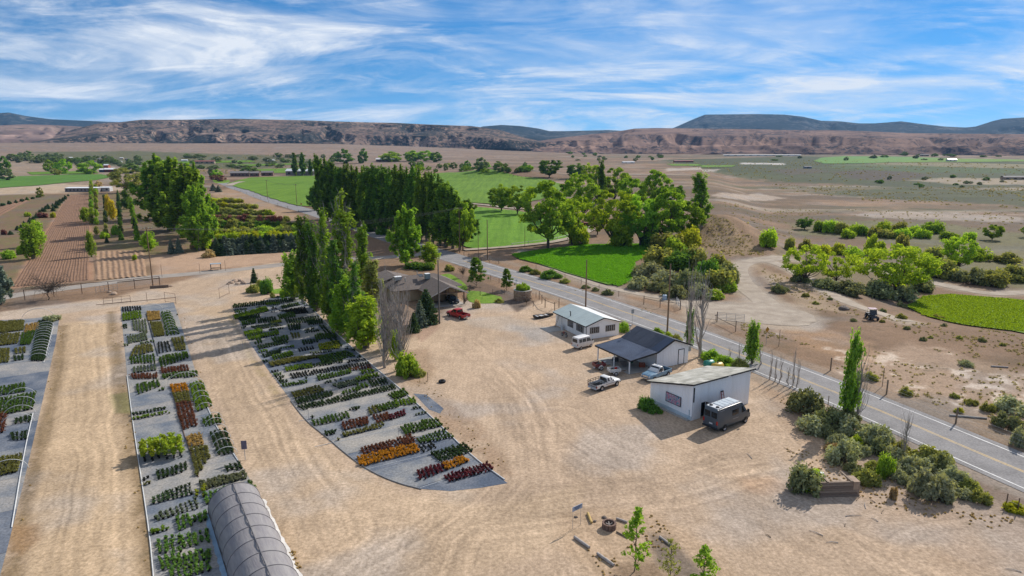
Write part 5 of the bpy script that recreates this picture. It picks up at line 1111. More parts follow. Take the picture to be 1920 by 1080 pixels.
def cloth(px, label, step, seed, tones):
    poly = [tuple(P(*p)[:2]) for p in px]; rs = random.Random(seed)
    t = thing('ground_cloth', label, 'ground cloth', (*poly[0], 0.0))
    d = [p[0] * AX.x + p[1] * AX.y for p in poly]; e = [p[0] * BX.x + p[1] * BX.y for p in poly]
    k = min(d); i = 0
    while k < max(d):
        w = step * rs.uniform(.8, 1.2); q = clip(poly, AX, k + .03, k + w)
        if len(q) > 2:
            o = sheet('cloth_panel', [(x, y, 0) for x, y in q], 0.012 + .005 * (i % 2), CL[tones[i % len(tones)]], 2.0, None)
            o.parent = t; o.location = (-poly[0][0], -poly[0][1], 0)
        k += w; i += 1
    return poly
bedR = [(437, 578), (500, 562), (552, 546), (580, 575), (640, 635), (700, 688), (760, 738), (830, 803), (888, 860), (952, 906), (900, 915), (845, 921), (790, 917), (740, 904), (690, 881), (650, 852), (610, 817), (575, 790), (545, 750), (500, 690), (460, 630)]
bedS = [(226, 575), (326, 567), (346, 630), (374, 720), (402, 790), (440, 850), (478, 915), (560, 1092), (570, 1130), (292, 1130), (288, 1080), (280, 1000), (265, 900), (250, 800), (238, 700)]
bedL = [(-400, 640), (-60, 604), (60, 597), (112, 591), (105, 640), (78, 760), (48, 890), (16, 1020), (0, 1080), (-20, 1130), (-300, 1130), (-500, 800)]
cloth(bedR, 'large curved grey weed cloth bed full of potted plants in the middle', 4.6, 1, [2, 0, 2, 3, 0, 1, 3, 1, 0, 3])
cloth(bedS, 'long grey weed cloth strip of potted plants left of the main drive', 6.5, 2, [0, 1, 0, 3, 1])
cloth(bedL, 'grey weed cloth bed cut off by the left edge of the picture', 7.5, 3, [0, 2, 1])
tag(sheet('ground_cloth', [P(*p) for p in [(776, 738), (800, 740), (832, 766), (824, 776), (806, 768)]], .012, CL[2], 2, jitter=.1), 'small grey cloth scrap on the yard right of the curved bed', 'ground cloth')
# ---- potted plants
KIND = {  # leaf dark, leaf light, plant radius, plant height, spacing, words
    'green': ((.035, .075, .015), (.09, .155, .03), .21, .42, .50, 'green'), 'bright': ((.07, .13, .012), (.17, .26, .03), .24, .42, .48, 'bright green'), 'dark': ((.022, .045, .020), (.055, .085, .035), .20, .40, .50, 'dark green'),
    'olive': ((.085, .09, .025), (.18, .175, .06), .23, .38, .46, 'olive'), 'lime': ((.14, .17, .012), (.28, .31, .035), .22, .38, .46, 'lime green'), 'sage': ((.09, .115, .075), (.19, .225, .15), .2, .34, .48, 'grey green'),
    'rose': ((.060, .014, .020), (.15, .035, .045), .22, .42, .47, 'burgundy'), 'brown': ((.085, .035, .022), (.18, .08, .05), .23, .40, .46, 'red-brown'), 'gold': ((.26, .12, .012), (.48, .26, .03), .26, .42, .44, 'orange gold'), 'straw': ((.22, .15, .05), (.40, .29, .11), .24, .40, .46, 'straw coloured'),
    'pots': ((.03, .035, .035), (.07, .08, .07), .12, .20, .48, 'dark'), 'hedge': ((.085, .095, .055), (.17, .18, .11), .27, .34, .40, 'grey olive'), 'tall': ((.08, .12, .012), (.22, .26, .025), .36, 1.75, .62, 'tall yellow green')}
BL = [  # pixel outline, kind, place phrase for the nearest blocks
 ([(834, 895), (913, 870), (922, 882), (843, 904)], 'rose', 'the curved bed front block'), ([(784, 885), (828, 872), (836, 882), (790, 902)], 'rose', 'block left of the gold one'), ([(832, 871), (868, 860), (876, 867), (837, 881)], 'gold', 'the small gold block'), ([(809, 852), (868, 834), (884, 847), (828, 866)], 'dark', 'the dark block near the bed end'),
 ([(787, 838), (808, 832), (816, 840), (795, 848)], 'pots', 'the loose pots by the orange block'), ([(672, 860), (775, 835), (784, 848), (677, 875)], 'gold', 'the long orange block'), ([(678, 843), (737, 827), (750, 838), (683, 853)], 'brown', 'the block behind the orange one'), ([(745, 825), (768, 818), (778, 832), (753, 837)], 'brown', 'small block behind the orange one'),
 ([(782, 825), (840, 805), (848, 821), (790, 832)], 'green', 'block right of the red-brown ones'), ([(752, 802), (817, 786), (828, 799), (763, 816)], 'green', 'the neat block at the right edge'), ([(643, 794), (687, 784), (690, 796), (647, 807)], 'brown', 0), ([(701, 782), (724, 776), (730, 787), (708, 794)], 'brown', 0), ([(730, 781), (757, 773), (759, 779), (733, 787)], 'rose', 0), ([(644, 815), (717, 796), (719, 801), (647, 819)], 'olive', 0),
 ([(587, 790), (649, 775), (655, 785), (590, 799)], 'green', 0), ([(692, 767), (704, 763), (713, 773), (696, 778)], 'olive', 0), ([(706, 763), (741, 754), (747, 764), (714, 772)], 'green', 0), ([(743, 753), (775, 748), (779, 757), (747, 763)], 'bright', 0), ([(729, 741), (756, 732), (765, 741), (742, 750)], 'green', 0), ([(560, 763), (735, 724), (741, 730), (569, 769)], 'dark', 0), ([(555, 751), (619, 736), (622, 743), (560, 758)], 'dark', 0), ([(548, 738), (597, 726), (606, 735), (555, 747)], 'olive', 0),
 ([(624, 723), (664, 713), (671, 720), (637, 729)], 'sage', 0), ([(668, 710), (705, 702), (710, 707), (673, 716)], 'bright', 0), ([(679, 698), (696, 694), (699, 699), (680, 702)], 'bright', 0), ([(692, 716), (720, 710), (726, 720), (699, 726)], 'dark', 0), ([(670, 723), (684, 720), (689, 727), (674, 732)], 'green', 0), ([(596, 707), (655, 695), (656, 701), (599, 714)], 'green', 0), ([(656, 693), (693, 687), (696, 692), (658, 696)], 'brown', 0), ([(545, 702), (690, 680), (692, 685), (550, 710)], 'pots', 0),
 ([(536, 691), (583, 683), (584, 690), (539, 697)], 'bright', 0), ([(440, 572), (545, 560), (548, 566), (438, 578)], 'dark', 0), ([(500, 570), (524, 567), (524, 572), (501, 573)], 'bright', 0), ([(528, 575), (558, 569), (561, 573), (530, 579)], 'green', 0), ([(439, 592), (497, 577), (503, 584), (442, 599)], 'bright', 0), ([(445, 598), (484, 590), (487, 596), (453, 602)], 'dark', 0), ([(524, 583), (570, 576), (577, 587), (555, 589)], 'pots', 0), ([(522, 592), (549, 587), (553, 595), (525, 599)], 'green', 0),
 ([(454, 604), (478, 599), (479, 607), (456, 611)], 'green', 0), ([(484, 600), (515, 596), (517, 604), (486, 606)], 'dark', 0), ([(509, 604), (524, 601), (527, 605), (510, 608)], 'lime', 0), ([(536, 600), (596, 595), (600, 605), (539, 606)], 'dark', 0), ([(472, 614), (509, 607), (527, 611), (485, 618)], 'sage', 0), ([(458, 624), (490, 617), (491, 625), (461, 630)], 'bright', 0), ([(465, 632), (521, 622), (522, 628), (468, 638)], 'bright', 0), ([(541, 610), (561, 607), (562, 618), (544, 620)], 'dark', 0),
 ([(576, 601), (602, 599), (604, 607), (580, 610)], 'dark', 0), ([(510, 635), (538, 631), (539, 638), (515, 642)], 'green', 0), ([(475, 638), (487, 636), (490, 644), (480, 646)], 'green', 0), ([(484, 650), (536, 639), (538, 644), (487, 655)], 'dark', 0), ([(547, 626), (559, 625), (561, 633), (550, 635)], 'olive', 0), ([(590, 629), (625, 625), (630, 634), (595, 638)], 'green', 0), ([(568, 641), (593, 637), (595, 642), (571, 647)], 'dark', 0), ([(598, 647), (633, 641), (636, 654), (601, 657)], 'lime', 0),
 ([(493, 666), (524, 657), (525, 663), (496, 671)], 'dark', 0), ([(512, 670), (544, 661), (549, 667), (515, 676)], 'bright', 0), ([(506, 682), (553, 672), (610, 664), (613, 668), (512, 688)], 'olive', 0), ([(598, 670), (648, 660), (664, 669), (607, 682)], 'green', 0), ([(560, 655), (585, 650), (588, 655), (563, 660)], 'pots', 0), ([(556, 690), (640, 676), (642, 680), (558, 694)], 'dark', 0), ([(600, 612), (606, 612), (640, 650), (632, 652)], 'dark', 0), ([(642, 735), (668, 730), (670, 735), (645, 740)], 'green', 0),
 # the long strip
 ([(230, 577), (262, 575), (264, 582), (231, 585)], 'pots', 0), ([(232, 588), (262, 585), (264, 598), (232, 602)], 'bright', 0), ([(250, 602), (272, 600), (275, 625), (252, 620)], 'sage', 0), ([(240, 632), (272, 625), (275, 638), (242, 645)], 'sage', 0), ([(255, 650), (282, 647), (286, 660), (247, 670)], 'olive', 0), ([(245, 672), (288, 667), (290, 682), (247, 682)], 'green', 0), ([(252, 690), (290, 685), (291, 695), (252, 700)], 'sage', 0), ([(248, 704), (293, 702), (293, 710), (250, 711)], 'brown', 0),
 ([(277, 586), (297, 585), (299, 600), (279, 602)], 'straw', 0), ([(283, 605), (300, 605), (307, 630), (291, 632)], 'olive', 0), ([(304, 587), (318, 585), (334, 627), (314, 630)], 'green', 0), ([(323, 636), (341, 634), (347, 656), (332, 659)], 'olive', 0), ([(297, 643), (314, 641), (320, 659), (299, 663)], 'pots', 0), ([(300, 670), (349, 662), (351, 672), (303, 690)], 'green', 0), ([(304, 693), (350, 686), (353, 696), (306, 701)], 'brown', 0), ([(306, 704), (368, 697), (370, 706), (309, 711)], 'green', 0),
 ([(257, 722), (295, 716), (298, 726), (260, 740)], 'green', 0), ([(322, 724), (347, 721), (351, 735), (326, 738)], 'gold', 0), ([(326, 739), (351, 736), (356, 755), (332, 757)], 'olive', 0), ([(332, 758), (356, 756), (368, 800), (345, 806)], 'brown', 0), ([(357, 722), (377, 717), (396, 762), (371, 772)], 'bright', 0), ([(270, 850), (335, 840), (340, 858), (272, 866)], 'tall', 'the little tree block'), ([(296, 887), (347, 870), (349, 884), (298, 899)], 'dark', 'the block just below the little trees'),
 ([(288, 936), (356, 910), (358, 928), (290, 945)], 'dark', 'second block below the little trees'), ([(291, 969), (366, 938), (369, 954), (298, 976)], 'sage', 'block left of the tunnel'), ([(332, 973), (384, 962), (386, 976), (338, 995)], 'green', 'the block beside the tunnel end'), ([(298, 1017), (336, 1004), (338, 1036), (300, 1039)], 'green', 'the left block near the bottom edge'), ([(341, 1008), (388, 997), (391, 1017), (345, 1028)], 'green', 'the right block near the bottom edge'),
 ([(300, 1047), (391, 1034), (392, 1050), (306, 1069)], 'green', 'last full block at bottom edge'), ([(322, 1071), (389, 1056), (390, 1072), (327, 1088)], 'green', 'the cut-off block at the bottom edge'), ([(382, 787), (410, 779), (414, 795), (386, 800)], 'green', 0), ([(395, 813), (421, 808), (437, 850), (412, 856)], 'dark', 0), ([(353, 821), (373, 814), (380, 836), (357, 839)], 'straw', 0), ([(360, 843), (385, 839), (391, 861), (371, 893)], 'olive', 0), ([(424, 876), (449, 870), (452, 880), (428, 887)], 'dark', 0),
 ([(376, 906), (458, 887), (461, 898), (380, 919)], 'hedge', 'hedge-like block behind the tunnel'), ([(385, 928), (466, 904), (474, 917), (389, 946)], 'green', 'the green block right behind the tunnel'), ([(367, 918), (381, 914), (382, 932), (371, 934)], 'lime', 'lime patch behind the tunnel'),
 # the left bed
 ([(-120, 612), (44, 602), (42, 620), (-130, 640)], 'olive', 0), ([(-100, 640), (36, 625), (31, 645), (-120, 662)], 'olive', 0), ([(51, 610), (72, 607), (70, 620), (48, 625)], 'straw', 0), ([(43, 626), (66, 621), (55, 647), (40, 647)], 'green', 0), ([(74, 603), (98, 602), (82, 677), (60, 677)], 'dark', 0), ([(-60, 660), (16, 655), (14, 680), (-80, 690)], 'olive', 0), ([(30, 655), (46, 652), (46, 662), (31, 664)], 'olive', 0), ([(27, 670), (42, 667), (43, 675), (29, 677)], 'dark', 0),
 ([(-80, 740), (45, 721), (45, 735), (-90, 756)], 'green', 0), ([(-100, 770), (65, 737), (60, 768), (-110, 800)], 'green', 0), ([(30, 787), (56, 780), (55, 792), (31, 795)], 'dark', 0), ([(23, 815), (49, 810), (47, 824), (26, 826)], 'dark', 0), ([(-100, 880), (40, 854), (30, 886), (-120, 920)], 'olive', 0), ([(-60, 785), (12, 775), (4, 812), (-80, 830)], 'brown', 0)]
M_pot = mat('black plastic pot', (.014, .015, .016), .55, .1)
def pot_mesh():
    return MB().lathe([(0.0, 0.0), (.105, 0.0), (.135, .20), (.142, .20), (.142, .225), (.128, .225), (.12, .20), (0, .19)], 8).mesh('pot', M_pot, 40)
POT = pot_mesh(); _rng = np.random.default_rng(77)
PLM = {}
for k, (d, l, r, h, s, w) in KIND.items():
    PLM[k] = []
    lm = leafmat(k + ' pot plant leaves', d, l, .3)
    for v in range(3):
        n = 6 if k != 'tall' else 22
        if k == 'tall':
            C = np.c_[_rng.normal(0, .14, n), _rng.normal(0, .14, n), np.linspace(.75, h, n)]; V, T = leaves(_rng, C, np.full((n, 1), .22), 16, .14)
        else:
            C = np.c_[_rng.normal(0, r * .36, n), _rng.normal(0, r * .36, n), (.17 + _rng.uniform(.05, .7, n) * h * .5)]; V, T = leaves(_rng, C, np.full((n, 1), r * .5), 9, r * .42, up=.5)
        PLM[k].append((leafmesh('pot_plant', V, T, lm), V, T))
ALL = []
for bi, (px, k, ph) in enumerate(BL):
    poly = [tuple(P(*p)[:2]) for p in px]; s = KIND[k][4] * (.74 if k != 'tall' else .85)
    ua = [p[0] * AX.x + p[1] * AX.y for p in poly]; ub = [p[0] * BX.x + p[1] * BX.y for p in poly]
    # each block is laid out along its own long side
    e = Vector(poly[1]) - Vector(poly[0]); e2 = Vector(poly[3]) - Vector(poly[0])
    n1, n2 = max(1, int(e.length / (s * 1.12))), max(1, int(e2.length / (s * .78)))
    for j in range(n2 + 1):
        for i in range(n1 + 1):
            a, b = i / n1, j / n2
            q = (Vector(poly[0]).lerp(Vector(poly[1]), a)).lerp(Vector(poly[-1]).lerp(Vector(poly[-2]), a), b)
            if random.random() < .07 or float(vnoise(q.x * 1.1, q.y * 1.1, bi)) < .07: continue
            p = Vector((q.x + random.gauss(0, .03), q.y + random.gauss(0, .035), .02)); ALL.append((depth(p) / (KIND[k][3] + .3), p, k, ph, i, n2 - j, bi))
# more rows in the packed far half of the curved bed and at the near end of the strip
_occ = {(round(a[1].x / .6), round(a[1].y / .6)) for a in ALL}; _rf = random.Random(12)
for _px, _lo, _hi, _pr in ((bedR, 18.0, 999., .62), (bedS, 12.0, 26.0, .5), (bedS, 26.0, 999., .3)):
  _poly = [tuple(P(*p)[:2]) for p in _px]
  da = [p[0] * AX.x + p[1] * AX.y for p in _poly]; db = [p[0] * BX.x + p[1] * BX.y for p in _poly]
  ka = min(da) + _lo
  while ka < min(max(da) - .6, min(da) + _hi):
      kb = min(db) + .5
      while kb < max(db):
          ln = _rf.uniform(2.0, 6.0); kd = _rf.choice(['green', 'dark', 'dark', 'bright', 'sage', 'olive', 'pots', 'green'])
          if _rf.random() < _pr:
              for rr in range(_rf.choice([1, 2, 2, 3])):
                  b_ = kb
                  while b_ < kb + ln:
                      x = AX.x * (ka + rr * .38) + BX.x * b_ + _rf.gauss(0, .03); y = AX.y * (ka + rr * .38) + BX.y * b_ + _rf.gauss(0, .03)
                      if inside(_poly, x, y) and not any((round(x / .6) + i, round(y / .6) + j) in _occ for i in (-1, 0, 1) for j in (-1, 0, 1)) and _rf.random() > .06:
                          p = Vector((x, y, .02)); ALL.append((depth(p), p, kd, 0, 0, 0, -1))
                      b_ += .38
          kb += ln + _rf.uniform(.5, 2.0)
      ka += _rf.uniform(1.5, 2.1)
NUM = ['one', 'two', 'three', 'four', 'five', 'six', 'seven', 'eight', 'nine', 'ten', 'eleven', 'twelve']
cand = sorted([a for a in ALL if a[3] and abs((a[1].x / depth(a[1])) * F) < 965 and a[1].y > 41.5], key=lambda a: a[0])
cand = cand[:300]; ids = {id(a) for a in cand}
for a in cand:
    _, p, k, ph, i, j, bi = a; z = random.uniform(.7, 1.05)
    t = thing('potted_plant', f'{KIND[k][5]} potted plant, {ORD[i]} in row {NUM[min(j, 11)]} of {ph}', 'potted plant', p, random.uniform(0, 6.28), 'potted plants of ' + ph, (z, z, z))
    inst('pot', POT, t); inst('foliage', PLM[k][random.randrange(3)][0], t)
# the rest of the pots: one mass
potV = []
for k in range(6):
    a0, a1 = 6.283 * k / 6, 6.283 * (k + 1) / 6
    potV += [(.105 * math.cos(a0), .105 * math.sin(a0), 0), (.105 * math.cos(a1), .105 * math.sin(a1), 0), (.14 * math.cos(a1), .14 * math.sin(a1), .22), (.14 * math.cos(a0), .14 * math.sin(a0), .22)]
potV = np.array(potV); VV = []; CC = []
for a in ALL:
    if id(a) in ids: continue
    _, p, k, ph, i, j, bi = a; me, V, T = PLM[k][random.randrange(3)]; an = random.uniform(0, 6.28); c_, s_ = math.cos(an), math.sin(an); z = random.uniform(.62, 1.08)
    W = np.concatenate([potV, V]); W = np.c_[W[:, 0] * c_ - W[:, 1] * s_, W[:, 0] * s_ + W[:, 1] * c_, W[:, 2]] * z + np.array(p)
    d, l = np.array(KIND[k][0]), np.array(KIND[k][1]); vary = random.uniform(.8, 1.2)
    VV.append(W); CC.append(np.concatenate([np.full((len(potV), 3), .014), (d + (l - d) * T[:, None]) * vary]))
VV = np.concatenate(VV)
tag(inst('potted_plants', np_mesh('potted_plants', VV, np.arange(len(VV)).reshape(-1, 4), leafmat('mixed pot plant leaves', (0, 0, 0), (0, 0, 0), .3, 'leafcol'), {'leafcol': np.concatenate(CC)})), 'potted shrubs in rows filling the cloth beds', 'potted plants', kind='stuff')
print('pots', len(ALL), len(VV))
plant('bush0', 98, 601, 588, 30, 'dark spreading shrub at the head of the hoop-covered pots')
# hoops over the pots
M_pipe = mat('white plastic pipe', (.62, .62, .60), .5, .1); M_steel = mat('galvanised steel', (.42, .42, .42), .5, .1, metal=.4); M_rust = mat('rusty steel', (.16, .10, .07), .8, .2, 4)
def hoop(c, r, h, label, group, m=None, rad=.028, tilt=0):
    t = [(r * math.cos(a) * BX.x, r * math.cos(a) * BX.y, h * math.sin(a)) for a in np.linspace(0, math.pi, 15)]
    o = MB().tube(t, rad, 5).build('hoop', m or M_pipe); o.location = c; tag(o, label, 'hoop', group); return o
def hooprow(a, b, n, r, h, label, group):
    A, B = P(*a), P(*b)
    for i in range(n): hoop(A.lerp(B, i / (n - 1)), r, h * random.uniform(.85, 1.1), label.replace('{n}', ORD[i]), group)
hooprow((85, 612), (71, 674), 13, 1.3, 1.0, 'white pipe hoop, {n} from the back over the dark pots at left', 'hoops over the left bed')
hooprow((311, 588), (324, 628), 9, .9, .95, 'white pipe hoop, {n} from the back over the olive plants on the strip', 'hoops at the back of the strip')
hooprow((368, 722), (384, 768), 5, 1.0, 1.0, 'white pipe hoop, {n} from the back over the bright green pots', 'hoops over the bright green pots')
hooprow((398, 786), (424, 852), 6, 1.1, 1.0, 'white pipe hoop, {n} from the back over the dark pots on the strip', 'hoops over the dark pots')
hooprow((40, 745), (34, 795), 4, 1.6, 1.3, 'white pipe hoop, {n} from the back over green pots in the left bed', 'hoops lower in the left bed')
hoop(P(15, 885), 1.7, 1.3, 'white pipe hoop over the olive pots low on the left bed', None); hoop(P(345, 716), 2.0, 1.4, 'wide hoop pipe across the middle of the strip', None); hoop(P(285, 583), 1.9, 1.5, 'wide hoop pipe at the back end of the strip', None); hoop(P(72, 600), 2.6, 2.2, 'tall thin hoop standing at the back of the left bed', None, M_steel)
# edging pipes and drip lines
def pipe(px, r, m, label, cat, name, z=.06):
    pts = [P(*p) + Vector((0, 0, z)) for p in px]; c = pts[0].copy(); o = MB().tube([p - c for p in smooth_line(pts, 2)], r, 6).build(name, m, smooth=40); o.location = c; return tag(o, label, cat)
pipe([(556, 550), (580, 574), (640, 634), (700, 687), (760, 737), (830, 802), (888, 859), (946, 900)], .07, M_pipe, 'white edging pipe along the right side of the curved bed', 'pipe', 'edging_pipe')
pipe([(545, 752), (575, 791), (610, 818), (650, 853), (690, 882), (740, 905), (790, 918)], .05, mat('grey drip hose', (.25, .25, .25), .6), 'grey hose along the curved left edge of the bed', 'hose', 'hose')
pipe([(274, 590), (284, 625), (296, 668)], .05, M_pot, 'black pipe down the middle of the strip at its far end', 'pipe', 'water_pipe'); pipe([(322, 730), (340, 800), (358, 850), (372, 895)], .05, M_rust, 'brown pipe down the middle of the strip', 'pipe', 'water_pipe')
pipe([(238, 705), (250, 800), (266, 905), (280, 1000), (288, 1085)], .045, M_pipe, 'white pipe along the left edge of the strip', 'pipe', 'edging_pipe'); pipe([(372, 722), (400, 792), (438, 852), (455, 878)], .05, M_pipe, 'white pipe along the right edge of the strip', 'pipe', 'edging_pipe'); pipe([(100, 612), (82, 680)], .05, M_pipe, 'pale pipe along the hoop-covered pots at left', 'pipe', 'edging_pipe'); pipe([(62, 775), (45, 850), (22, 990)], .05, M_pipe, 'pale pipe along the lower edge of the left bed', 'pipe', 'edging_pipe')
for i, (a, b) in enumerate([((560, 790), (690, 762)), ((590, 838), (810, 790)), ((680, 882), (862, 838)), ((788, 915), (840, 898)), ((530, 712), (640, 694)), ((492, 676), (640, 645)), ((470, 648), (590, 618))]):
    pipe([a, b], .025, M_pipe, 'thin pale drip line, ' + ORD[i] + ' across the curved bed', 'drip line', 'drip_line', .03)
for i, (x, y) in enumerate([(617, 832), (747, 818), (579, 787), (520, 708), (455, 652), (632, 735)]):
    p = P(x, y); o = MB().tube([(0, 0, 0), (0, 0, 1.25)], .03, 5).build('riser_post', M_steel); o.location = p; tag(o, 'thin steel riser post, ' + ['by the left curve of', 'above the orange block in', 'at the left edge of', 'beside the drive midway along', 'beside the drive far up', 'among the dark pots of'][i] + ' the curved bed', 'post')
# ================================================================== the tunnel
def tunnel():
    A = P(489, 938); ax = Vector((.525, -.851, 0)).normalized(); lf = Vector((-ax.y * -1, 0, 0)); lf = Vector((ax.y, -ax.x, 0))   # left of the picture
    W, Hh, n = 4.45, 2.3, 11
    t = thing('hoop_house', 'long grey shade cloth tunnel cut off by the bottom edge', 'greenhouse', A, math.atan2(ax.y, ax.x))
    m1 = mat('grey shade cloth', (.255, .24, .235), .75, 0, 1.0, c2=(.185, .172, .18), bump=.5, bscale=2.5, fine=.05, stretch=(.6, 3, 3))
    def arc(a): return (-W / 2 + W / 2 * math.cos(a) * 1.0, Hh * max(0, math.sin(a)) ** .82)     # y to the left is negative
    ang = np.linspace(0, math.pi, 21); L = 2.0
    for k in range(n):
        x0, x1 = k * L, (k + 1) * L
        for nm, seg, mm in (('cover_panel', ang[:11], m1), ('cover_panel', ang[10:], m1)):
            V = []; Fs = []; nx = 9
            for i in range(nx):
                f = i / (nx - 1); x = x0 + (x1 - x0) * f
                for j, a in enumerate(seg):
                    y, z = arc(a); sag = .075 * math.sin(f * math.pi) + .03 * math.sin(j * 2.3 + k * 5 + i * 1.7) * math.sin(f * math.pi); s = 1 - sag / 2.2
                    V.append((x, (y + W / 2) * s - W / 2, max(.02, z * s)))
            w = len(seg)
            Fs = [(i * w + j, i * w + j + 1, (i + 1) * w + j + 1, (i + 1) * w + j) for i in range(nx - 1) for j in range(w - 1)]
            me = bpy.data.meshes.new(nm); me.from_pydata(V, [], Fs); me.materials.append(mm); me.polygons.foreach_set('use_smooth', [True] * len(Fs)); inst(nm, me, t)
    rib = MB().tube([(0, *arc(a)) for a in ang], .032, 5).mesh('rib', mat('tunnel rib under cloth', (.165, .155, .16), .6), 60)
    for k in range(n + 1): inst('rib', rib, t, (k * L, 0, .015))
    MB().tube([(0, -W / 2, Hh + .03), (n * L, -W / 2, Hh + .03)], .045, 5).build('ridge_pipe', mat('ridge seam', (.14, .135, .14), .7), t)
    # rounded end cover
    V = [(-.02, -W / 2, .9)]; Fs = []
    for j, a in enumerate(ang): y, z = arc(a); V.append((0, y, z))
    Fs = [(0, j + 1, j + 2) for j in range(20)] + [(0, 21, 1)]
    MB().add(V, Fs).build('end_panel', m1, t)
    for s, y in ((1, .12), (-1, -W - .12)):
        MB().add([(x, y + (s * .35 * (.4 + .6 * random.random()) if o else -s * .1), .16 * (1 - o) + .01) for x in np.linspace(0, n * L, 40) for o in (0, 1)], [(2 * i, 2 * i + 1, 2 * i + 3, 2 * i + 2) for i in range(39)]).build('skirt', mat('loose white skirt' if s > 0 else 'blue grey skirt', (.55, .52, .48) if s > 0 else (.20, .30, .40), .7), t)
tunnel()
# ================================================================== buildings
M_white = mat('white painted metal siding', (.86, .86, .865), .5, .06, 1.0, c2=(.76, .755, .75), fine=.02, spec=.35, stretch=(1.2, 1.2, .15), lo=.45, hi=.8)
M_whitew = mat('white painted board', (.85, .845, .83), .7, .06, 1.2, c2=(.76, .75, .73), stretch=(1.2, 1.2, .2))
M_trim = mat('black trim', (.018, .018, .02), .5, .1); M_dark = mat('painted interior shade', (.012, .012, .013), .9, .1)
M_glass = glassmat('window glass', (.025, .03, .035)); M_wood = mat('weathered wood', (.26, .19, .13), .85, .2, 3, fine=.15, stretch=(1, 8, 8)); M_wood2 = mat('pale cut wood', (.45, .36, .25), .8, .15, 3)
M_conc = mat('concrete', (.42, .39, .35), .9, .12, 1.0, fine=.1); M_greenroof = mat('pale green metal roof', (.40, .46, .44), .45, .06, .6, c2=(.34, .39, .375), spec=.4); M_whiteroof = mat('white metal roof', (.78, .78, .77), .4, .05)
def ribs(t, name, x0, x1, y, z0, zf, m, step=.3, axis='x', out=-1, proud=.022):
    """vertical ribs of a metal wall, each a piece of its own"""
    k = x0 + step
    while k < x1 - .05:
        z1 = zf(k)
        b = MB()
        if axis == 'x': b.b2((k - .022, min(y, y + out * proud), z0), (k + .022, max(y, y + out * proud), z1))
        else: b.b2((min(y, y + out * proud), k - .022, z0), (max(y, y + out * proud), k + .022, z1))
        b.build(name, m, t); k += step
def shed():
    A = P(1296, 789); t = thing('shed', 'white metal shed with a low sloping pale roof beside the grey van', 'shed', A, R(32)); W, D, h0, h1 = 10.2, 7.0, 4.5, 2.75
    zf = lambda y: h0 + (h1 - h0) * y / D
    b = MB(); d0, d1, dh = 1.55, 2.35, 1.95        # door opening in the front wall
    b.b2((0, 0, 0), (d0, .12, h0)); b.b2((d1, 0, 0), (W, .12, h0)); b.b2((d0, 0, dh), (d1, .12, h0)); b.build('front_wall', M_white, t)
    for x in (0, W - .12): MB().add([(x, .12, 0), (x, D, 0), (x, D, h1), (x, .12, zf(.12)), (x + .12, .12, 0), (x + .12, D, 0), (x + .12, D, h1), (x + .12, .12, zf(.12))], [(0, 1, 2, 3), (7, 6, 5, 4), (0, 4, 5, 1), (1, 5, 6, 2), (2, 6, 7, 3), (3, 7, 4, 0)]).build('side_wall', M_white, t)
    MB().b2((.12, D - .12, 0), (W - .12, D, h1)).build('rear_wall', M_white, t)
    ribs(t, 'siding_rib', 0, d0 - .05, 0, .05, lambda k: h0 - .03, M_white); ribs(t, 'siding_rib', d1, W, 0, .05, lambda k: h0 - .03, M_white)
    ribs(t, 'siding_rib', .1, D, 0, .55, lambda k: zf(k) - .03, M_white, .3, 'y')
    MB().b2((-.05, .0, .0), (-.002, D, .5)).build('base_board', mat('pale blue base board', (.50, .58, .62), .7, .08, 1.0), t)
    MB().b2((d0 - .08, .35, 0), (d1 + .08, .4, dh)).build('doorway_shade_panel', M_dark, t)  # near-black panel just behind the opening, its colour stands in for the unlit inside
    dr = MB().b2((d1, -.72, .02), (d1 + .05, .02, dh - .04)).build('door', mat('brown open door', (.10, .08, .07), .7), t); MB().b2((d1 - .03, -.62, .95), (d1, -.55, 1.02)).build('handle', M_steel, dr)
    # roofing sheets: separate overlapping rows and sheets
    rf = MB().slab([(-.35, -.35, zf(-.35) + .02), (W + .5, -.35, zf(-.35) + .02), (W + .5, D + .35, zf(D + .35) + .02), (-.35, D + .35, zf(D + .35) + .02)], .07).build('roof', mat('roof deck', (.30, .28, .25), .8), t)
    tones = [mat('weathered roof sheet %d' % i, c, .8, 0, 1.4, c2=tuple(k * .7 for k in c), fine=.15) for i, c in enumerate([(.43, .41, .35), (.37, .355, .30), (.50, .48, .42), (.30, .285, .24)])]
    n = 0
    for j in range(7):
        y0 = -.35 + j * 1.1; y1 = y0 + 1.14
        for i in range(12):
            x0 = -.35 + i * .925; x1 = x0 + .91
            if i == 11: x1 = W + .5
            q = [(x0, y0, zf(y0) + .1 - .0), (x1, y0, zf(y0) + .1), (x1, min(y1, D + .35), zf(min(y1, D + .35)) + .125), (x0, min(y1, D + .35), zf(min(y1, D + .35)) + .125)]
            MB().slab(q, .018).build('roof_sheet', tones[random.choice([0, 0, 1, 2, 3])], rf)
    for q in (((-.38, -.40, zf(-.35) - .06), (W * .55, -.35, zf(-.35) + .09)), ((W * .6, -.40, zf(-.35) - .06), (W + .5, -.35, zf(-.35) + .09))): MB().b2(*q).build('fascia', M_trim, t)
    MB().slab([(-.40, -.35, zf(-.35) - .06), (-.40, D + .35, zf(D + .35) - .06), (-.40, D + .35, zf(D + .35) + .09), (-.40, -.35, zf(-.35) + .09)], .05).build('fascia', M_trim, t)
    MB().b2((.10, -.10, 2.3), (.24, -.03, 4.1)).build('downpipe', M_trim, t)
    MB().tube([(-.06, .5, 1.2), (-.06, .35, 1.25), (-.06, .32, .3), (-.06, .6, .1)], .03, 5).build('blue_pipe', mat('pale blue pipe', (.30, .48, .56), .5), t)
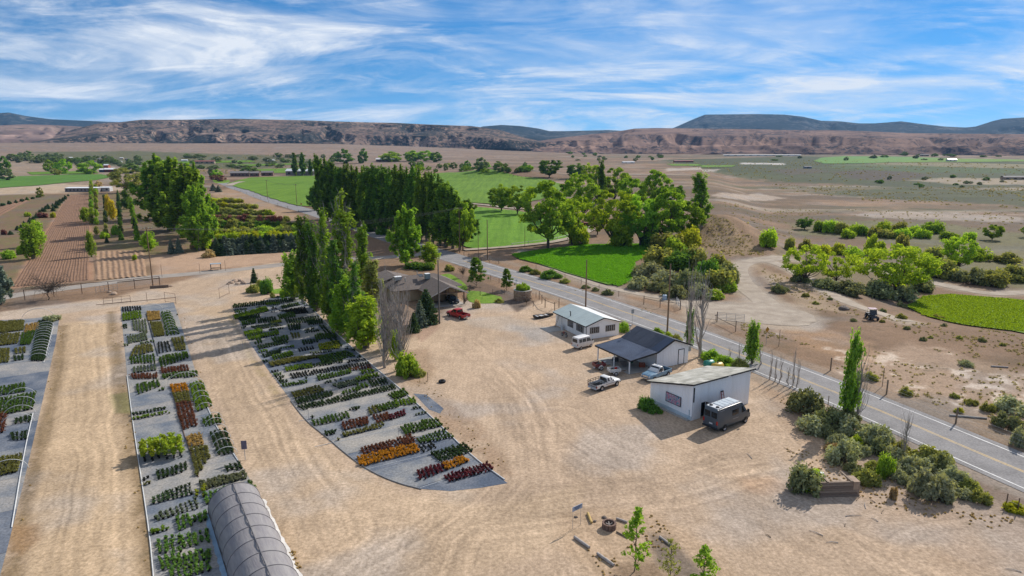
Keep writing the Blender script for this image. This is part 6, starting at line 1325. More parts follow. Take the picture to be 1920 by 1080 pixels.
    ft = MB(); ft.b2((-.5, .2, -.05), (-.06, D - .8, .07)); ft.build('footing', M_conc, t)
    # the painting
    p = thing('mural_board', 'board with a colourful abstract painting on the shed wall', 'painting', t.matrix_basis @ Vector((-.09, 2.95, 1.75)), R(32))
    MB().b2((-.03, -1.25, -.62), (0, 1.25, .62)).build('board', M_trim, p)
    m, nt, N, L = new_mat('abstract paint'); out = N.new('ShaderNodeOutputMaterial'); bs = N.new('ShaderNodeBsdfPrincipled'); L.new(bs.outputs[0], out.inputs[0]); bs.inputs['Roughness'].default_value = .6
    tc = N.new('ShaderNodeTexCoord'); mp = N.new('ShaderNodeMapping'); mp.inputs['Scale'].default_value = (1.0, 1.7, 2.4); L.new(tc.outputs['Object'], mp.inputs[0])
    nz = nnode(N, L, 1.6, 3, mp.outputs[0], .5, 1.8); cr = N.new('ShaderNodeValToRGB'); cr.color_ramp.interpolation = 'CONSTANT'; els = cr.color_ramp.elements
    cols = [(0, (.04, .10, .22)), (.40, (.10, .35, .40)), (.46, (.55, .62, .62)), (.50, (.50, .05, .12)), (.55, (.62, .18, .30)), (.60, (.10, .16, .30)), (.66, (.55, .50, .42))]
    els[0].position = 0; els[0].color = (*cols[0][1], 1); els[1].position = cols[1][0]; els[1].color = (*cols[1][1], 1)
    for a, c in cols[2:]: e = els.new(a); e.color = (*c, 1)
    L.new(nz, cr.inputs[0]); L.new(cr.outputs[0], bs.inputs['Base Color']); MB().b2((-.036, -1.18, -.55), (-.031, 1.18, .55)).build('painted_face', m, p)
    # ladder leaning on the front wall
    q = thing('ladder', 'red ladder leaning on the white shed behind the van', 'ladder', t.matrix_basis @ Vector((5.0, -.75, 0)), R(32)); M_red = mat('red ladder rail', (.36, .035, .03), .5, .1)
    for s in (-1, 1): MB().tube([(s * .32, 0, 0), (s * .18, .66, 2.7)], .045, 6).build('rail', M_red, q)
    MB().tube([(-.2, .1, 0), (-.12, .68, 2.6)], .03, 6).build('rear_leg', M_red, q)
    for k in range(8):
        f = (k + .7) / 9; w = .32 - .14 * f; MB().box((0, .66 * f, 2.7 * f), (2 * w, .07, .04)).build('rung', mat('pale rung', (.5, .4, .38), .5) if k == 0 else bpy.data.materials['pale rung'], q)
    MB().box((0, .66, 2.72), (.42, .14, .1)).build('top_cap', M_trim, q)
shed()
def gable_roof(t, segs, y0, y1, mats, th=.09, trim=True):
    """segs: list of (x0,z0,x1,z1)"""
    for i, (xa, za, xb, zb) in enumerate(segs):
        MB().slab([(xa, y0, za), (xb, y0, zb), (xb, y1, zb), (xa, y1, za)], th).build('roof_slope', mats[i], t)
def pavilion():
    A = P(1229, 692); t = thing('pavilion', 'white metal building with a dark blue-black roof and open carport', 'building', A, R(29)); W, D = 6.3, 7.7; e0, rz_, e1, rx = 2.62, 4.05, 2.85, 3.1
    zf = lambda x: e0 + (rz_ - e0) * x / rx if x < rx else rz_ + (e1 - rz_) * (x - rx) / (W - rx)
    for y, nm in ((0, 'front_wall'), (D - .12, 'rear_wall')):
        MB().add([(x, y + o, z) for o in (0, .12) for x, z in ((0, 0), (W, 0), (W, e1), (rx, rz_), (0, e0))], [(4, 3, 2, 1, 0), (5, 6, 7, 8, 9), (0, 1, 6, 5), (1, 2, 7, 6), (2, 3, 8, 7), (3, 4, 9, 8), (4, 0, 5, 9)]).build(nm, M_white, t)
    MB().b2((W - .12, .12, 0), (W, D - .12, e1)).build('side_wall', M_white, t); MB().b2((0, .12, 0), (.12, D - .12, e0)).build('carport_wall', M_whitew, t)
    ribs(t, 'siding_rib', 0, W, 0, .05, lambda k: zf(k) - .03, M_white)
    d = MB().b2((4.35, -.06, .08), (5.35, -.026, 2.25)).build('door', M_white, t)
    for q in (((4.25, -.07, .05), (4.35, -.024, 2.35)), ((5.35, -.07, .05), (5.45, -.024, 2.35)), ((4.35, -.07, 2.25), (5.35, -.024, 2.35))): MB().b2(*q).build('door_frame', M_trim, d)
    MB().b2((-.03, -.05, 0), (.07, -.024, e0 - .05)).build('corner_trim', M_trim, t)
    M_r1 = mat('dark roof felt', (.024, .032, .05), .6, 0, 1.0, c2=(.04, .05, .075), fine=.15, spec=.3); M_r2 = mat('dusty dark metal roof', (.075, .10, .155), .5, 0, .5, c2=(.045, .06, .10), fine=.12, spec=.4); M_r3 = mat('blue black roof sheet', (.02, .035, .07), .45, .1, 1.0, spec=.4)
    r = MB().slab([(0, -.4, e0 + .02), (rx, -.4, rz_ + .02), (rx, D + .4, rz_ + .02), (0, D + .4, e0 + .02)], .09).build('roof_slope', M_r1, t)
    # felt strips and battens
    for k in range(5):
        y = -.38 + k * 1.75; dz = .112
        MB().slab([(.05, y, e0 + .02 * 0 + dz + (rz_ - e0) * .05 / rx), (rx - .03, y, rz_ + dz), (rx - .03, y + 1.6, rz_ + dz), (.05, y + 1.6, e0 + dz + (rz_ - e0) * .05 / rx)], .012).build('roof_sheet', M_r3 if k == 0 else M_r1, r)
    MB().slab([(rx, -.4, rz_ + .02), (W + .35, -.4, e1 - .12), (W + .35, D + .4, e1 - .12), (rx, D + .4, rz_ + .02)], .09).build('roof_slope', M_r1, t)
    c = MB().slab([(-5.0, -.4, 2.12), (0, -.4, e0 + .0), (0, D + .4, e0 + .0), (-5.0, D + .4, 2.12)], .08).build('carport_roof', M_r2, t)
    for k in range(20):
        x = -4.9 + k * .25; z = 2.12 + (x + 5) / 5 * (e0 - 2.12) + .092
        MB().b2((x, -.39, z - .01), (x + .05, D + .39, z + .02)).build('roof_rib', M_r2, c)
    for y in (-.44, D + .40):
        for (xa, za, xb, zb) in ((-5.05, 2.1, 0, e0), (0, e0, rx, rz_), (rx, rz_, W + .38, e1 - .13)): MB().slab([(xa, y, za - .1), (xb, y, zb - .1), (xb, y, zb + .13), (xa, y, za + .13)], .04).build('fascia', M_trim, t)
    MB().b2((-5.08, -.4, 2.0), (-5.03, D + .4, 2.22)).build('fascia', M_trim, t)
    MB().b2((-4.85, -.05, 1.92), (-4.7, D, 2.08)).build('carport_beam', M_whitew, t)
    for y in (.05, 3.6, D - .15):
        MB().b2((-4.84, y, 0), (-4.70, y + .14, 1.95)).build('post', M_whitew, t)
    MB().slab([(-4.77, .12, 1.55), (-4.77, .7, 1.95), (-4.77, .7, 2.02), (-4.77, .05, 1.55)], .06).build('brace', M_whitew, t)
    MB().b2((-4.9, 0, -.05), (0, D, .06)).build('slab', M_conc, t)
    MB().tube([(1.4, D + .1, 2.2), (1.4, D + .1, 4.6)], .06, 6).build('vent_pipe', M_steel, t); MB().lathe([(0, 4.75), (.22, 4.7), (.25, 4.5), (0, 4.5)], 8, (1.4, D + .1, 0)).build('vent_cap', M_steel, t)
    ac = MB().b2((W + .0, .25, 1.6), (W + .75, 1.1, 2.4)).build('air_cooler', mat('beige cooler box', (.55, .52, .47), .6), t)
    for k in range(6): MB().b2((W + .06, .235, 1.68 + k * .11), (W + .69, .25, 1.72 + k * .11)).build('louvre', M_steel, ac)
    MB().b2((-1.1, D * .55, 1.7), (-.95, D * .55 + .4, 2.1)).build('wall_box', M_rust, t)
    # things under the carport
    M = t.matrix_basis
    ch = thing('chair', 'green chair standing under the carport roof', 'chair', M @ Vector((-2.2, 3.0, .06)), R(200)); M_g = mat('green chair paint', (.03, .12, .09), .5)
    MB().b2((-.28, -.28, .40), (.28, .28, .45)).build('seat', M_g, ch); MB().slab([(-.28, .28, .45), (.28, .28, .45), (.28, .42, 1.05), (-.28, .42, 1.05)], .05).build('backrest', M_g, ch)
    for x in (-.25, .25):
        for y in (-.25, .25): MB().tube([(x, y, 0), (x, y, .42)], .03, 5).build('leg', M_g, ch)
    for i, (x, y, c_) in enumerate([(-1.2, 1.6, (.35, .08, .03)), (-3.4, 3.4, (.25, .22, .2)), (-3.0, 5.6, (.10, .09, .08))]):
        b = thing('crate', ['orange red crate under the carport roof', 'grey crate under the middle of the carport', 'dark crate at the back of the carport'][i], 'crate', M @ Vector((x, y, .06)), R(20 * i)); mm = mat('crate paint %d' % i, c_, .7)
        for k in range(3):
            z = .05 + k * .2
            for s in (-1, 1): MB().b2((-.4, s * .28 - .02, z), (.4, s * .28 + .02, z + .15)).build('slat', mm, b); MB().b2((s * .4 - .02, -.26, z), (s * .4 + .02, .26, z + .15)).build('slat', mm, b)
        MB().b2((-.38, -.26, 0), (.38, .26, .04)).build('base', mm, b)
    lb = MB().b2((-.12, -1.9, 0), (.12, 1.9, .1)).build('timber_beam', M_whitew); lb.location = M @ Vector((-5.9, 5.5, .0)); lb.rotation_euler = (0, 0, R(-35)); tag(lb, 'white timber lying beside the carport', 'timber')
pavilion()
def workshop():
    A = P(1099, 637); t = thing('workshop', 'low white workshop with pale green gable roof and barred windows', 'building', A, R(26)); W, D = 6.6, 10.3; e, rx, rz_ = 2.45, 3.3, 3.45
    def wallq(pts, nm): MB().add(pts, [(0, 1, 2, 3), (7, 6, 5, 4), (0, 4, 5, 1), (1, 5, 6, 2), (2, 6, 7, 3), (3, 7, 4, 0)]).build(nm, M_whitew, t)
    for y, nm in ((0, 'gable_wall'), (D - .14, 'gable_wall')):
        MB().add([(x, y + o, z) for o in (0, .14) for x, z in ((0, 0), (W, 0), (W, e), (rx, rz_), (0, e))], [(4, 3, 2, 1, 0), (5, 6, 7, 8, 9), (0, 1, 6, 5), (1, 2, 7, 6), (2, 3, 8, 7), (3, 4, 9, 8), (4, 0, 5, 9)]).build(nm, M_whitew, t)
    MB().b2((0, .14, 0), (.14, D - .14, e)).build('front_wall', M_whitew, t); MB().b2((W - .14, .14, 0), (W, D - .14, e)).build('rear_wall', M_whitew, t)
    for k in range(9): MB().b2((-.018, D * .36 + k * .62, .05), (0, D * .36 + k * .62 + .035, e - .05)).build('board_batten', M_whitew, t)
    def window(face, a0, a1, z0, z1):
        f = lambda p0, p1, o0, o1: MB().b2((-o1, p0[0], p0[1]), (-o0, p1[0], p1[1])) if face == 'x' else MB().b2((p0[0], -o1, p0[1]), (p1[0], -o0, p1[1]))
        w = f((a0, z0), (a1, z1), .002, .02).build('window', M_glass, t); fm = mat('window frame', (.20, .17, .14), .6) if 'window frame' not in bpy.data.materials else bpy.data.materials['window frame']
        for p0, p1 in (((a0 - .06, z0 - .06), (a1 + .06, z0)), ((a0 - .06, z1), (a1 + .06, z1 + .06)), ((a0 - .06, z0), (a0, z1)), ((a1, z0), (a1 + .06, z1))): f(p0, p1, .004, .05).build('frame', fm, w)
        n = 8
        for k in range(1, n): x = a0 + (a1 - a0) * k / n; f((x - .018, z0), (x + .018, z1), .028, .05).build('bar', bpy.data.materials['white painted board'] if k % 2 else fm, w)
        f((a0, (z0 + z1) / 2 - .02), (a1, (z0 + z1) / 2 + .02), .024, .046).build('bar', fm, w)
    window('y', .75, 2.5, 1.0, 1.95); window('y', 3.9, 5.7, 1.0, 1.95); window('x', .9, 3.1, .95, 1.95); window('x', 4.3, 6.0, 1.0, 1.95)
    for i, (xa, za, xb, zb, m) in enumerate(((-.4, e - .1, rx, rz_ + .02, M_greenroof), (rx, rz_ + .02, W + .4, e - .1, M_whiteroof))):
        r = MB().slab([(xa, -.35, za), (xb, -.35, zb), (xb, D + .35, zb), (xa, D + .35, za)], .07).build('roof_slope', m, t)
        for k in range(13):
            y = -.3 + k * .86
            MB().slab([(xa, y, za + .075), (xb, y, zb + .075), (xb, y + .83, zb + .075), (xa, y + .83, za + .075)], .012).build('roof_sheet', m, r)
        for y in (-.40, D + .35): MB().slab([(xa, y, za - .07), (xb, y, zb - .07), (xb, y, zb + .09), (xa, y, za + .09)], .05).build('fascia', M_trim, t)
    MB().b2((-.46, -.35, e - .18), (-.41, D + .35, e - .02)).build('fascia', M_trim, t); MB().b2((-.03, -.03, 0), (.05, .0, e)).build('corner_trim', M_trim, t)
    MB().tube([(.5, 6.0, 2.5), (.5, 6.0, 3.4), (.3, 5.9, 3.55)], .09, 8).build('stove_pipe', M_trim, t)
    MB().tube([(-.3, 7.6, 0), (-.3, 7.6, e)], .05, 6).build('downpipe', M_steel, t)
    M = t.matrix_basis
    pd = MB().b2((-1.9, -1.6, -.04), (1.3, 1.6, .06)).build('concrete_pad', M_conc); pd.location = M @ Vector((-1.7, 8.2, 0)); pd.rotation_euler = (0, 0, R(26)); tag(pd, 'pale concrete pad at the far corner of the workshop', 'slab')
    bn = MB().lathe([(0, 0), (.26, 0), (.32, .75), (.33, .75), (.33, .82), (.0, .86)], 10).build('waste_bin', mat('white plastic bin', (.62, .63, .64), .5), smooth=40); bn.location = M @ Vector((-.55, 7.1, .06)); tag(bn, 'white plastic barrel at the workshop wall', 'bin')
    ld = thing('ladder', 'dark ladder leaning on the far corner of the workshop', 'ladder', M @ Vector((-.9, 9.0, 0)), R(26)); 
    for s in (-.18, .18): MB().tube([(0, s, 0), (.8, s, 2.2)], .035, 5).build('rail', M_wood, ld)
    for k in range(7): f = (k + .6) / 7.5; MB().box((.8 * f, 0, 2.2 * f), (.04, .36, .04)).build('rung', M_wood, ld)
workshop()
def house():
    O = P(812, 577); t = thing('house', 'brown-roofed house with tan walls and an open gabled carport', 'house', O, R(27))
    M_sh = mat('brown roof shingles', (.155, .125, .108), .85, 0, 1.6, c2=(.115, .092, .08), fine=.18); M_tan = mat('tan stucco', (.44, .34, .22), .85, .06, 1.0, fine=.06); M_tr = mat('brown timber trim', (.16, .11, .075), .7, .1); M_pale = mat('pale fascia', (.48, .44, .39), .7, .08)
    W, D, e, rz_ = 6.9, 10.5, 2.55, 4.15
    # carport / garage wing
    MB().b2((0, 3.8, 0), (.15, D, e)).build('side_wall', M_tan, t); MB().b2((W - .15, 3.8, 0), (W, D, e)).build('side_wall', M_tan, t); MB().b2((.15, 5.2, 0), (W - .15, 5.35, e)).build('carport_wall', M_tan, t)
    MB().add([(.15, 3.9, e), (W - .15, 3.9, e), (W / 2, 3.9, rz_ - .1), (.15, 4.05, e), (W - .15, 4.05, e), (W / 2, 4.05, rz_ - .1)], [(0, 1, 2), (5, 4, 3), (0, 3, 4, 1), (1, 4, 5, 2), (2, 5, 3, 0)]).build('gable_wall', M_tan, t)
    MB().b2((4.4, 3.8, 0), (W - .15, 3.95, e)).build('carport_wall', M_tan, t)
    for x in (.0, W - .2): MB().b2((x, 0, 0), (x + .2, .2, e)).build('post', M_tr, t)
    MB().b2((0, 0, e - .02), (W, .2, e + .25)).build('tie_beam', M_tr, t); MB().b2((W / 2 - .09, .02, e + .25), (W / 2 + .09, .18, rz_ - .15)).build('king_post', M_tr, t)
    for x in (W * .27, W * .73): MB().b2((x - .07, .03, e + .25), (x + .07, .17, e + .72)).build('strut', M_tr, t)
    for s in (0, 1):
        xa, xb = (-.6, W / 2) if s == 0 else (W / 2, W + .6); za, zb = (e - .15, rz_) if s == 0 else (rz_, e - .15)
        r = MB().slab([(xa, -.7, za), (xb, -.7, zb), (xb, D + 1.5, zb), (xa, D + 1.5, za)], .12).build('roof_slope', M_sh, t)
        for k in range(9):      # shingle courses
            f0, f1 = k / 9, (k + .97) / 9; g = lambda f: (xa + (xb - xa) * f, za + (zb - za) * f)
            (x0, z0), (x1, z1) = g(f0), g(f1); MB().slab([(x0, -.69, z0 + .13), (x1, -.69, z1 + .13), (x1, D + 1.49, z1 + .13), (x0, D + 1.49, z0 + .13)], .015).build('shingle_course', M_sh, r)
        MB().slab([(xa, -.75, za - .1), (xb, -.75, zb - .1), (xb, -.75, zb + .14), (xa, -.75, za + .14)], .05).build('fascia', M_pale, t)
    # main block
    x0, x1, y0, y1, e2, r2 = -5.5, 9.3, 7.0, 17.0, 2.55, 4.5
    MB().b2((x0, y0 + .8, 0), (x1 - .8, y1 - .8, e2)).build('main_wall', M_tan, t)
    yc = (y0 + y1) / 2
    a, b_, c, d = (x0 - .6, y0, e2 - .1), (x1, y0, e2 - .1), (x1, y1, e2 - .1), (x0 - .6, y1, e2 - .1); p, q = (x0 + 3.5, yc, r2), (x1 - 4.5, yc, r2)
    for nm, poly in (('roof_slope', [a, b_, q, p]), ('roof_slope', [b_, c, q]), ('roof_slope', [c, d, p, q]), ('roof_slope', [d, a, p])):
        MB().slab(poly, .12).build(nm, M_sh, t)
    MB().b2((W + .62, y0 - .05, e2 - .22), (x1, y0 - .01, e2 + .02)).build('fascia', M_pale, t)
    # rear wing
    MB().b2((-7.5, 15, 0), (1.5, 22, 2.5)).build('rear_wall', M_tan, t)
    for poly in ([(-8.2, 14.4, 2.5), (-3, 14.4, 4.1), (-3, 22.6, 4.1), (-8.2, 22.6, 2.5)], [(-3, 14.4, 4.1), (2.2, 14.4, 2.5), (2.2, 22.6, 2.5), (-3, 22.6, 4.1)]): MB().slab(poly, .12).build('roof_slope', M_sh, t)
    c1 = MB().b2((1.9, 9.2, 4.0), (2.9, 10.2, 5.1)).build('roof_cooler', mat('green grey cooler', (.28, .36, .34), .6), t); MB().b2((1.88, 9.18, 5.1), (2.92, 10.22, 5.16)).build('cooler_lid', M_whiteroof, c1)
    for k in range(5): MB().b2((1.95, 9.17, 4.15 + k * .17), (2.85, 9.2, 4.2 + k * .17)).build('louvre', M_steel, c1)
    c2 = MB().b2((-4.3, 10.8, 4.0), (-2.9, 11.9, 4.7)).build('roof_cooler', mat('grey metal box', (.45, .46, .46), .5), t); MB().b2((-4.35, 10.75, 4.7), (-2.85, 11.95, 4.75)).build('cooler_lid', M_whiteroof, c2)
    MB().slab([(.6, 9.6, 4.55), (1.6, 9.6, 4.55), (1.6, 10.9, 4.9), (.6, 10.9, 4.9)], .06).build('skylight', M_glass, t); MB().tube([(1.2, 12.8, 4.0), (1.2, 12.8, 5.2)], .09, 6).build('vent_pipe', M_steel, t); MB().tube([(-2.6, 9.4, 3.8), (-2.6, 9.4, 4.7)], .18, 8).build('chimney', M_pale, t)
    MB().b2((.4, 3.7, .0), (1.2, 3.78, 2.0)).build('door', M_tr, t)
    MB().b2((0, -.3, -.05), (W, 3.8, .04)).build('carport_floor', M_conc, t)
house()
def farbuilding(px0, px1, py, hpx, dpx, label, wallm, roofm, name='farm_building', win=0, gable=True, pitch=.25):
    a, b = P(px0, py), P(px1, py); w = (b - a).length; d = depth(a) / F; h = hpx * d; dd = dpx * d
    t = thing(name, label, 'building', a, math.atan2(b.y - a.y, b.x - a.x))
    MB().b2((0, 0, -.3), (w, dd, h)).build('wall', wallm, t); o = .04 * w
    if gable:
        rz_ = h + dd * pitch
        for ya, za, yb, zb in ((-dd * .06, h - .02, dd / 2, rz_), (dd / 2, rz_, dd * 1.06, h - .02)): MB().slab([(-o * .4, ya, za), (w + o * .4, ya, za), (w + o * .4, yb, zb), (-o * .4, yb, zb)], .03 * h + .05).build('roof', roofm, t)
    else: MB().slab([(-o * .3, -dd * .05, h), (w + o * .3, -dd * .05, h), (w + o * .3, dd * 1.05, h * 1.15), (-o * .3, dd * 1.05, h * 1.15)], .04 * h).build('roof', roofm, t)
    for k in range(win):
        x = w * (k + .5) / win
        MB().b2((x - w * .18 / win, -.06, h * .3), (x + w * .18 / win, -.01, h * .75)).build('window', M_glass, t)
    return t
M_bwhite = mat('pale barn wall', (.52, .51, .49), .8, .1); M_bred = mat('dark red barn wall', (.16, .035, .035), .8, .1); M_bbrown = mat('brown brick wall', (.17, .10, .08), .85, .1); M_bgrey = mat('grey roof', (.22, .20, .19), .8, .1); M_btan = mat('tan wall', (.36, .28, .20), .85, .1); M_bredroof = mat('dull red roof', (.30, .12, .10), .8, .1)
farbuilding(122, 184, 360, 7, 14, 'long low white greenhouse building behind the nursery field', M_bgrey, M_whiteroof, 'greenhouse', 9, False); farbuilding(184, 206, 359, 7, 12, 'white annex at the right end of the long greenhouse', M_bwhite, M_whiteroof, 'annex', 2, False)
farbuilding(196, 216, 323, 5, 10, 'red and white barn with a pale roof by the far field', M_bred, M_whiteroof, 'barn', 2); farbuilding(186, 196, 323, 4.5, 9, 'blue fronted bay left of the red barn', mat('dark blue wall', (.03, .05, .10), .7), M_whiteroof, 'barn'); farbuilding(194, 203, 315, 5, 8, 'small orange brick house above the red barn', mat('orange brick', (.35, .12, .07), .8), M_whiteroof, 'house')
farbuilding(432, 466, 331, 6, 14, 'long brown farmhouse with grey roof left of the pale field', M_bbrown, M_bgrey, 'house', 5); farbuilding(468, 486, 331, 6, 12, 'second brown farmhouse right of the long one', M_bbrown, M_bgrey, 'house', 2); farbuilding(490, 512, 330, 6, 12, 'dark barn behind the brown hedge', M_bbrown, M_bgrey, 'barn', 2); farbuilding(536, 588, 329, 8, 16, 'long shed with grey white roof behind the two slim poplars', M_bgrey, M_whiteroof, 'barn', 4)
farbuilding(705, 738, 303, 4, 9, 'low long house with a white roof beside the grove', M_bbrown, M_whiteroof, 'house', 4); farbuilding(365, 402, 307, 4, 8, 'long red-roofed house far behind the poplar clump', M_btan, M_bredroof, 'house', 4); farbuilding(1095, 1112, 388, 7, 20, 'white metal roof among the farmstead trees', M_bwhite, M_whiteroof, 'house', 2); farbuilding(1094, 1108, 425, 7, 18, 'dark red shed under the farmstead trees', M_bred, M_bredroof, 'shed', 1)
farbuilding(1168, 1190, 306.5, 2.2, 5, 'pale low building far off on the plain, middle', M_bwhite, M_whiteroof, 'farm_building', 2); farbuilding(1265, 1300, 304.5, 2.4, 5, 'dark red low building far off on the plain', M_bred, M_bredroof, 'farm_building', 3); farbuilding(1358, 1500, 292.5, 1.8, 3, 'very long white building at the foot of the right hills', M_bwhite, M_whiteroof, 'farm_building', 10); farbuilding(1778, 1794, 303, 3.5, 6, 'small white house at the end of the far green field', M_bwhite, M_whiteroof, 'house', 2)
farbuilding(1882, 1925, 337, 4.5, 10, 'brown house near the right edge on the plain', M_btan, M_bgrey, 'house', 3); farbuilding(1725, 1742, 293, 2.5, 5, 'tiny roof beyond the far green field', M_btan, M_bgrey, 'house', 2); farbuilding(1508, 1522, 316, 3, 6, 'small blue grey house on the brush plain', mat('blue grey wall', (.22, .26, .30), .8), M_bgrey, 'house', 1)
farbuilding(1100, 1108, 279, 3, 6, 'white house high at the foot of the middle hills', M_bwhite, M_whiteroof, 'house', 1); farbuilding(500, 514, 303, 2.5, 5, 'small white house far off left of the windbreak', M_bwhite, M_whiteroof, 'house', 2); farbuilding(340, 352, 303, 2.5, 5, 'tiny white house behind the poplar clump', M_bwhite, M_whiteroof, 'house', 1)
for i in range(26):
    x = 98 + i * 5.6 + random.uniform(-3, 3); y = random.uniform(297, 307)
    farbuilding(x, x + random.uniform(4, 8), y, random.uniform(1.8, 3), 4, 'tiny village house, ' + ORD[i] + ' from the left below the mesa', random.choice([M_bwhite, M_btan, M_bwhite]), random.choice([M_whiteroof, M_bgrey, M_whiteroof, M_bredroof]), 'village_house', 2)
# ================================================================== vehicles
M_tyre = mat('tyre rubber', (.018, .018, .018), .8, .1); M_rim = mat('steel wheel', (.45, .45, .46), .4, .1, metal=.5); M_cglass = glassmat('car glass', (.012, .016, .02), .05); M_blackpl = mat('black plastic', (.025, .025, .027), .6, .1)
M_lampr = paint('red lamp', (.40, .02, .015), .25); M_lampw = paint('clear lamp', (.62, .62, .60), .2); M_plate = mat('number plate', (.55, .56, .58), .5, .03); M_chrome = mat('chrome', (.62, .63, .64), .22, .05, metal=.9)
def wheel_meshes(r, w):
    ty = MB().lathe([(r * .62, -w / 2), (r * .92, -w / 2), (r, -w * .3), (r, w * .3), (r * .92, w / 2), (r * .62, w / 2), (r * .62, -w / 2)], 18, axis='y').mesh('tyre', M_tyre, 40)
    ri = MB().lathe([(0, -w * .28), (r * .2, -w * .36), (r * .3, -w * .25), (r * .55, -w * .3), (r * .63, -w * .46), (r * .63, w * .46), (r * .55, w * .3), (r * .3, w * .25), (r * .2, w * .36), (0, w * .28)], 18, axis='y').mesh('rim', M_rim, 40)
    return ty, ri
def wheels(t, xs, y, r, w=.22):
    ty, ri = wheel_meshes(r, w)
    for x in xs:
        for s in (-1, 1):
            h = bpy.data.objects.new('wheel', ty); col.objects.link(h); h.parent = t; h.location = (x, s * y, r)
            inst('rim', ri, h)
def loft(st, m, name, t, smooth=35):
    """body from cross sections (x, z_low, z_belt, z_top, half width at belt, half width at top)"""
    b = MB(); n = 12; V = []
    for x, z0, zb, zr, wb, wr in st:
        half = [(0, z0), (wb * .9, z0), (wb, z0 + .18), (wb, zb), (wr, zr - .05), (wr * .86, zr), (0, zr)]
        ring = [(x, y, z) for y, z in half] + [(x, -y, z) for y, z in reversed(half[1:-1])]
        V += ring
    k = 12; Fs = []
    for i in range(len(st) - 1):
        for j in range(k): Fs.append((i * k + j, i * k + (j + 1) % k, (i + 1) * k + (j + 1) % k, (i + 1) * k + j))
    Fs += [tuple(range(k)), tuple((len(st) - 1) * k + j for j in reversed(range(k)))]
    return b.add(V, Fs).build(name, m, t, smooth)
def side_y(st, x, z):
    for a, b in zip(st[:-1], st[1:]):
        if a[0] <= x <= b[0]:
            f = (x - a[0]) / (b[0] - a[0] + 1e-9); v = [p + (q - p) * f for p, q in zip(a, b)]; break
    else: v = st[-1] if x > st[-1][0] else st[0]
    _, z0, zb, zr, wb, wr = v
    return wb if z <= zb else wb + (wr - wb) * min(1, (z - zb) / max(.05, zr - .05 - zb))
def side_panel(t, st, poly, m, name, off=.012, sides=(-1, 1), th=.012):
    for s in sides:
        q = [(x, s * (side_y(st, x, z) + off), z) for x, z in poly]
        if s < 0: q = q[::-1]
        MB().slab(q, th).build(name, m, t)
def plate4(t, pts, m, name, th=.015): return MB().slab(pts, th).build(name, m, t)
def place(name, label, cat, rear_px, front_px, halfw, sgn=1, scale=1):
    """rear and front pixel of the side nearest to the camera; the body lies beyond it"""
    a, b = P(*rear_px), P(*front_px); d = (b - a); d.z = 0; d.normalize(); n = Vector((-d.y, d.x, 0))
    if n.y < 0: n = -n
    c = (a + b) / 2 + n * halfw; c.z = 0
    return thing(name, label, cat, c, math.atan2(d.y, d.x), None, (scale,) * 3)
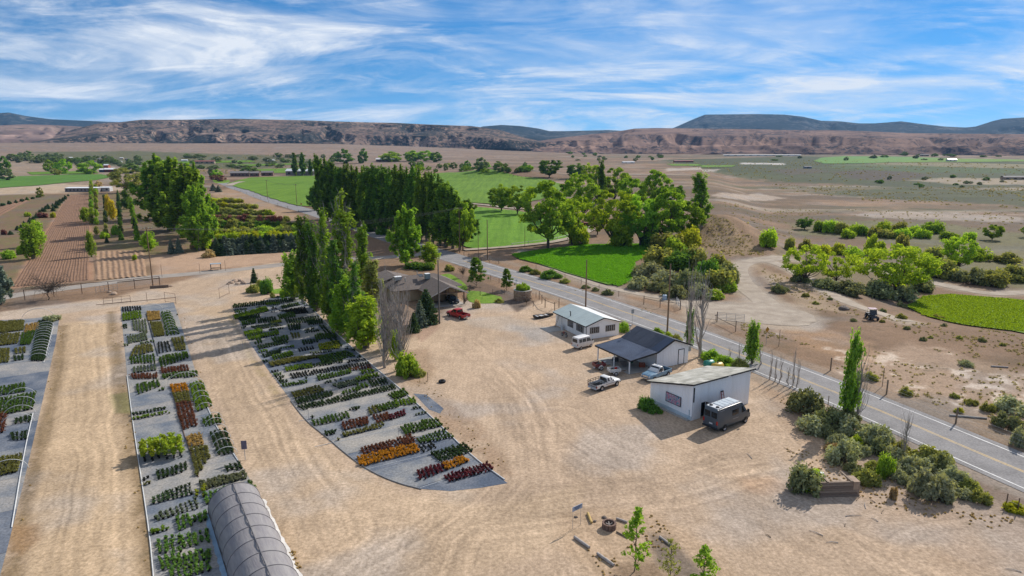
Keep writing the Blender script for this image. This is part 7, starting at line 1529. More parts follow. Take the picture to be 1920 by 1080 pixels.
def campervan():
    t = place('camper_van', 'dark grey high-roof camper van parked in front of the white shed', 'van', (1348, 812), (1404, 790), 1.0, 1, 1.06)
    M_b = paint('dark slate paint', (.060, .082, .104), .35)
    st = [(-2.98, .55, 1.4, 2.55, .93, .80), (-2.90, .42, 1.4, 2.66, .98, .86), (-1.5, .40, 1.4, 2.70, 1.0, .88), (.8, .40, 1.4, 2.70, 1.0, .88), (1.25, .40, 1.4, 2.60, 1.0, .85), (2.12, .40, 1.38, 1.50, 1.0, .90), (2.75, .42, 1.02, 1.16, .94, .84), (2.95, .50, .84, .95, .85, .72)]
    loft(st, M_b, 'body', t)
    r = plate4(t, [(-2.8, -.72, 2.675), (.95, -.72, 2.705), (.95, .72, 2.705), (-2.8, .72, 2.675)], paint('pale grey roof', (.60, .62, .64), .4), 'roof_panel', .03)
    M_sol = glassmat('solar panel', (.10, .16, .24), .15)
    for k in range(4):
        x = -1.9 + k * .68; MB().b2((x, -.62, 2.735), (x + .6, .62, 2.765)).build('roof_slat' if k % 2 else 'solar_panel', mat('light blue roof slat', (.50, .56, .60), .4) if k == 0 else bpy.data.materials['light blue roof slat'], r)
    for y in (-.42, .42): MB().lathe([(.0, 2.83), (.16, 2.82), (.2, 2.72), (.22, 2.70)], 10, (-2.45, y, 0)).build('roof_vent', M_blackpl, t, 40)
    for s in (-1, 1): MB().tube([(-2.7, s * .80, 2.69), (1.0, s * .80, 2.71)], .028, 5).build('roof_rail', M_rim, t)
    side_panel(t, st, [(-.55, 1.48), (.55, 1.48), (.55, 2.08), (-.55, 2.08)], M_cglass, 'side_window', .014)
    side_panel(t, st, [(1.12, 1.45), (1.98, 1.45), (1.45, 2.12), (1.12, 2.12)], M_cglass, 'door_window', .014)
    side_panel(t, st, [(1.02, .55), (1.05, .55), (1.05, 2.35), (1.02, 2.35)], M_blackpl, 'door_seam', .006); side_panel(t, st, [(-.85, .55), (-.82, .55), (-.82, 2.4), (-.85, 2.4)], M_blackpl, 'door_seam', .006); side_panel(t, st, [(-.4, 1.05), (.55, 1.05), (.55, 1.09), (-.4, 1.09)], M_rim, 'sliding_rail', .01); side_panel(t, st, [(-2.6, 2.38), (.9, 2.42), (.9, 2.46), (-2.6, 2.42)], M_rim, 'body_stripe', .01)
    plate4(t, [(1.32, -.78, 2.5), (1.32, .78, 2.5), (2.08, .86, 1.55), (2.08, -.86, 1.55)], M_cglass, 'windscreen', .03)
    for s in (-1, 1):
        MB().b2((-3.02, s * .86 - .09, .95), (-2.9, s * .86 + .09, 1.35)).build('tail_light', M_lampr, t); MB().box((2.83, s * .72, .86), (.16, .28, .2), s * .3).build('headlight', M_lampw, t); MB().b2((1.95, s * 1.18 - .1, 1.4), (2.1, s * 1.18 + .1, 1.72)).build('mirror', M_blackpl, t)
        MB().b2((-3.0, s * .44 - .36, 1.62), (-2.965, s * .44 + .36, 2.28)).build('rear_window', M_cglass, t)
    MB().b2((-3.02, -.3, .85), (-2.98, .12, 1.0)).build('number_plate', M_plate, t); MB().b2((-3.08, -.95, .42), (-2.94, .95, .58)).build('rear_bumper', M_blackpl, t); MB().b2((2.85, -.8, .42), (3.0, .8, .66)).build('front_bumper', M_blackpl, t)
    for x in (-1.75, 1.95): side_panel(t, st, [(x + .46 * math.cos(a), .34 + .46 * math.sin(a)) for a in np.linspace(0, math.pi, 9)], mat('wheel arch liner', (.03, .032, .034), .7) if x < 0 else bpy.data.materials['wheel arch liner'], 'wheel_arch', .006)
    wheels(t, (-1.75, 1.95), .92, .34)
campervan()
def minivan():
    t = place('microvan', 'small boxy white van parked beside the white workshop', 'van', (1079, 658), (1118, 648), .74, 1, 1.06)
    M_b = paint('white van paint', (.66, .65, .63), .35)
    st = [(-1.68, .42, 1.02, 1.70, .70, .60), (-1.62, .32, 1.02, 1.84, .73, .63), (.5, .30, 1.02, 1.88, .74, .64), (.85, .30, 1.02, 1.80, .74, .62), (1.42, .30, .98, 1.08, .73, .66), (1.66, .34, .80, .92, .70, .60), (1.70, .42, .66, .74, .64, .56)]
    loft(st, M_b, 'body', t)
    for a, b in ((-1.42, -.85), (-.75, -.02)): side_panel(t, st, [(a, 1.08), (b, 1.08), (b, 1.60), (a, 1.60)], M_cglass, 'side_window')
    side_panel(t, st, [(.1, 1.06), (1.05, 1.06), (.72, 1.60), (.1, 1.60)], M_cglass, 'door_window'); side_panel(t, st, [(.03, .45), (.05, .45), (.05, 1.66), (.03, 1.66)], M_blackpl, 'door_seam', .005)
    plate4(t, [(-1.70, .52, 1.10), (-1.70, -.52, 1.10), (-1.66, -.50, 1.62), (-1.66, .50, 1.62)], M_cglass, 'rear_window', .03); plate4(t, [(.9, -.55, 1.74), (.9, .55, 1.74), (1.40, .62, 1.10), (1.40, -.62, 1.10)], M_cglass, 'windscreen', .03)
    for s in (-1, 1): MB().b2((-1.71, s * .62 - .06, .62), (-1.64, s * .62 + .06, .9)).build('tail_light', M_lampr, t); MB().box((1.66, s * .5, .72), (.1, .22, .16)).build('headlight', M_lampw, t); MB().b2((1.15, s * .84 - .07, 1.05), (1.25, s * .84 + .07, 1.25)).build('mirror', M_blackpl, t)
    MB().b2((-1.76, -.68, .34), (-1.64, .68, .48)).build('rear_bumper', M_b, t); MB().b2((-1.715, -.18, .55), (-1.69, .18, .68)).build('number_plate', M_plate, t)
    wheels(t, (-1.05, 1.05), .66, .27, .16)
minivan()
def pickup(t, L, W, paintm, cab, hood_z=.98, roof_z=1.60, bedz=.92, rack=False, rim=M_rim, r=.34, vintage=False, roofm=None, double=False):
    """front at +x; cab = (x rear, x windscreen foot)"""
    h = W / 2; f = L / 2; xr, xf = cab
    st = [(xr - .02, .42, .80, bedz, h * .97, h * .95), (xf, .40, .80, hood_z, h * .98, h * .9), (f - .35, .42, .72, hood_z - .06, h * .95, h * .84), (f - .05, .46, .62, hood_z - .16, h * .88, h * .74), (f, .5, .6, hood_z - .22, h * .8, h * .66)]
    loft(st, paintm, 'body', t)
    cs = [(xr, .85, bedz + .02, roof_z - .06, h * .94, h * .74), (xr + .12, .85, bedz + .02, roof_z, h * .95, h * .77), (xf - .75, .85, bedz + .02, roof_z, h * .95, h * .77), (xf - .62, .85, bedz + .02, roof_z - .04, h * .95, h * .75), (xf - .02, .85, hood_z - .02, hood_z + .04, h * .95, h * .86)]
    loft(cs, roofm or paintm, 'cab', t)
    segs = ((xr + .14, xf - .38),) if not double else ((xr + .14, xr + .85), (xr + .95, xf - .38))
    for a, b in segs: side_panel(t, cs, [(a, hood_z + .08), (b if b < xf - .4 else xf - .25, hood_z + .08), (b - .2 if b >= xf - .4 else b, roof_z - .13), (a, roof_z - .13)], M_cglass, 'door_window')
    plate4(t, [(xf - .58, -h * .70, roof_z - .07), (xf - .58, h * .70, roof_z - .07), (xf - .06, h * .8, hood_z + .06), (xf - .06, -h * .8, hood_z + .06)], M_cglass, 'windscreen', .03)
    plate4(t, [(xr - .015, h * .66, bedz + .14), (xr - .015, -h * .66, bedz + .14), (xr - .0, -h * .6, roof_z - .14), (xr - .0, h * .6, roof_z - .14)], M_cglass, 'rear_window', .02)
    # load bed
    MB().b2((-f + .06, -h * .9, .52), (xr - .02, h * .9, .58)).build('bed_floor', M_blackpl, t)
    for s in (-1, 1): MB().add([(-f, s * h * .88, .45), (xr - .03, s * h * .88, .45), (xr - .03, s * h * .88, bedz), (-f, s * h * .88, bedz), (-f, s * h * .97, .45), (xr - .03, s * h * .97, .45), (xr - .03, s * h * .97, bedz), (-f, s * h * .97, bedz)], [(0, 1, 2, 3), (7, 6, 5, 4), (0, 4, 5, 1), (1, 5, 6, 2), (2, 6, 7, 3), (3, 7, 4, 0)]).build('bed_side', paintm, t)
    MB().b2((-f - .04, -h * .88, .48), (-f + .04, h * .88, bedz)).build('tailgate', paintm, t); MB().b2((-f - .16, -h * .9, .38), (-f - .05, h * .9, .52)).build('rear_bumper', M_chrome if not rack else M_plate, t); MB().b2((f - .06, -h * .92, .40), (f + .1, h * .92, .56)).build('front_bumper', M_chrome, t)
    for s in (-1, 1): MB().b2((-f - .05, s * h * .92 - .05, .58), (-f + .02, s * h * .92 + .06, .86)).build('tail_light', M_lampr, t); MB().lathe([(0, f + .03), (.11, f + .02), (.13, f - .06)], 10, (0, s * h * .66, hood_z - .32), 'x').build('headlight', M_lampw, t, 40) if vintage else MB().b2((f - .06, s * h * .66 - .16, hood_z - .36), (f + .02, s * h * .66 + .16, hood_z - .22)).build('headlight', M_lampw, t); MB().b2((xf - .5, s * (h + .12) - .08, hood_z + .06), (xf - .42, s * (h + .12) + .08, hood_z + .24)).build('mirror', M_blackpl, t)
    MB().b2((f - .02, -h * .45, hood_z - .42), (f + .03, h * .45, hood_z - .2)).build('grille', M_chrome if vintage else M_blackpl, t)
    MB().b2((-f - .065, -.2, .60), (-f - .04, .2, .72)).build('number_plate', M_plate, t)
    wx = (-f + .95, f - .82)
    for x in wx:
        for s in (-1, 1): MB().slab([(x + (r + .09) * math.cos(a), s * h * .985, r + (r + .09) * math.sin(a)) for a in np.linspace(0, math.pi, 9)][::s], .012).build('wheel_arch', M_blackpl, t)
    wheels(t, wx, h * .93, r, .2)
    if rack:
        M_k = mat('black rack tube', (.02, .02, .02), .6); rk = MB()
        for s in (-1, 1):
            for z in (1.15, 1.38): rk.tube([(-f - .15, s * h * .92, z), (xr - .1, s * h * .92, z)], .034, 5)
            for x in np.linspace(-f - .15, xr - .1, 5): rk.tube([(x, s * h * .92, bedz), (x, s * h * .92, 1.38)], .032, 5)
        for z in (.75, 1.0, 1.15, 1.38): rk.tube([(-f - .15, -h * .92, z), (-f - .15, h * .92, z)], .034, 5)
        for y in np.linspace(-h * .92, h * .92, 5): rk.tube([(-f - .15, y, .5), (-f - .15, y, 1.38)], .018, 5)
        rk.tube([(xr - .1, -h * .92, 1.38), (xr - .1, h * .92, 1.38)], .022, 5); rk.build('rack', M_k, t)
t = place('pickup_truck', 'white pickup with a black pipe rack round its load bed', 'pickup', (1118, 737), (1166, 721), .84)
pickup(t, 4.7, 1.68, paint('white pickup paint', (.68, .67, .65), .35), (-.35, 1.05), rack=True)
for s in (-1, 1): MB().b2((-.6, s * .845 - .006, .70), (1.1, s * .845 + .006, .74)).build('side_stripe', M_blackpl, t)
t = place('pickup_truck', 'red pickup parked behind the dark car at the house carport', 'pickup', (868, 601), (836, 592), .9); pickup(t, 5.1, 1.85, paint('red pickup paint', (.42, .03, .03), .3), (-.55, 1.15), 1.05, 1.72, 1.0, double=True)
t = place('vintage_pickup', 'old blue and white pickup parked behind the white shed', 'pickup', (1268, 700), (1212, 722), .95); pickup(t, 5.0, 1.9, paint('faded blue paint', (.16, .28, .38), .4), (-.5, .85), 1.08, 1.78, .98, vintage=True, roofm=paint('white cab roof', (.66, .66, .64), .4))
def car(t, m, L=4.4, W=1.78):
    h = W / 2
    st = [(-L / 2, .5, .85, .95, h * .85, h * .7), (-L / 2 + .3, .3, .92, 1.05, h * .97, h * .86), (-L / 2 + .75, .28, .92, 1.42, h, h * .7), (-.1, .28, .92, 1.48, h, h * .72), (.35, .28, .92, 1.42, h, h * .70), (1.15, .28, .90, .98, h, h * .86), (L / 2 - .35, .3, .72, .82, h * .95, h * .8), (L / 2, .42, .55, .62, h * .8, h * .66)]
    loft(st, m, 'body', t)
    side_panel(t, st, [(-1.3, .98), (-.4, .98), (-.4, 1.34), (-1.2, 1.34)], M_cglass, 'side_window'); side_panel(t, st, [(-.32, .98), (.75, .98), (.3, 1.34), (-.32, 1.34)], M_cglass, 'door_window')
    plate4(t, [(.4, -h * .66, 1.40), (.4, h * .66, 1.40), (1.12, h * .82, 1.0), (1.12, -h * .82, 1.0)], glassmat('pale windscreen glass', (.06, .10, .12), .05), 'windscreen', .03); plate4(t, [(-L / 2 + .42, h * .7, 1.08), (-L / 2 + .42, -h * .7, 1.08), (-L / 2 + .74, -h * .62, 1.38), (-L / 2 + .74, h * .62, 1.38)], M_cglass, 'rear_window', .03)  # windscreen has a paler base colour than the side and rear windows
    for s in (-1, 1): MB().box((L / 2 - .12, s * h * .68, .62), (.2, .36, .14), -s * .3).build('headlight', M_lampw, t); MB().b2((-L / 2 - .01, s * h * .65 - .14, .7), (-L / 2 + .06, s * h * .65 + .14, .84)).build('tail_light', M_lampr, t); MB().b2((.72, s * (h + .1) - .08, .98), (.84, s * (h + .1) + .08, 1.1)).build('mirror', m, t)
    wheels(t, (-L / 2 + .85, L / 2 - .9), h * .9, .31, .2)
t = thing('parked_car', 'dark car standing nose-out under the house carport', 'car', P(846, 572) + Vector((0, 2.5, 0)), R(-63)); car(t, paint('black blue paint', (.022, .028, .04), .25))
def utv(t):
    M_k = M_blackpl; MB().b2((-.9, -.5, .35), (.9, .5, .5)).build('chassis', M_k, t); MB().box((.95, 0, .62), (.7, 1.0, .4), 0, 0, .75).build('hood', paint('black hood', (.03, .03, .035), .4), t)
    MB().b2((-1.3, -.6, .55), (-.5, .6, .85)).build('cargo_bed', M_k, t)
    for s in (-1, 1): MB().b2((-.35, s * .3 - .2, .5), (.05, s * .3 + .2, .72)).build('seat', M_k, t); MB().tube([(.65, s * .58, .6), (.3, s * .5, 1.7), (-.5, s * .5, 1.72), (-.65, s * .56, .8)], .035, 6).build('roll_bar', M_k, t)
    MB().b2((-.6, -.6, 1.72), (.4, .6, 1.78)).build('roof', mat('pinkish roof', (.45, .30, .34), .5), t); plate4(t, [(.62, -.52, .85), (.62, .52, .85), (.36, .48, 1.62), (.36, -.48, 1.62)], M_cglass, 'windscreen'); wheels(t, (-.85, .95), .62, .32, .24)
t = thing('utility_vehicle', 'small black off-road buggy with pinkish roof by the gravel track', 'buggy', P(1634, 598), R(-100), None, (1.15,) * 3); utv(t)
def trailer(t, m, load):
    MB().b2((-.8, -.55, .48), (.8, .55, .54)).build('floor', M_wood, t)
    for s in (-1, 1):
        MB().b2((-.8, s * .57 - .02, .54), (.8, s * .57 + .02, .95)).build('side_board', m, t); MB().b2((s * .82 - .02, -.59, .54), (s * .82 + .02, .59, .95)).build('end_board', m, t)
        MB().slab([(x_, s * .78, z_) for x_, z_ in [(.4 * math.cos(a), .36 + .4 * math.sin(a)) for a in np.linspace(0, math.pi, 8)]], .16 * s).build('mudguard', mat('pale mudguard', (.6, .6, .58), .5) if 'pale mudguard' not in bpy.data.materials else bpy.data.materials['pale mudguard'], t)
    MB().tube([(.8, -.4, .45), (1.9, 0, .45)], .04, 5).build('drawbar', M_rust, t); MB().tube([(.8, .4, .45), (1.9, 0, .45)], .04, 5).build('drawbar', M_rust, t); wheels(t, (0,), .72, .32, .18)
    for k in range(load):
        MB().box((random.uniform(-.5, .5), random.uniform(-.3, .3), .72 + .1 * k), (random.uniform(.3, .7), random.uniform(.2, .4), random.uniform(.25, .45)), random.random() * 3).build('load_box', [M_blackpl, M_lampr, M_rust, mat('teal box', (.03, .16, .16), .6), M_wood][k % 5], t)
trailer(thing('trailer', 'trailer loaded with dark gear left of the carport posts', 'trailer', P(1123, 692), R(20)), paint('dark red trailer', (.16, .03, .03), .5), 5)
trailer(thing('trailer', 'small trailer with white tailboard and teal front by the carport', 'trailer', P(1151, 702), R(15)), paint('white trailer board', (.6, .6, .58), .5), 2)
def moto(t):
    wheels(t, (), 0, .3)
    ty, ri = wheel_meshes(.3, .12)
    for x in (-.6, .6): w = inst('wheel', ty, t, (x, 0, .3)); inst('rim', ri, w)
    MB().tube([(-.6, 0, .3), (-.1, 0, .45), (.4, 0, .75), (.6, 0, .3)], .05, 6).build('frame', M_blackpl, t); MB().box((.1, 0, .72), (.5, .26, .24), 0, 0, .7).build('fuel_tank', paint('tank paint', (.2, .03, .03), .4), t); MB().box((-.4, 0, .74), (.6, .24, .1)).build('seat', M_blackpl, t); MB().tube([(.42, -.35, 1.0), (.45, 0, .92), (.42, .35, 1.0)], .025, 5).build('handlebar', M_steel, t)
moto(thing('motorcycle', 'small motorcycle leaning in the shade of the workshop wall', 'motorcycle', P(1058, 631), R(120)))
def boat(t):
    V = []; n = 9
    for i in range(n):
        f = i / (n - 1); w = .75 * math.sin(max(.02, min(1, f * 1.25)) * math.pi * .5 if f < .8 else math.pi * .5); w = .75 * min(1, (f * 1.6) ** .6) if f else .02
        V += [(2.1 - 4.2 * f, -w, .55), (2.1 - 4.2 * f, -w * .6, .12), (2.1 - 4.2 * f, w * .6, .12), (2.1 - 4.2 * f, w, .55)]
    MB().add(V, [(i * 4 + j, i * 4 + j + 1, i * 4 + j + 5, i * 4 + j + 4) for i in range(n - 1) for j in range(3)] + [(32, 33, 34, 35)]).build('hull', paint('dark hull', (.03, .03, .035), .5), t); MB().box((-.5, 0, .42), (2.4, 1.1, .06)).build('deck', mat('pale deck', (.5, .5, .5), .6), t)
    for x in (-1.2, 0): MB().box((x, 0, .5), (.25, 1.2, .06)).build('thwart', M_wood, t)
boat(thing('boat', 'dark open boat lying behind the workshop', 'boat', P(1020, 595), R(30)))
# ================================================================== poles, wires
M_pole = mat('brown utility pole', (.23, .145, .085), .85, .15, 2, fine=.15); M_poled = mat('grey utility pole', (.14, .125, .11), .85, .15, 2)
TOPS = {}
def pole(key, x, y, ty, label, arm=True, r=.15, m=None, az=0.0, group='utility poles'):
    p = P(x, y); h = top_z(p, ty) - p.z; t = thing('utility_pole', label, 'pole', p, az, group)
    MB().tube([(0, 0, -.3), (0, 0, h)], [r, r * .62], 8).build('pole_shaft', m or M_pole, t, 40)
    if arm:
        MB().box((0, .1, h - .5), (2.3, .1, .12)).build('cross_arm', m or M_pole, t)
        for k in (-1.0, -.45, .45, 1.0): MB().lathe([(.05, 0), (.06, .08), (.03, .18), (0, .2)], 6, (k, .1, h - .44)).build('insulator', M_plate, t)
    TOPS[key] = (p, h, az); return t
pole('a', 287, 537, 425, 'tall brown utility pole standing beside the side road at left', True, az=R(25)); pole('b', 862, 474, 388, 'utility pole at the near right end of the windbreak', True, az=R(25)); pole('c', 914, 487, 412, 'plain utility pole right of the windbreak, taller of a pair', False); pole('d', 897, 489, 440, 'shorter plain pole left of the taller one', False, .1)
pole('e', 1098, 578, 487, 'pale brown pole between the workshop and the road', False, .17); pole('f', 1251, 622, 495, 'brown pole behind the dark-roofed building by the road', False, .17); pole('g', 824, 607, 488, 'dark grey pole in front of the house', False, .16, M_poled); pole('h', 557, 387, 345, 'utility pole beside the far road by the pale field, right of two', True, az=R(-30)); pole('i', 502, 374, 337, 'utility pole beside the far road by the pale field, left of two', True, az=R(-30)); pole('j', 984, 463, 424, 'thin pole at the edge of the middle green field', False, .09)
M_wire = mat('grey cable', (.16, .16, .16), .6)
def wire(a, b, off, sag, k):
    pa, ha, za = TOPS[a]; pb, hb, zb = TOPS[b]
    A = pa + Vector((math.cos(za) * off, math.sin(za) * off, ha - .3)); B = pb + Vector((math.cos(zb) * off, math.sin(zb) * off, hb - .3))
    pts = [A.lerp(B, i / 16) + Vector((0, 0, -sag * 4 * (i / 16) * (1 - i / 16))) for i in range(17)]; c = pts[0].copy()
    o = MB().tube([p - c for p in pts], .011, 4).build('power_line', M_wire); o.location = c; tag(o, ['lowest', 'second', 'third', 'highest'][k] + ' power line strung between ' + {'ab': 'the side road pole and the windbreak pole', 'hi': 'the two poles along the far road', 'bc': 'the windbreak pole and the plain pole'}[a + b], 'power line', 'power lines')
for k, off in enumerate((-1.0, -.45, .45, 1.0)): wire('a', 'b', off, 2.0 + .3 * k, k); wire('h', 'i', off, .8, k)
wire('b', 'c', 0, .5, 0)
# ================================================================== fences and gates
def fence(px, n, h, label, rails=(.9,), m=None, group=None, railr=.06, postr=.08, wires=0):
    pts = resample_n([P(*p) for p in px], n); c = pts[0].copy(); t = thing('fence', label, 'fence', c, 0, group); mm = m or M_wood
    pm = MB().tube([(0, 0, -.2), (0, 0, h)], postr, 7).mesh('post', mm, 40)
    for p in pts: inst('post', pm, t, p - c)
    for z in rails:
        for a, b in zip(pts[:-1], pts[1:]): MB().tube([a - c + Vector((0, 0, z)), b - c + Vector((0, 0, z))], railr, 6).build('rail', mm, t)
    for k in range(wires):
        z = h * (k + 1) / (wires + 1); MB().tube([p - c + Vector((0, 0, z)) for p in pts], .012, 3).build('wire', M_steel, t)
    return t
def resample_n(pts, n):
    d = [0]
    for a, b in zip(pts[:-1], pts[1:]): d.append(d[-1] + (b - a).length)
    out = []
    for i in range(n):
        s = d[-1] * i / (n - 1)
        for k in range(len(pts) - 1):
            if s <= d[k + 1] + 1e-6: out.append(pts[k].lerp(pts[k + 1], (s - d[k]) / (d[k + 1] - d[k] + 1e-9))); break
    return out
fence([(47, 563), (128, 553), (169, 549), (213, 546), (300, 536)], 6, 2.3, 'tall pipe fence with a top rail along the side road at left', (2.25,), M_rust, wires=2)
fence([(1207, 571), (1234, 577), (1275, 581)], 3, 1.9, 'pole fence with one rail beside the road across from the dark roof', (1.35,), M_wood)
fence([(1344, 604), (1379, 622)], 2, 2.0, 'short pole fence beside the gravel turnaround', (.9,), M_wood)
fence([(880, 548), (905, 556), (935, 548), (960, 556), (1000, 575)], 7, 1.1, 'low wire fence behind the house lawn', (), M_rust, postr=.05, wires=2); fence([(920, 525), (965, 542), (1005, 558)], 6, 1.2, 'thin post fence along the road by the mulch bed', (), M_rust, postr=.05, wires=2)
fence([(1011, 562), (1021, 576), (1027, 580), (1042, 584), (1048, 577)], 5, 1.9, 'broken pole fence behind the boat', (1.5,), M_wood)
fence([(1557, 695), (1775, 787), (1960, 862)], 4, 2.0, 'leaning wood post fence on the far verge of the road', (), M_wood, postr=.10, wires=3)
fence([(1886, 950), (1930, 968)], 3, 1.3, 'thin post fence at the right edge of the yard', (), M_rust, postr=.05, wires=1); fence([(870, 480), (890, 487), (905, 490), (935, 495)], 6, 1.3, 'post and wire fence in front of the middle green field', (), M_wood, postr=.07, wires=3); fence([(1005, 505), (1110, 540), (1160, 556)], 6, 1.3, 'post and wire fence along the near alfalfa field', (), M_rust, postr=.05, wires=3)
fence([(440, 356), (500, 378), (560, 398)], 9, 1.3, 'post fence along the far road beside the shrub block', (), M_wood, postr=.08, wires=2); fence([(955, 330), (1000, 334), (1045, 336)], 12, 1.5, 'long rail fence behind the upper pale field', (1.2,), M_rust, postr=.1); fence([(960, 462), (1040, 452), (1090, 438), (1112, 425)], 10, 1.1, 'white rail fence curving to the farmstead', (.95,), M_pipe, postr=.09)
def gate(a, b, h, label, bars=5, verts=3, m=None, name='gate'):
    A, B = P(*a), P(*b); L = (B - A).length; t = thing(name, label, 'gate', A, math.atan2(B.y - A.y, B.x - A.x)); mm = m or M_steel
    for k in range(bars): z = .25 + (h - .3) * k / max(1, bars - 1); MB().tube([(0, 0, z), (L, 0, z)], .03, 5).build('bar', mm, t)
    for k in range(verts + 1): x = L * k / verts; MB().tube([(x, 0, .15 if 0 < k < verts else -.1), (x, 0, h)], .035, 5).build('upright', mm, t)
gate((1345, 602), (1395, 606), 1.7, 'grey bar gate standing open by the gravel turnaround', 6, 3); gate((1268, 570), (1276, 581), 1.5, 'small bar gate at the end of the pole fence', 5, 2); gate((195, 572), (245, 567), 1.5, 'open pipe gate at the head of the cloth strip', 3, 3, M_rust); gate((310, 567), (330, 570), 2.2, 'pipe gate frame beside the strip and the drive', 2, 1, M_rust); gate((412, 560), (430, 551), 2.3, 'pipe gate frame with a small sign right of the drive', 2, 1, M_rust); gate((180, 550), (221, 544), 1.6, 'wire panel gate in the tall pipe fence', 4, 5, M_steel)
for i, (x, y, ty, l) in enumerate([(276, 566, 548, 'thin stake between the two gates'), (375, 513, 494, 'thin post left of the small table by the side road'), (423, 508, 488, 'thin post right of the small table by the side road'), (484, 526, 512, 'short stake by the boulders'), (304, 520, 496, 'post at the right end of the log rail by the side road'), (802, 715, 698, 'short post beside the bush at the dead poplars'), (1654, 725, 690, 'thin stake beyond the road right of the narrow poplar'), (1460, 650, 618, 'thin stake beyond the road behind the shed'), (1552, 765, 742, 'thin stake by the road line near the sagebrush')]):
    p = P(x, y); o = MB().tube([(0, 0, -.1), (0, 0, max(.5, top_z(p, ty)))], .045, 6).build('post', M_wood); o.location = p; tag(o, l, 'post')
# road signs
def sign(x, y, ty, w, h, m, label, az, back=None, diamond=False, posts=1, txt=None):
    p = P(x, y); H_ = top_z(p, ty) - p.z; t = thing('road_sign', label, 'sign', p, az)
    for k in range(posts): MB().tube([((k - (posts - 1) / 2) * w * .8, 0, -.1), ((k - (posts - 1) / 2) * w * .8, 0, H_ - (0 if posts > 1 else .05))], .035 if posts == 1 else .018, 5).build('post', M_steel, t)
    MB().box((0, -.05, H_ - h / 2), (w, .03, h), 0, ry=R(45) if diamond else 0).build('panel', m, t); return t
sign(1185, 612, 580, .62, .75, mat('grey sign back', (.35, .35, .34), .5), 'grey backed road sign beside the road near the workshop', R(25)); sign(1436, 647, 614, .7, .7, mat('yellow sign', (.55, .27, .02), .5), 'yellow diamond warning sign beyond the road', R(30), diamond=True); sign(850, 463, 446, .8, .6, mat('orange sign', (.5, .2, .03), .5), 'orange and green marker by the windbreak pole', R(10))
s = sign(460, 862, 826, .55, .95, mat('dull purple sign board', (.16, .14, .19), .5), 'narrow dark sign board beside the drive and the strip', R(12)); 
s = sign(1081, 988, 947, 1.15, .42, mat('blue grey sign face', (.42, .47, .56), .5), 'white and blue sign on thin steel legs at the island', R(38), posts=2); 
for k in range(3): MB().box((0, -.072, top_z(P(1081, 988), 947) - .1 - k * .11), (.85 - .2 * k, .006, .045)).build('lettering_line', mat('dark blue lettering', (.06, .10, .22), .6) if k == 0 else bpy.data.materials['dark blue lettering'], s)
s2 = sign(678, 431, 410, .9, .9, mat('white sign', (.7, .7, .7), .5), 'white square sign under the windbreak', R(0)); sign(968, 556, 524, .45, .45, mat('white marker', (.7, .7, .68), .5), 'small white marker on a thin pole by the road', R(20)); sign(565, 388, 381, .6, .8, mat('red box', (.4, .04, .03), .5), 'small red box at the road junction', 0)
# small things across the road
mb = thing('mailbox', 'black mailbox on a post by the gravel turnaround', 'mailbox', P(1342, 602), R(30)); MB().tube([(0, 0, 0), (0, 0, 1.05)], .05, 6).build('post', M_wood, mb); MB().add([(x, .11 * math.cos(a), 1.1 + .14 * math.sin(a)) for x in (-.25, .25) for a in np.linspace(0, math.pi, 7)], [(i, i + 1, i + 8, i + 7) for i in range(6)] + [tuple(range(7)), tuple(reversed(range(7, 14))), (0, 7, 13, 6)]).build('box', M_blackpl, mb)
def cyl(name, x, y, r, h, m, label, cat, horiz=False, rz=0):
    t = thing(name, label, cat, P(x, y), rz)
    if horiz: MB().lathe([(0, -h / 2), (r * .6, -h / 2 + .03), (r, -h / 2 + .25), (r, h / 2 - .25), (r * .6, h / 2 - .03), (0, h / 2)], 14, (0, 0, r), 'x').build('vessel', m, t, 50); MB().lathe([(.12, 2 * r - .02), (.12, 2 * r + .08), (0, 2 * r + .1)], 8).build('lid', M_blackpl, t); [MB().b2((k - .08, -r * .7, 0), (k + .08, r * .7, r * .4)).build('cradle', M_rust, t) for k in (-h * .28, h * .28)]
    else: MB().lathe([(0, 0), (r, 0), (r * 1.02, h * .3), (r, h * .92), (r * .5, h), (0, h)], 14).build('vessel', m, t, 50); MB().lathe([(r * .3, h), (r * .3, h + .08), (0, h + .1)], 8).build('lid', M_blackpl, t)
    return t
cyl('tank', 1329, 690, .62, 1.7, paint('green tank paint', (.02, .22, .16), .45), 'green water tank behind the white shed', 'tank', True, R(25)); cyl('tank', 1345, 694, .58, 1.9, paint('yellow tank paint', (.55, .36, .04), .45), 'yellow water tank behind the white shed', 'tank', True, R(25)); cyl('drum', 1246, 562, .45, 1.1, paint('blue drum', (.35, .45, .55), .5), 'pale blue drum by the pole across the road', 'drum'); cyl('drum', 1120, 583, .0 + .4, .9, paint('dark drum', (.05, .05, .05), .6), 'dark drum', 'drum') if 0 else None
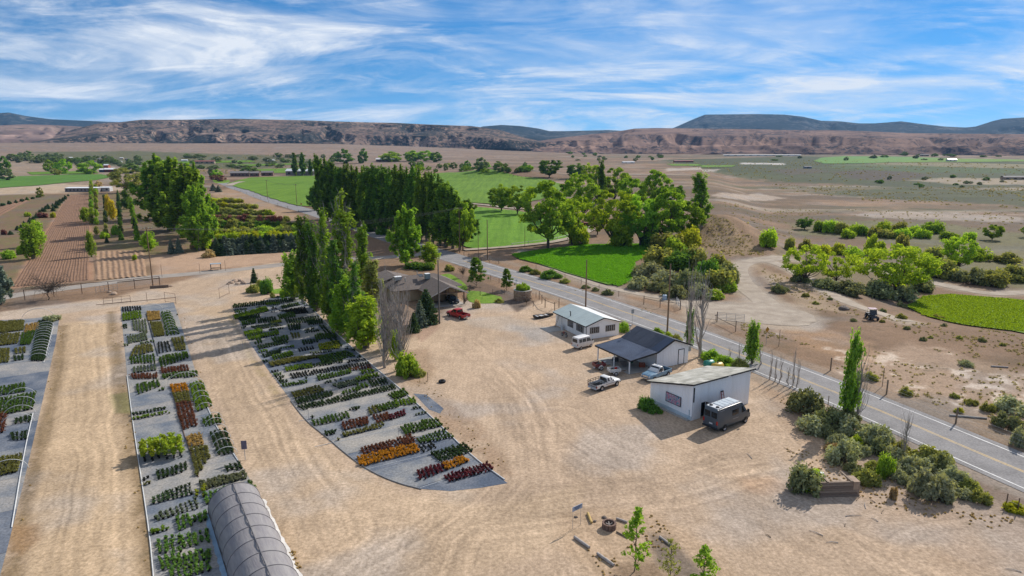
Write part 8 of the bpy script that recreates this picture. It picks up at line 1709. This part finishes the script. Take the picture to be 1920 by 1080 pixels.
# stone planter by the road: courses of stone blocks
def planter():
    t = thing('stone_planter', 'round tan stone planter full of green plants by the road', 'planter', P(980, 562)); ms = [mat('tan stone %d' % i, c, .9, .12, 3, fine=.12) for i, c in enumerate([(.36, .25, .17), (.30, .20, .135), (.42, .31, .21)])]; r = 1.75
    for j in range(7):
        for k in range(16):
            a = 2 * math.pi * (k + .5 * (j % 2)) / 16; MB().box((math.cos(a) * r, math.sin(a) * r, .15 + j * .3), (.3 + random.uniform(-.04, .05), .64, .28), a).build('stone_block', random.choice(ms), t)
    MB().lathe([(0, 1.95), (1.6, 1.95)], 16).build('soil', mat('planter soil', (.12, .09, .06), .9), t); MB().lathe([(1.5, 2.1), (1.98, 2.1), (2.0, 2.22), (1.5, 2.22)], 20).build('coping', M_conc, t)
    for k in range(5): a = k * 1.26; inst('plant', PROTO['bush0'][1], t, (math.cos(a) * .85, math.sin(a) * .85, 2.0), a, (.75, .75, 1.0 + .3 * (k % 2)), L_ash)
planter()
# rocks, logs, the fire ring
def rock(x, y, s, label, m, group=None):
    b = MB().lathe([(.0, -.1), (.9, -.1), (1.0, .25), (.75, .6), (.3, .75), (0, .76)], 9); b.v = [(vx * random.uniform(.8, 1.2), vy * random.uniform(.8, 1.2), vz * random.uniform(.8, 1.15)) for vx, vy, vz in b.v]
    o = b.build('boulder', m, smooth=50); o.location = P(x, y); o.scale = (s, s * random.uniform(.7, 1), s * .8); o.rotation_euler = (0, 0, random.random() * 6); return tag(o, label, 'rock', group)
M_rk = mat('tan rock', (.40, .29, .21), .9, .15, 2, fine=.15); M_rkd = mat('dark rock', (.16, .13, .11), .9, .15, 2)
for i, (x, y, s) in enumerate([(433, 531, .8), (441, 528, 1.0), (449, 527, .9), (456, 531, .8), (445, 533, .6), (428, 533, .5)]): rock(x, y, s, 'tan boulder, ' + ['far left', 'left middle', 'middle top', 'right end', 'middle front', 'leftmost tiny one'][i] + ' of the pile at the drive corner', M_rk, 'boulder pile')
rock(1133, 971, .25, 'dark stone behind the fire ring', M_rkd); rock(1115, 978, .2, 'dark stone beside the yellow log', M_rkd); rock(1080, 970, .18, 'dark stone under the sign', M_rkd); rock(214, 552, .9, 'pale rubble heap at the pipe gate', M_rk); rock(1582, 580, 1.1, 'dark rock beside the gravel track', M_rkd); rock(320, 537, .5, 'small rock by the timber wall at the pole', M_rk); rock(206, 548, .6, 'second pale rubble heap at the pipe gate', M_rk)
def log(a, b, r, m, label, name='log', z=None):
    A, B = P(*a), P(*b); L = (B - A).length; t = MB().tube([(0, 0, r * .9), (L * .5, .0, r * .92), (L, 0, r * .9)], [r, r * 1.02, r * .96], 9).build(name, m, smooth=40); t.location = A; t.rotation_euler = (0, 0, math.atan2(B.y - A.y, B.x - A.x)); return tag(t, label, 'log')
M_log = mat('bleached grey log', (.42, .37, .33), .85, .15, 4, fine=.15); M_ylog = mat('yellow peeled log', (.52, .36, .13), .8, .12, 4)
log((1077, 1009), (1105, 1029), .13, M_log, 'bleached log left of the tall sapling, upper of two'); log((1120, 1040), (1151, 1062), .13, M_log, 'bleached log left of the tall sapling, lower of two'); log((1102, 964), (1109, 982), .12, M_ylog, 'yellow peeled log beside the fire ring'); log((1156, 974), (1176, 981), .11, M_log, 'pale log right of the fire ring'); log((1237, 1008), (1258, 1024), .10, M_log, 'pale log behind the middle sapling'); log((1322, 1078), (1340, 1092), .1, M_log, 'pale log at the foot of the right sapling'); log((1156, 998), (1178, 1010), .07, M_wood, 'thin dark branch behind the tall sapling'); log((1858, 688), (1890, 690), .12, M_log, 'bleached log on the slope at right'); log((1780, 780), (1850, 786), .12, M_conc, 'pale concrete beam beyond the road')
log((220, 530), (300, 522), .12, M_wood, 'long log rail lying along the side road'); log((180, 572), (330, 558), .05, M_rust, 'thin pipe lying along the head of the strip')
fr = thing('fire_ring', 'round rusty brown fire ring on the island', 'fire ring', P(1142, 990))
for k in range(12): a = 2 * math.pi * k / 12; [MB().box((math.cos(a) * .52, math.sin(a) * .52, .14 + .27 * j), (.16, .27, .25), a).build('block', mat('brown fire block', (.20, .13, .10), .9, .15, 5) if 'brown fire block' not in bpy.data.materials else bpy.data.materials['brown fire block'], fr) for j in range(2)]
MB().lathe([(0, .12), (.45, .12)], 12).build('ash_bed', M_rkd, fr)
for a in (.3, 1.6, 2.9): MB().tube([(-.3 * math.cos(a), -.3 * math.sin(a), .18), (.3 * math.cos(a), .3 * math.sin(a), .42)], .05, 6).build('burnt_stick', M_log, fr)
ty = thing('tyre', 'old tyre lying on the yard by the dead poplars', 'tyre', P(829, 717)); o = MB().lathe([(.28, 0), (.42, 0), (.5, .08), (.5, .26), (.42, .34), (.28, .34), (.32, .17), (.28, 0)], 16).build('tread', M_tyre, ty, 40)
# timber retaining wall
rw = thing('retaining_wall', 'low wall of weathered horizontal timbers beside the big bush', 'wall', P(1538, 932), R(0)); A, B = P(1536, 930), P(1604, 928); L = (B - A).length; rw.rotation_euler = (0, 0, math.atan2(B.y - A.y, B.x - A.x))
M_rw = [mat('old timber %d' % i, c, .9, .15, 3, fine=.15, stretch=(1, 6, 6)) for i, c in enumerate([(.25, .185, .14), (.20, .145, .11), (.30, .23, .175)])]
for k in range(7): MB().box((L / 2 + random.uniform(-.15, .15), .02 * random.random() + k * .03, .11 + k * .2), (L + random.uniform(-.3, .4), .2, .185)).build('timber', M_rw[k % 3], rw)
for x in (.6, L - .6): MB().b2((x, .1, 1.35), (x + .15, 2.0, 1.48)).build('tie_timber', M_rw[2], rw)
MB().box((L - .1, .6, .8), (.6, 1.2, 1.3)).build('earth_fill', M_rk, rw)
eb = MB().add([(0, .25, 1.3), (L, .25, 1.3), (L + 1.5, 2.6, .02), (-1.0, 3.0, .02), (0, .25, 0), (L, .25, 0)], [(0, 1, 2, 3), (0, 4, 5, 1), (1, 5, 2), (0, 3, 4)]).build('earth_bank', mat('bank soil', (.37, .26, .175), .95, .12, 1.5, fine=.15), rw)
bx = MB().box((0, 0, .2), (.4, .3, .4), .4).build('utility_box', mat('white plastic box', (.62, .63, .66), .5)); bx.location = P(1540, 893) + Vector((0, 0, .0)); tag(bx, 'small white box at the corner of the timber wall', 'box')
wl = MB().b2((-1.9, -.16, -.1), (1.9, .16, .62)).build('timber_wall', M_rw[1]); wl.location = P(299, 540); wl.rotation_euler = (0, 0, R(20)); tag(wl, 'short timber wall at the foot of the tall pole at left', 'wall')
tb = thing('display_table', 'small dark table with a blue grey top by the side road', 'table', P(405, 506), R(20)); MB().b2((-1.3, -.7, 1.6), (1.3, .7, 1.7)).build('top', mat('blue grey table top', (.33, .40, .45), .5), tb); MB().b2((-1.2, -.6, .5), (1.2, .6, .58)).build('shelf', M_wood, tb); [MB().tube([(x, y, 0), (x, y, 1.65)], .06, 5).build('leg', M_rust, tb) for x in (-1.2, 1.2) for y in (-.6, .6)]
# litter of branches and boards on the yard by the brush
rs = random.Random(3)
for i, (x, y) in enumerate([(1610, 935), (1622, 948), (1636, 940), (1600, 968), (1655, 960), (1560, 1018), (1690, 950), (1640, 975), (1480, 845), (1405, 855), (1440, 1005), (1530, 1000), (1585, 985), (1900, 1070)]):
    p = P(x, y); a = rs.uniform(0, 3.14); l = rs.uniform(.5, 1.6); o = MB().tube([(-l / 2 * math.cos(a), -l / 2 * math.sin(a), .04), (0, .08, .07), (l / 2 * math.cos(a), l / 2 * math.sin(a), .04)], [.035, .03, .015], 5).build('fallen_branch', M_log if i % 2 else M_wood); o.location = p; tag(o, 'fallen branch, ' + ORD[i] + ' of the litter strewn below the roadside brush', 'branch', 'fallen branches on the yard')
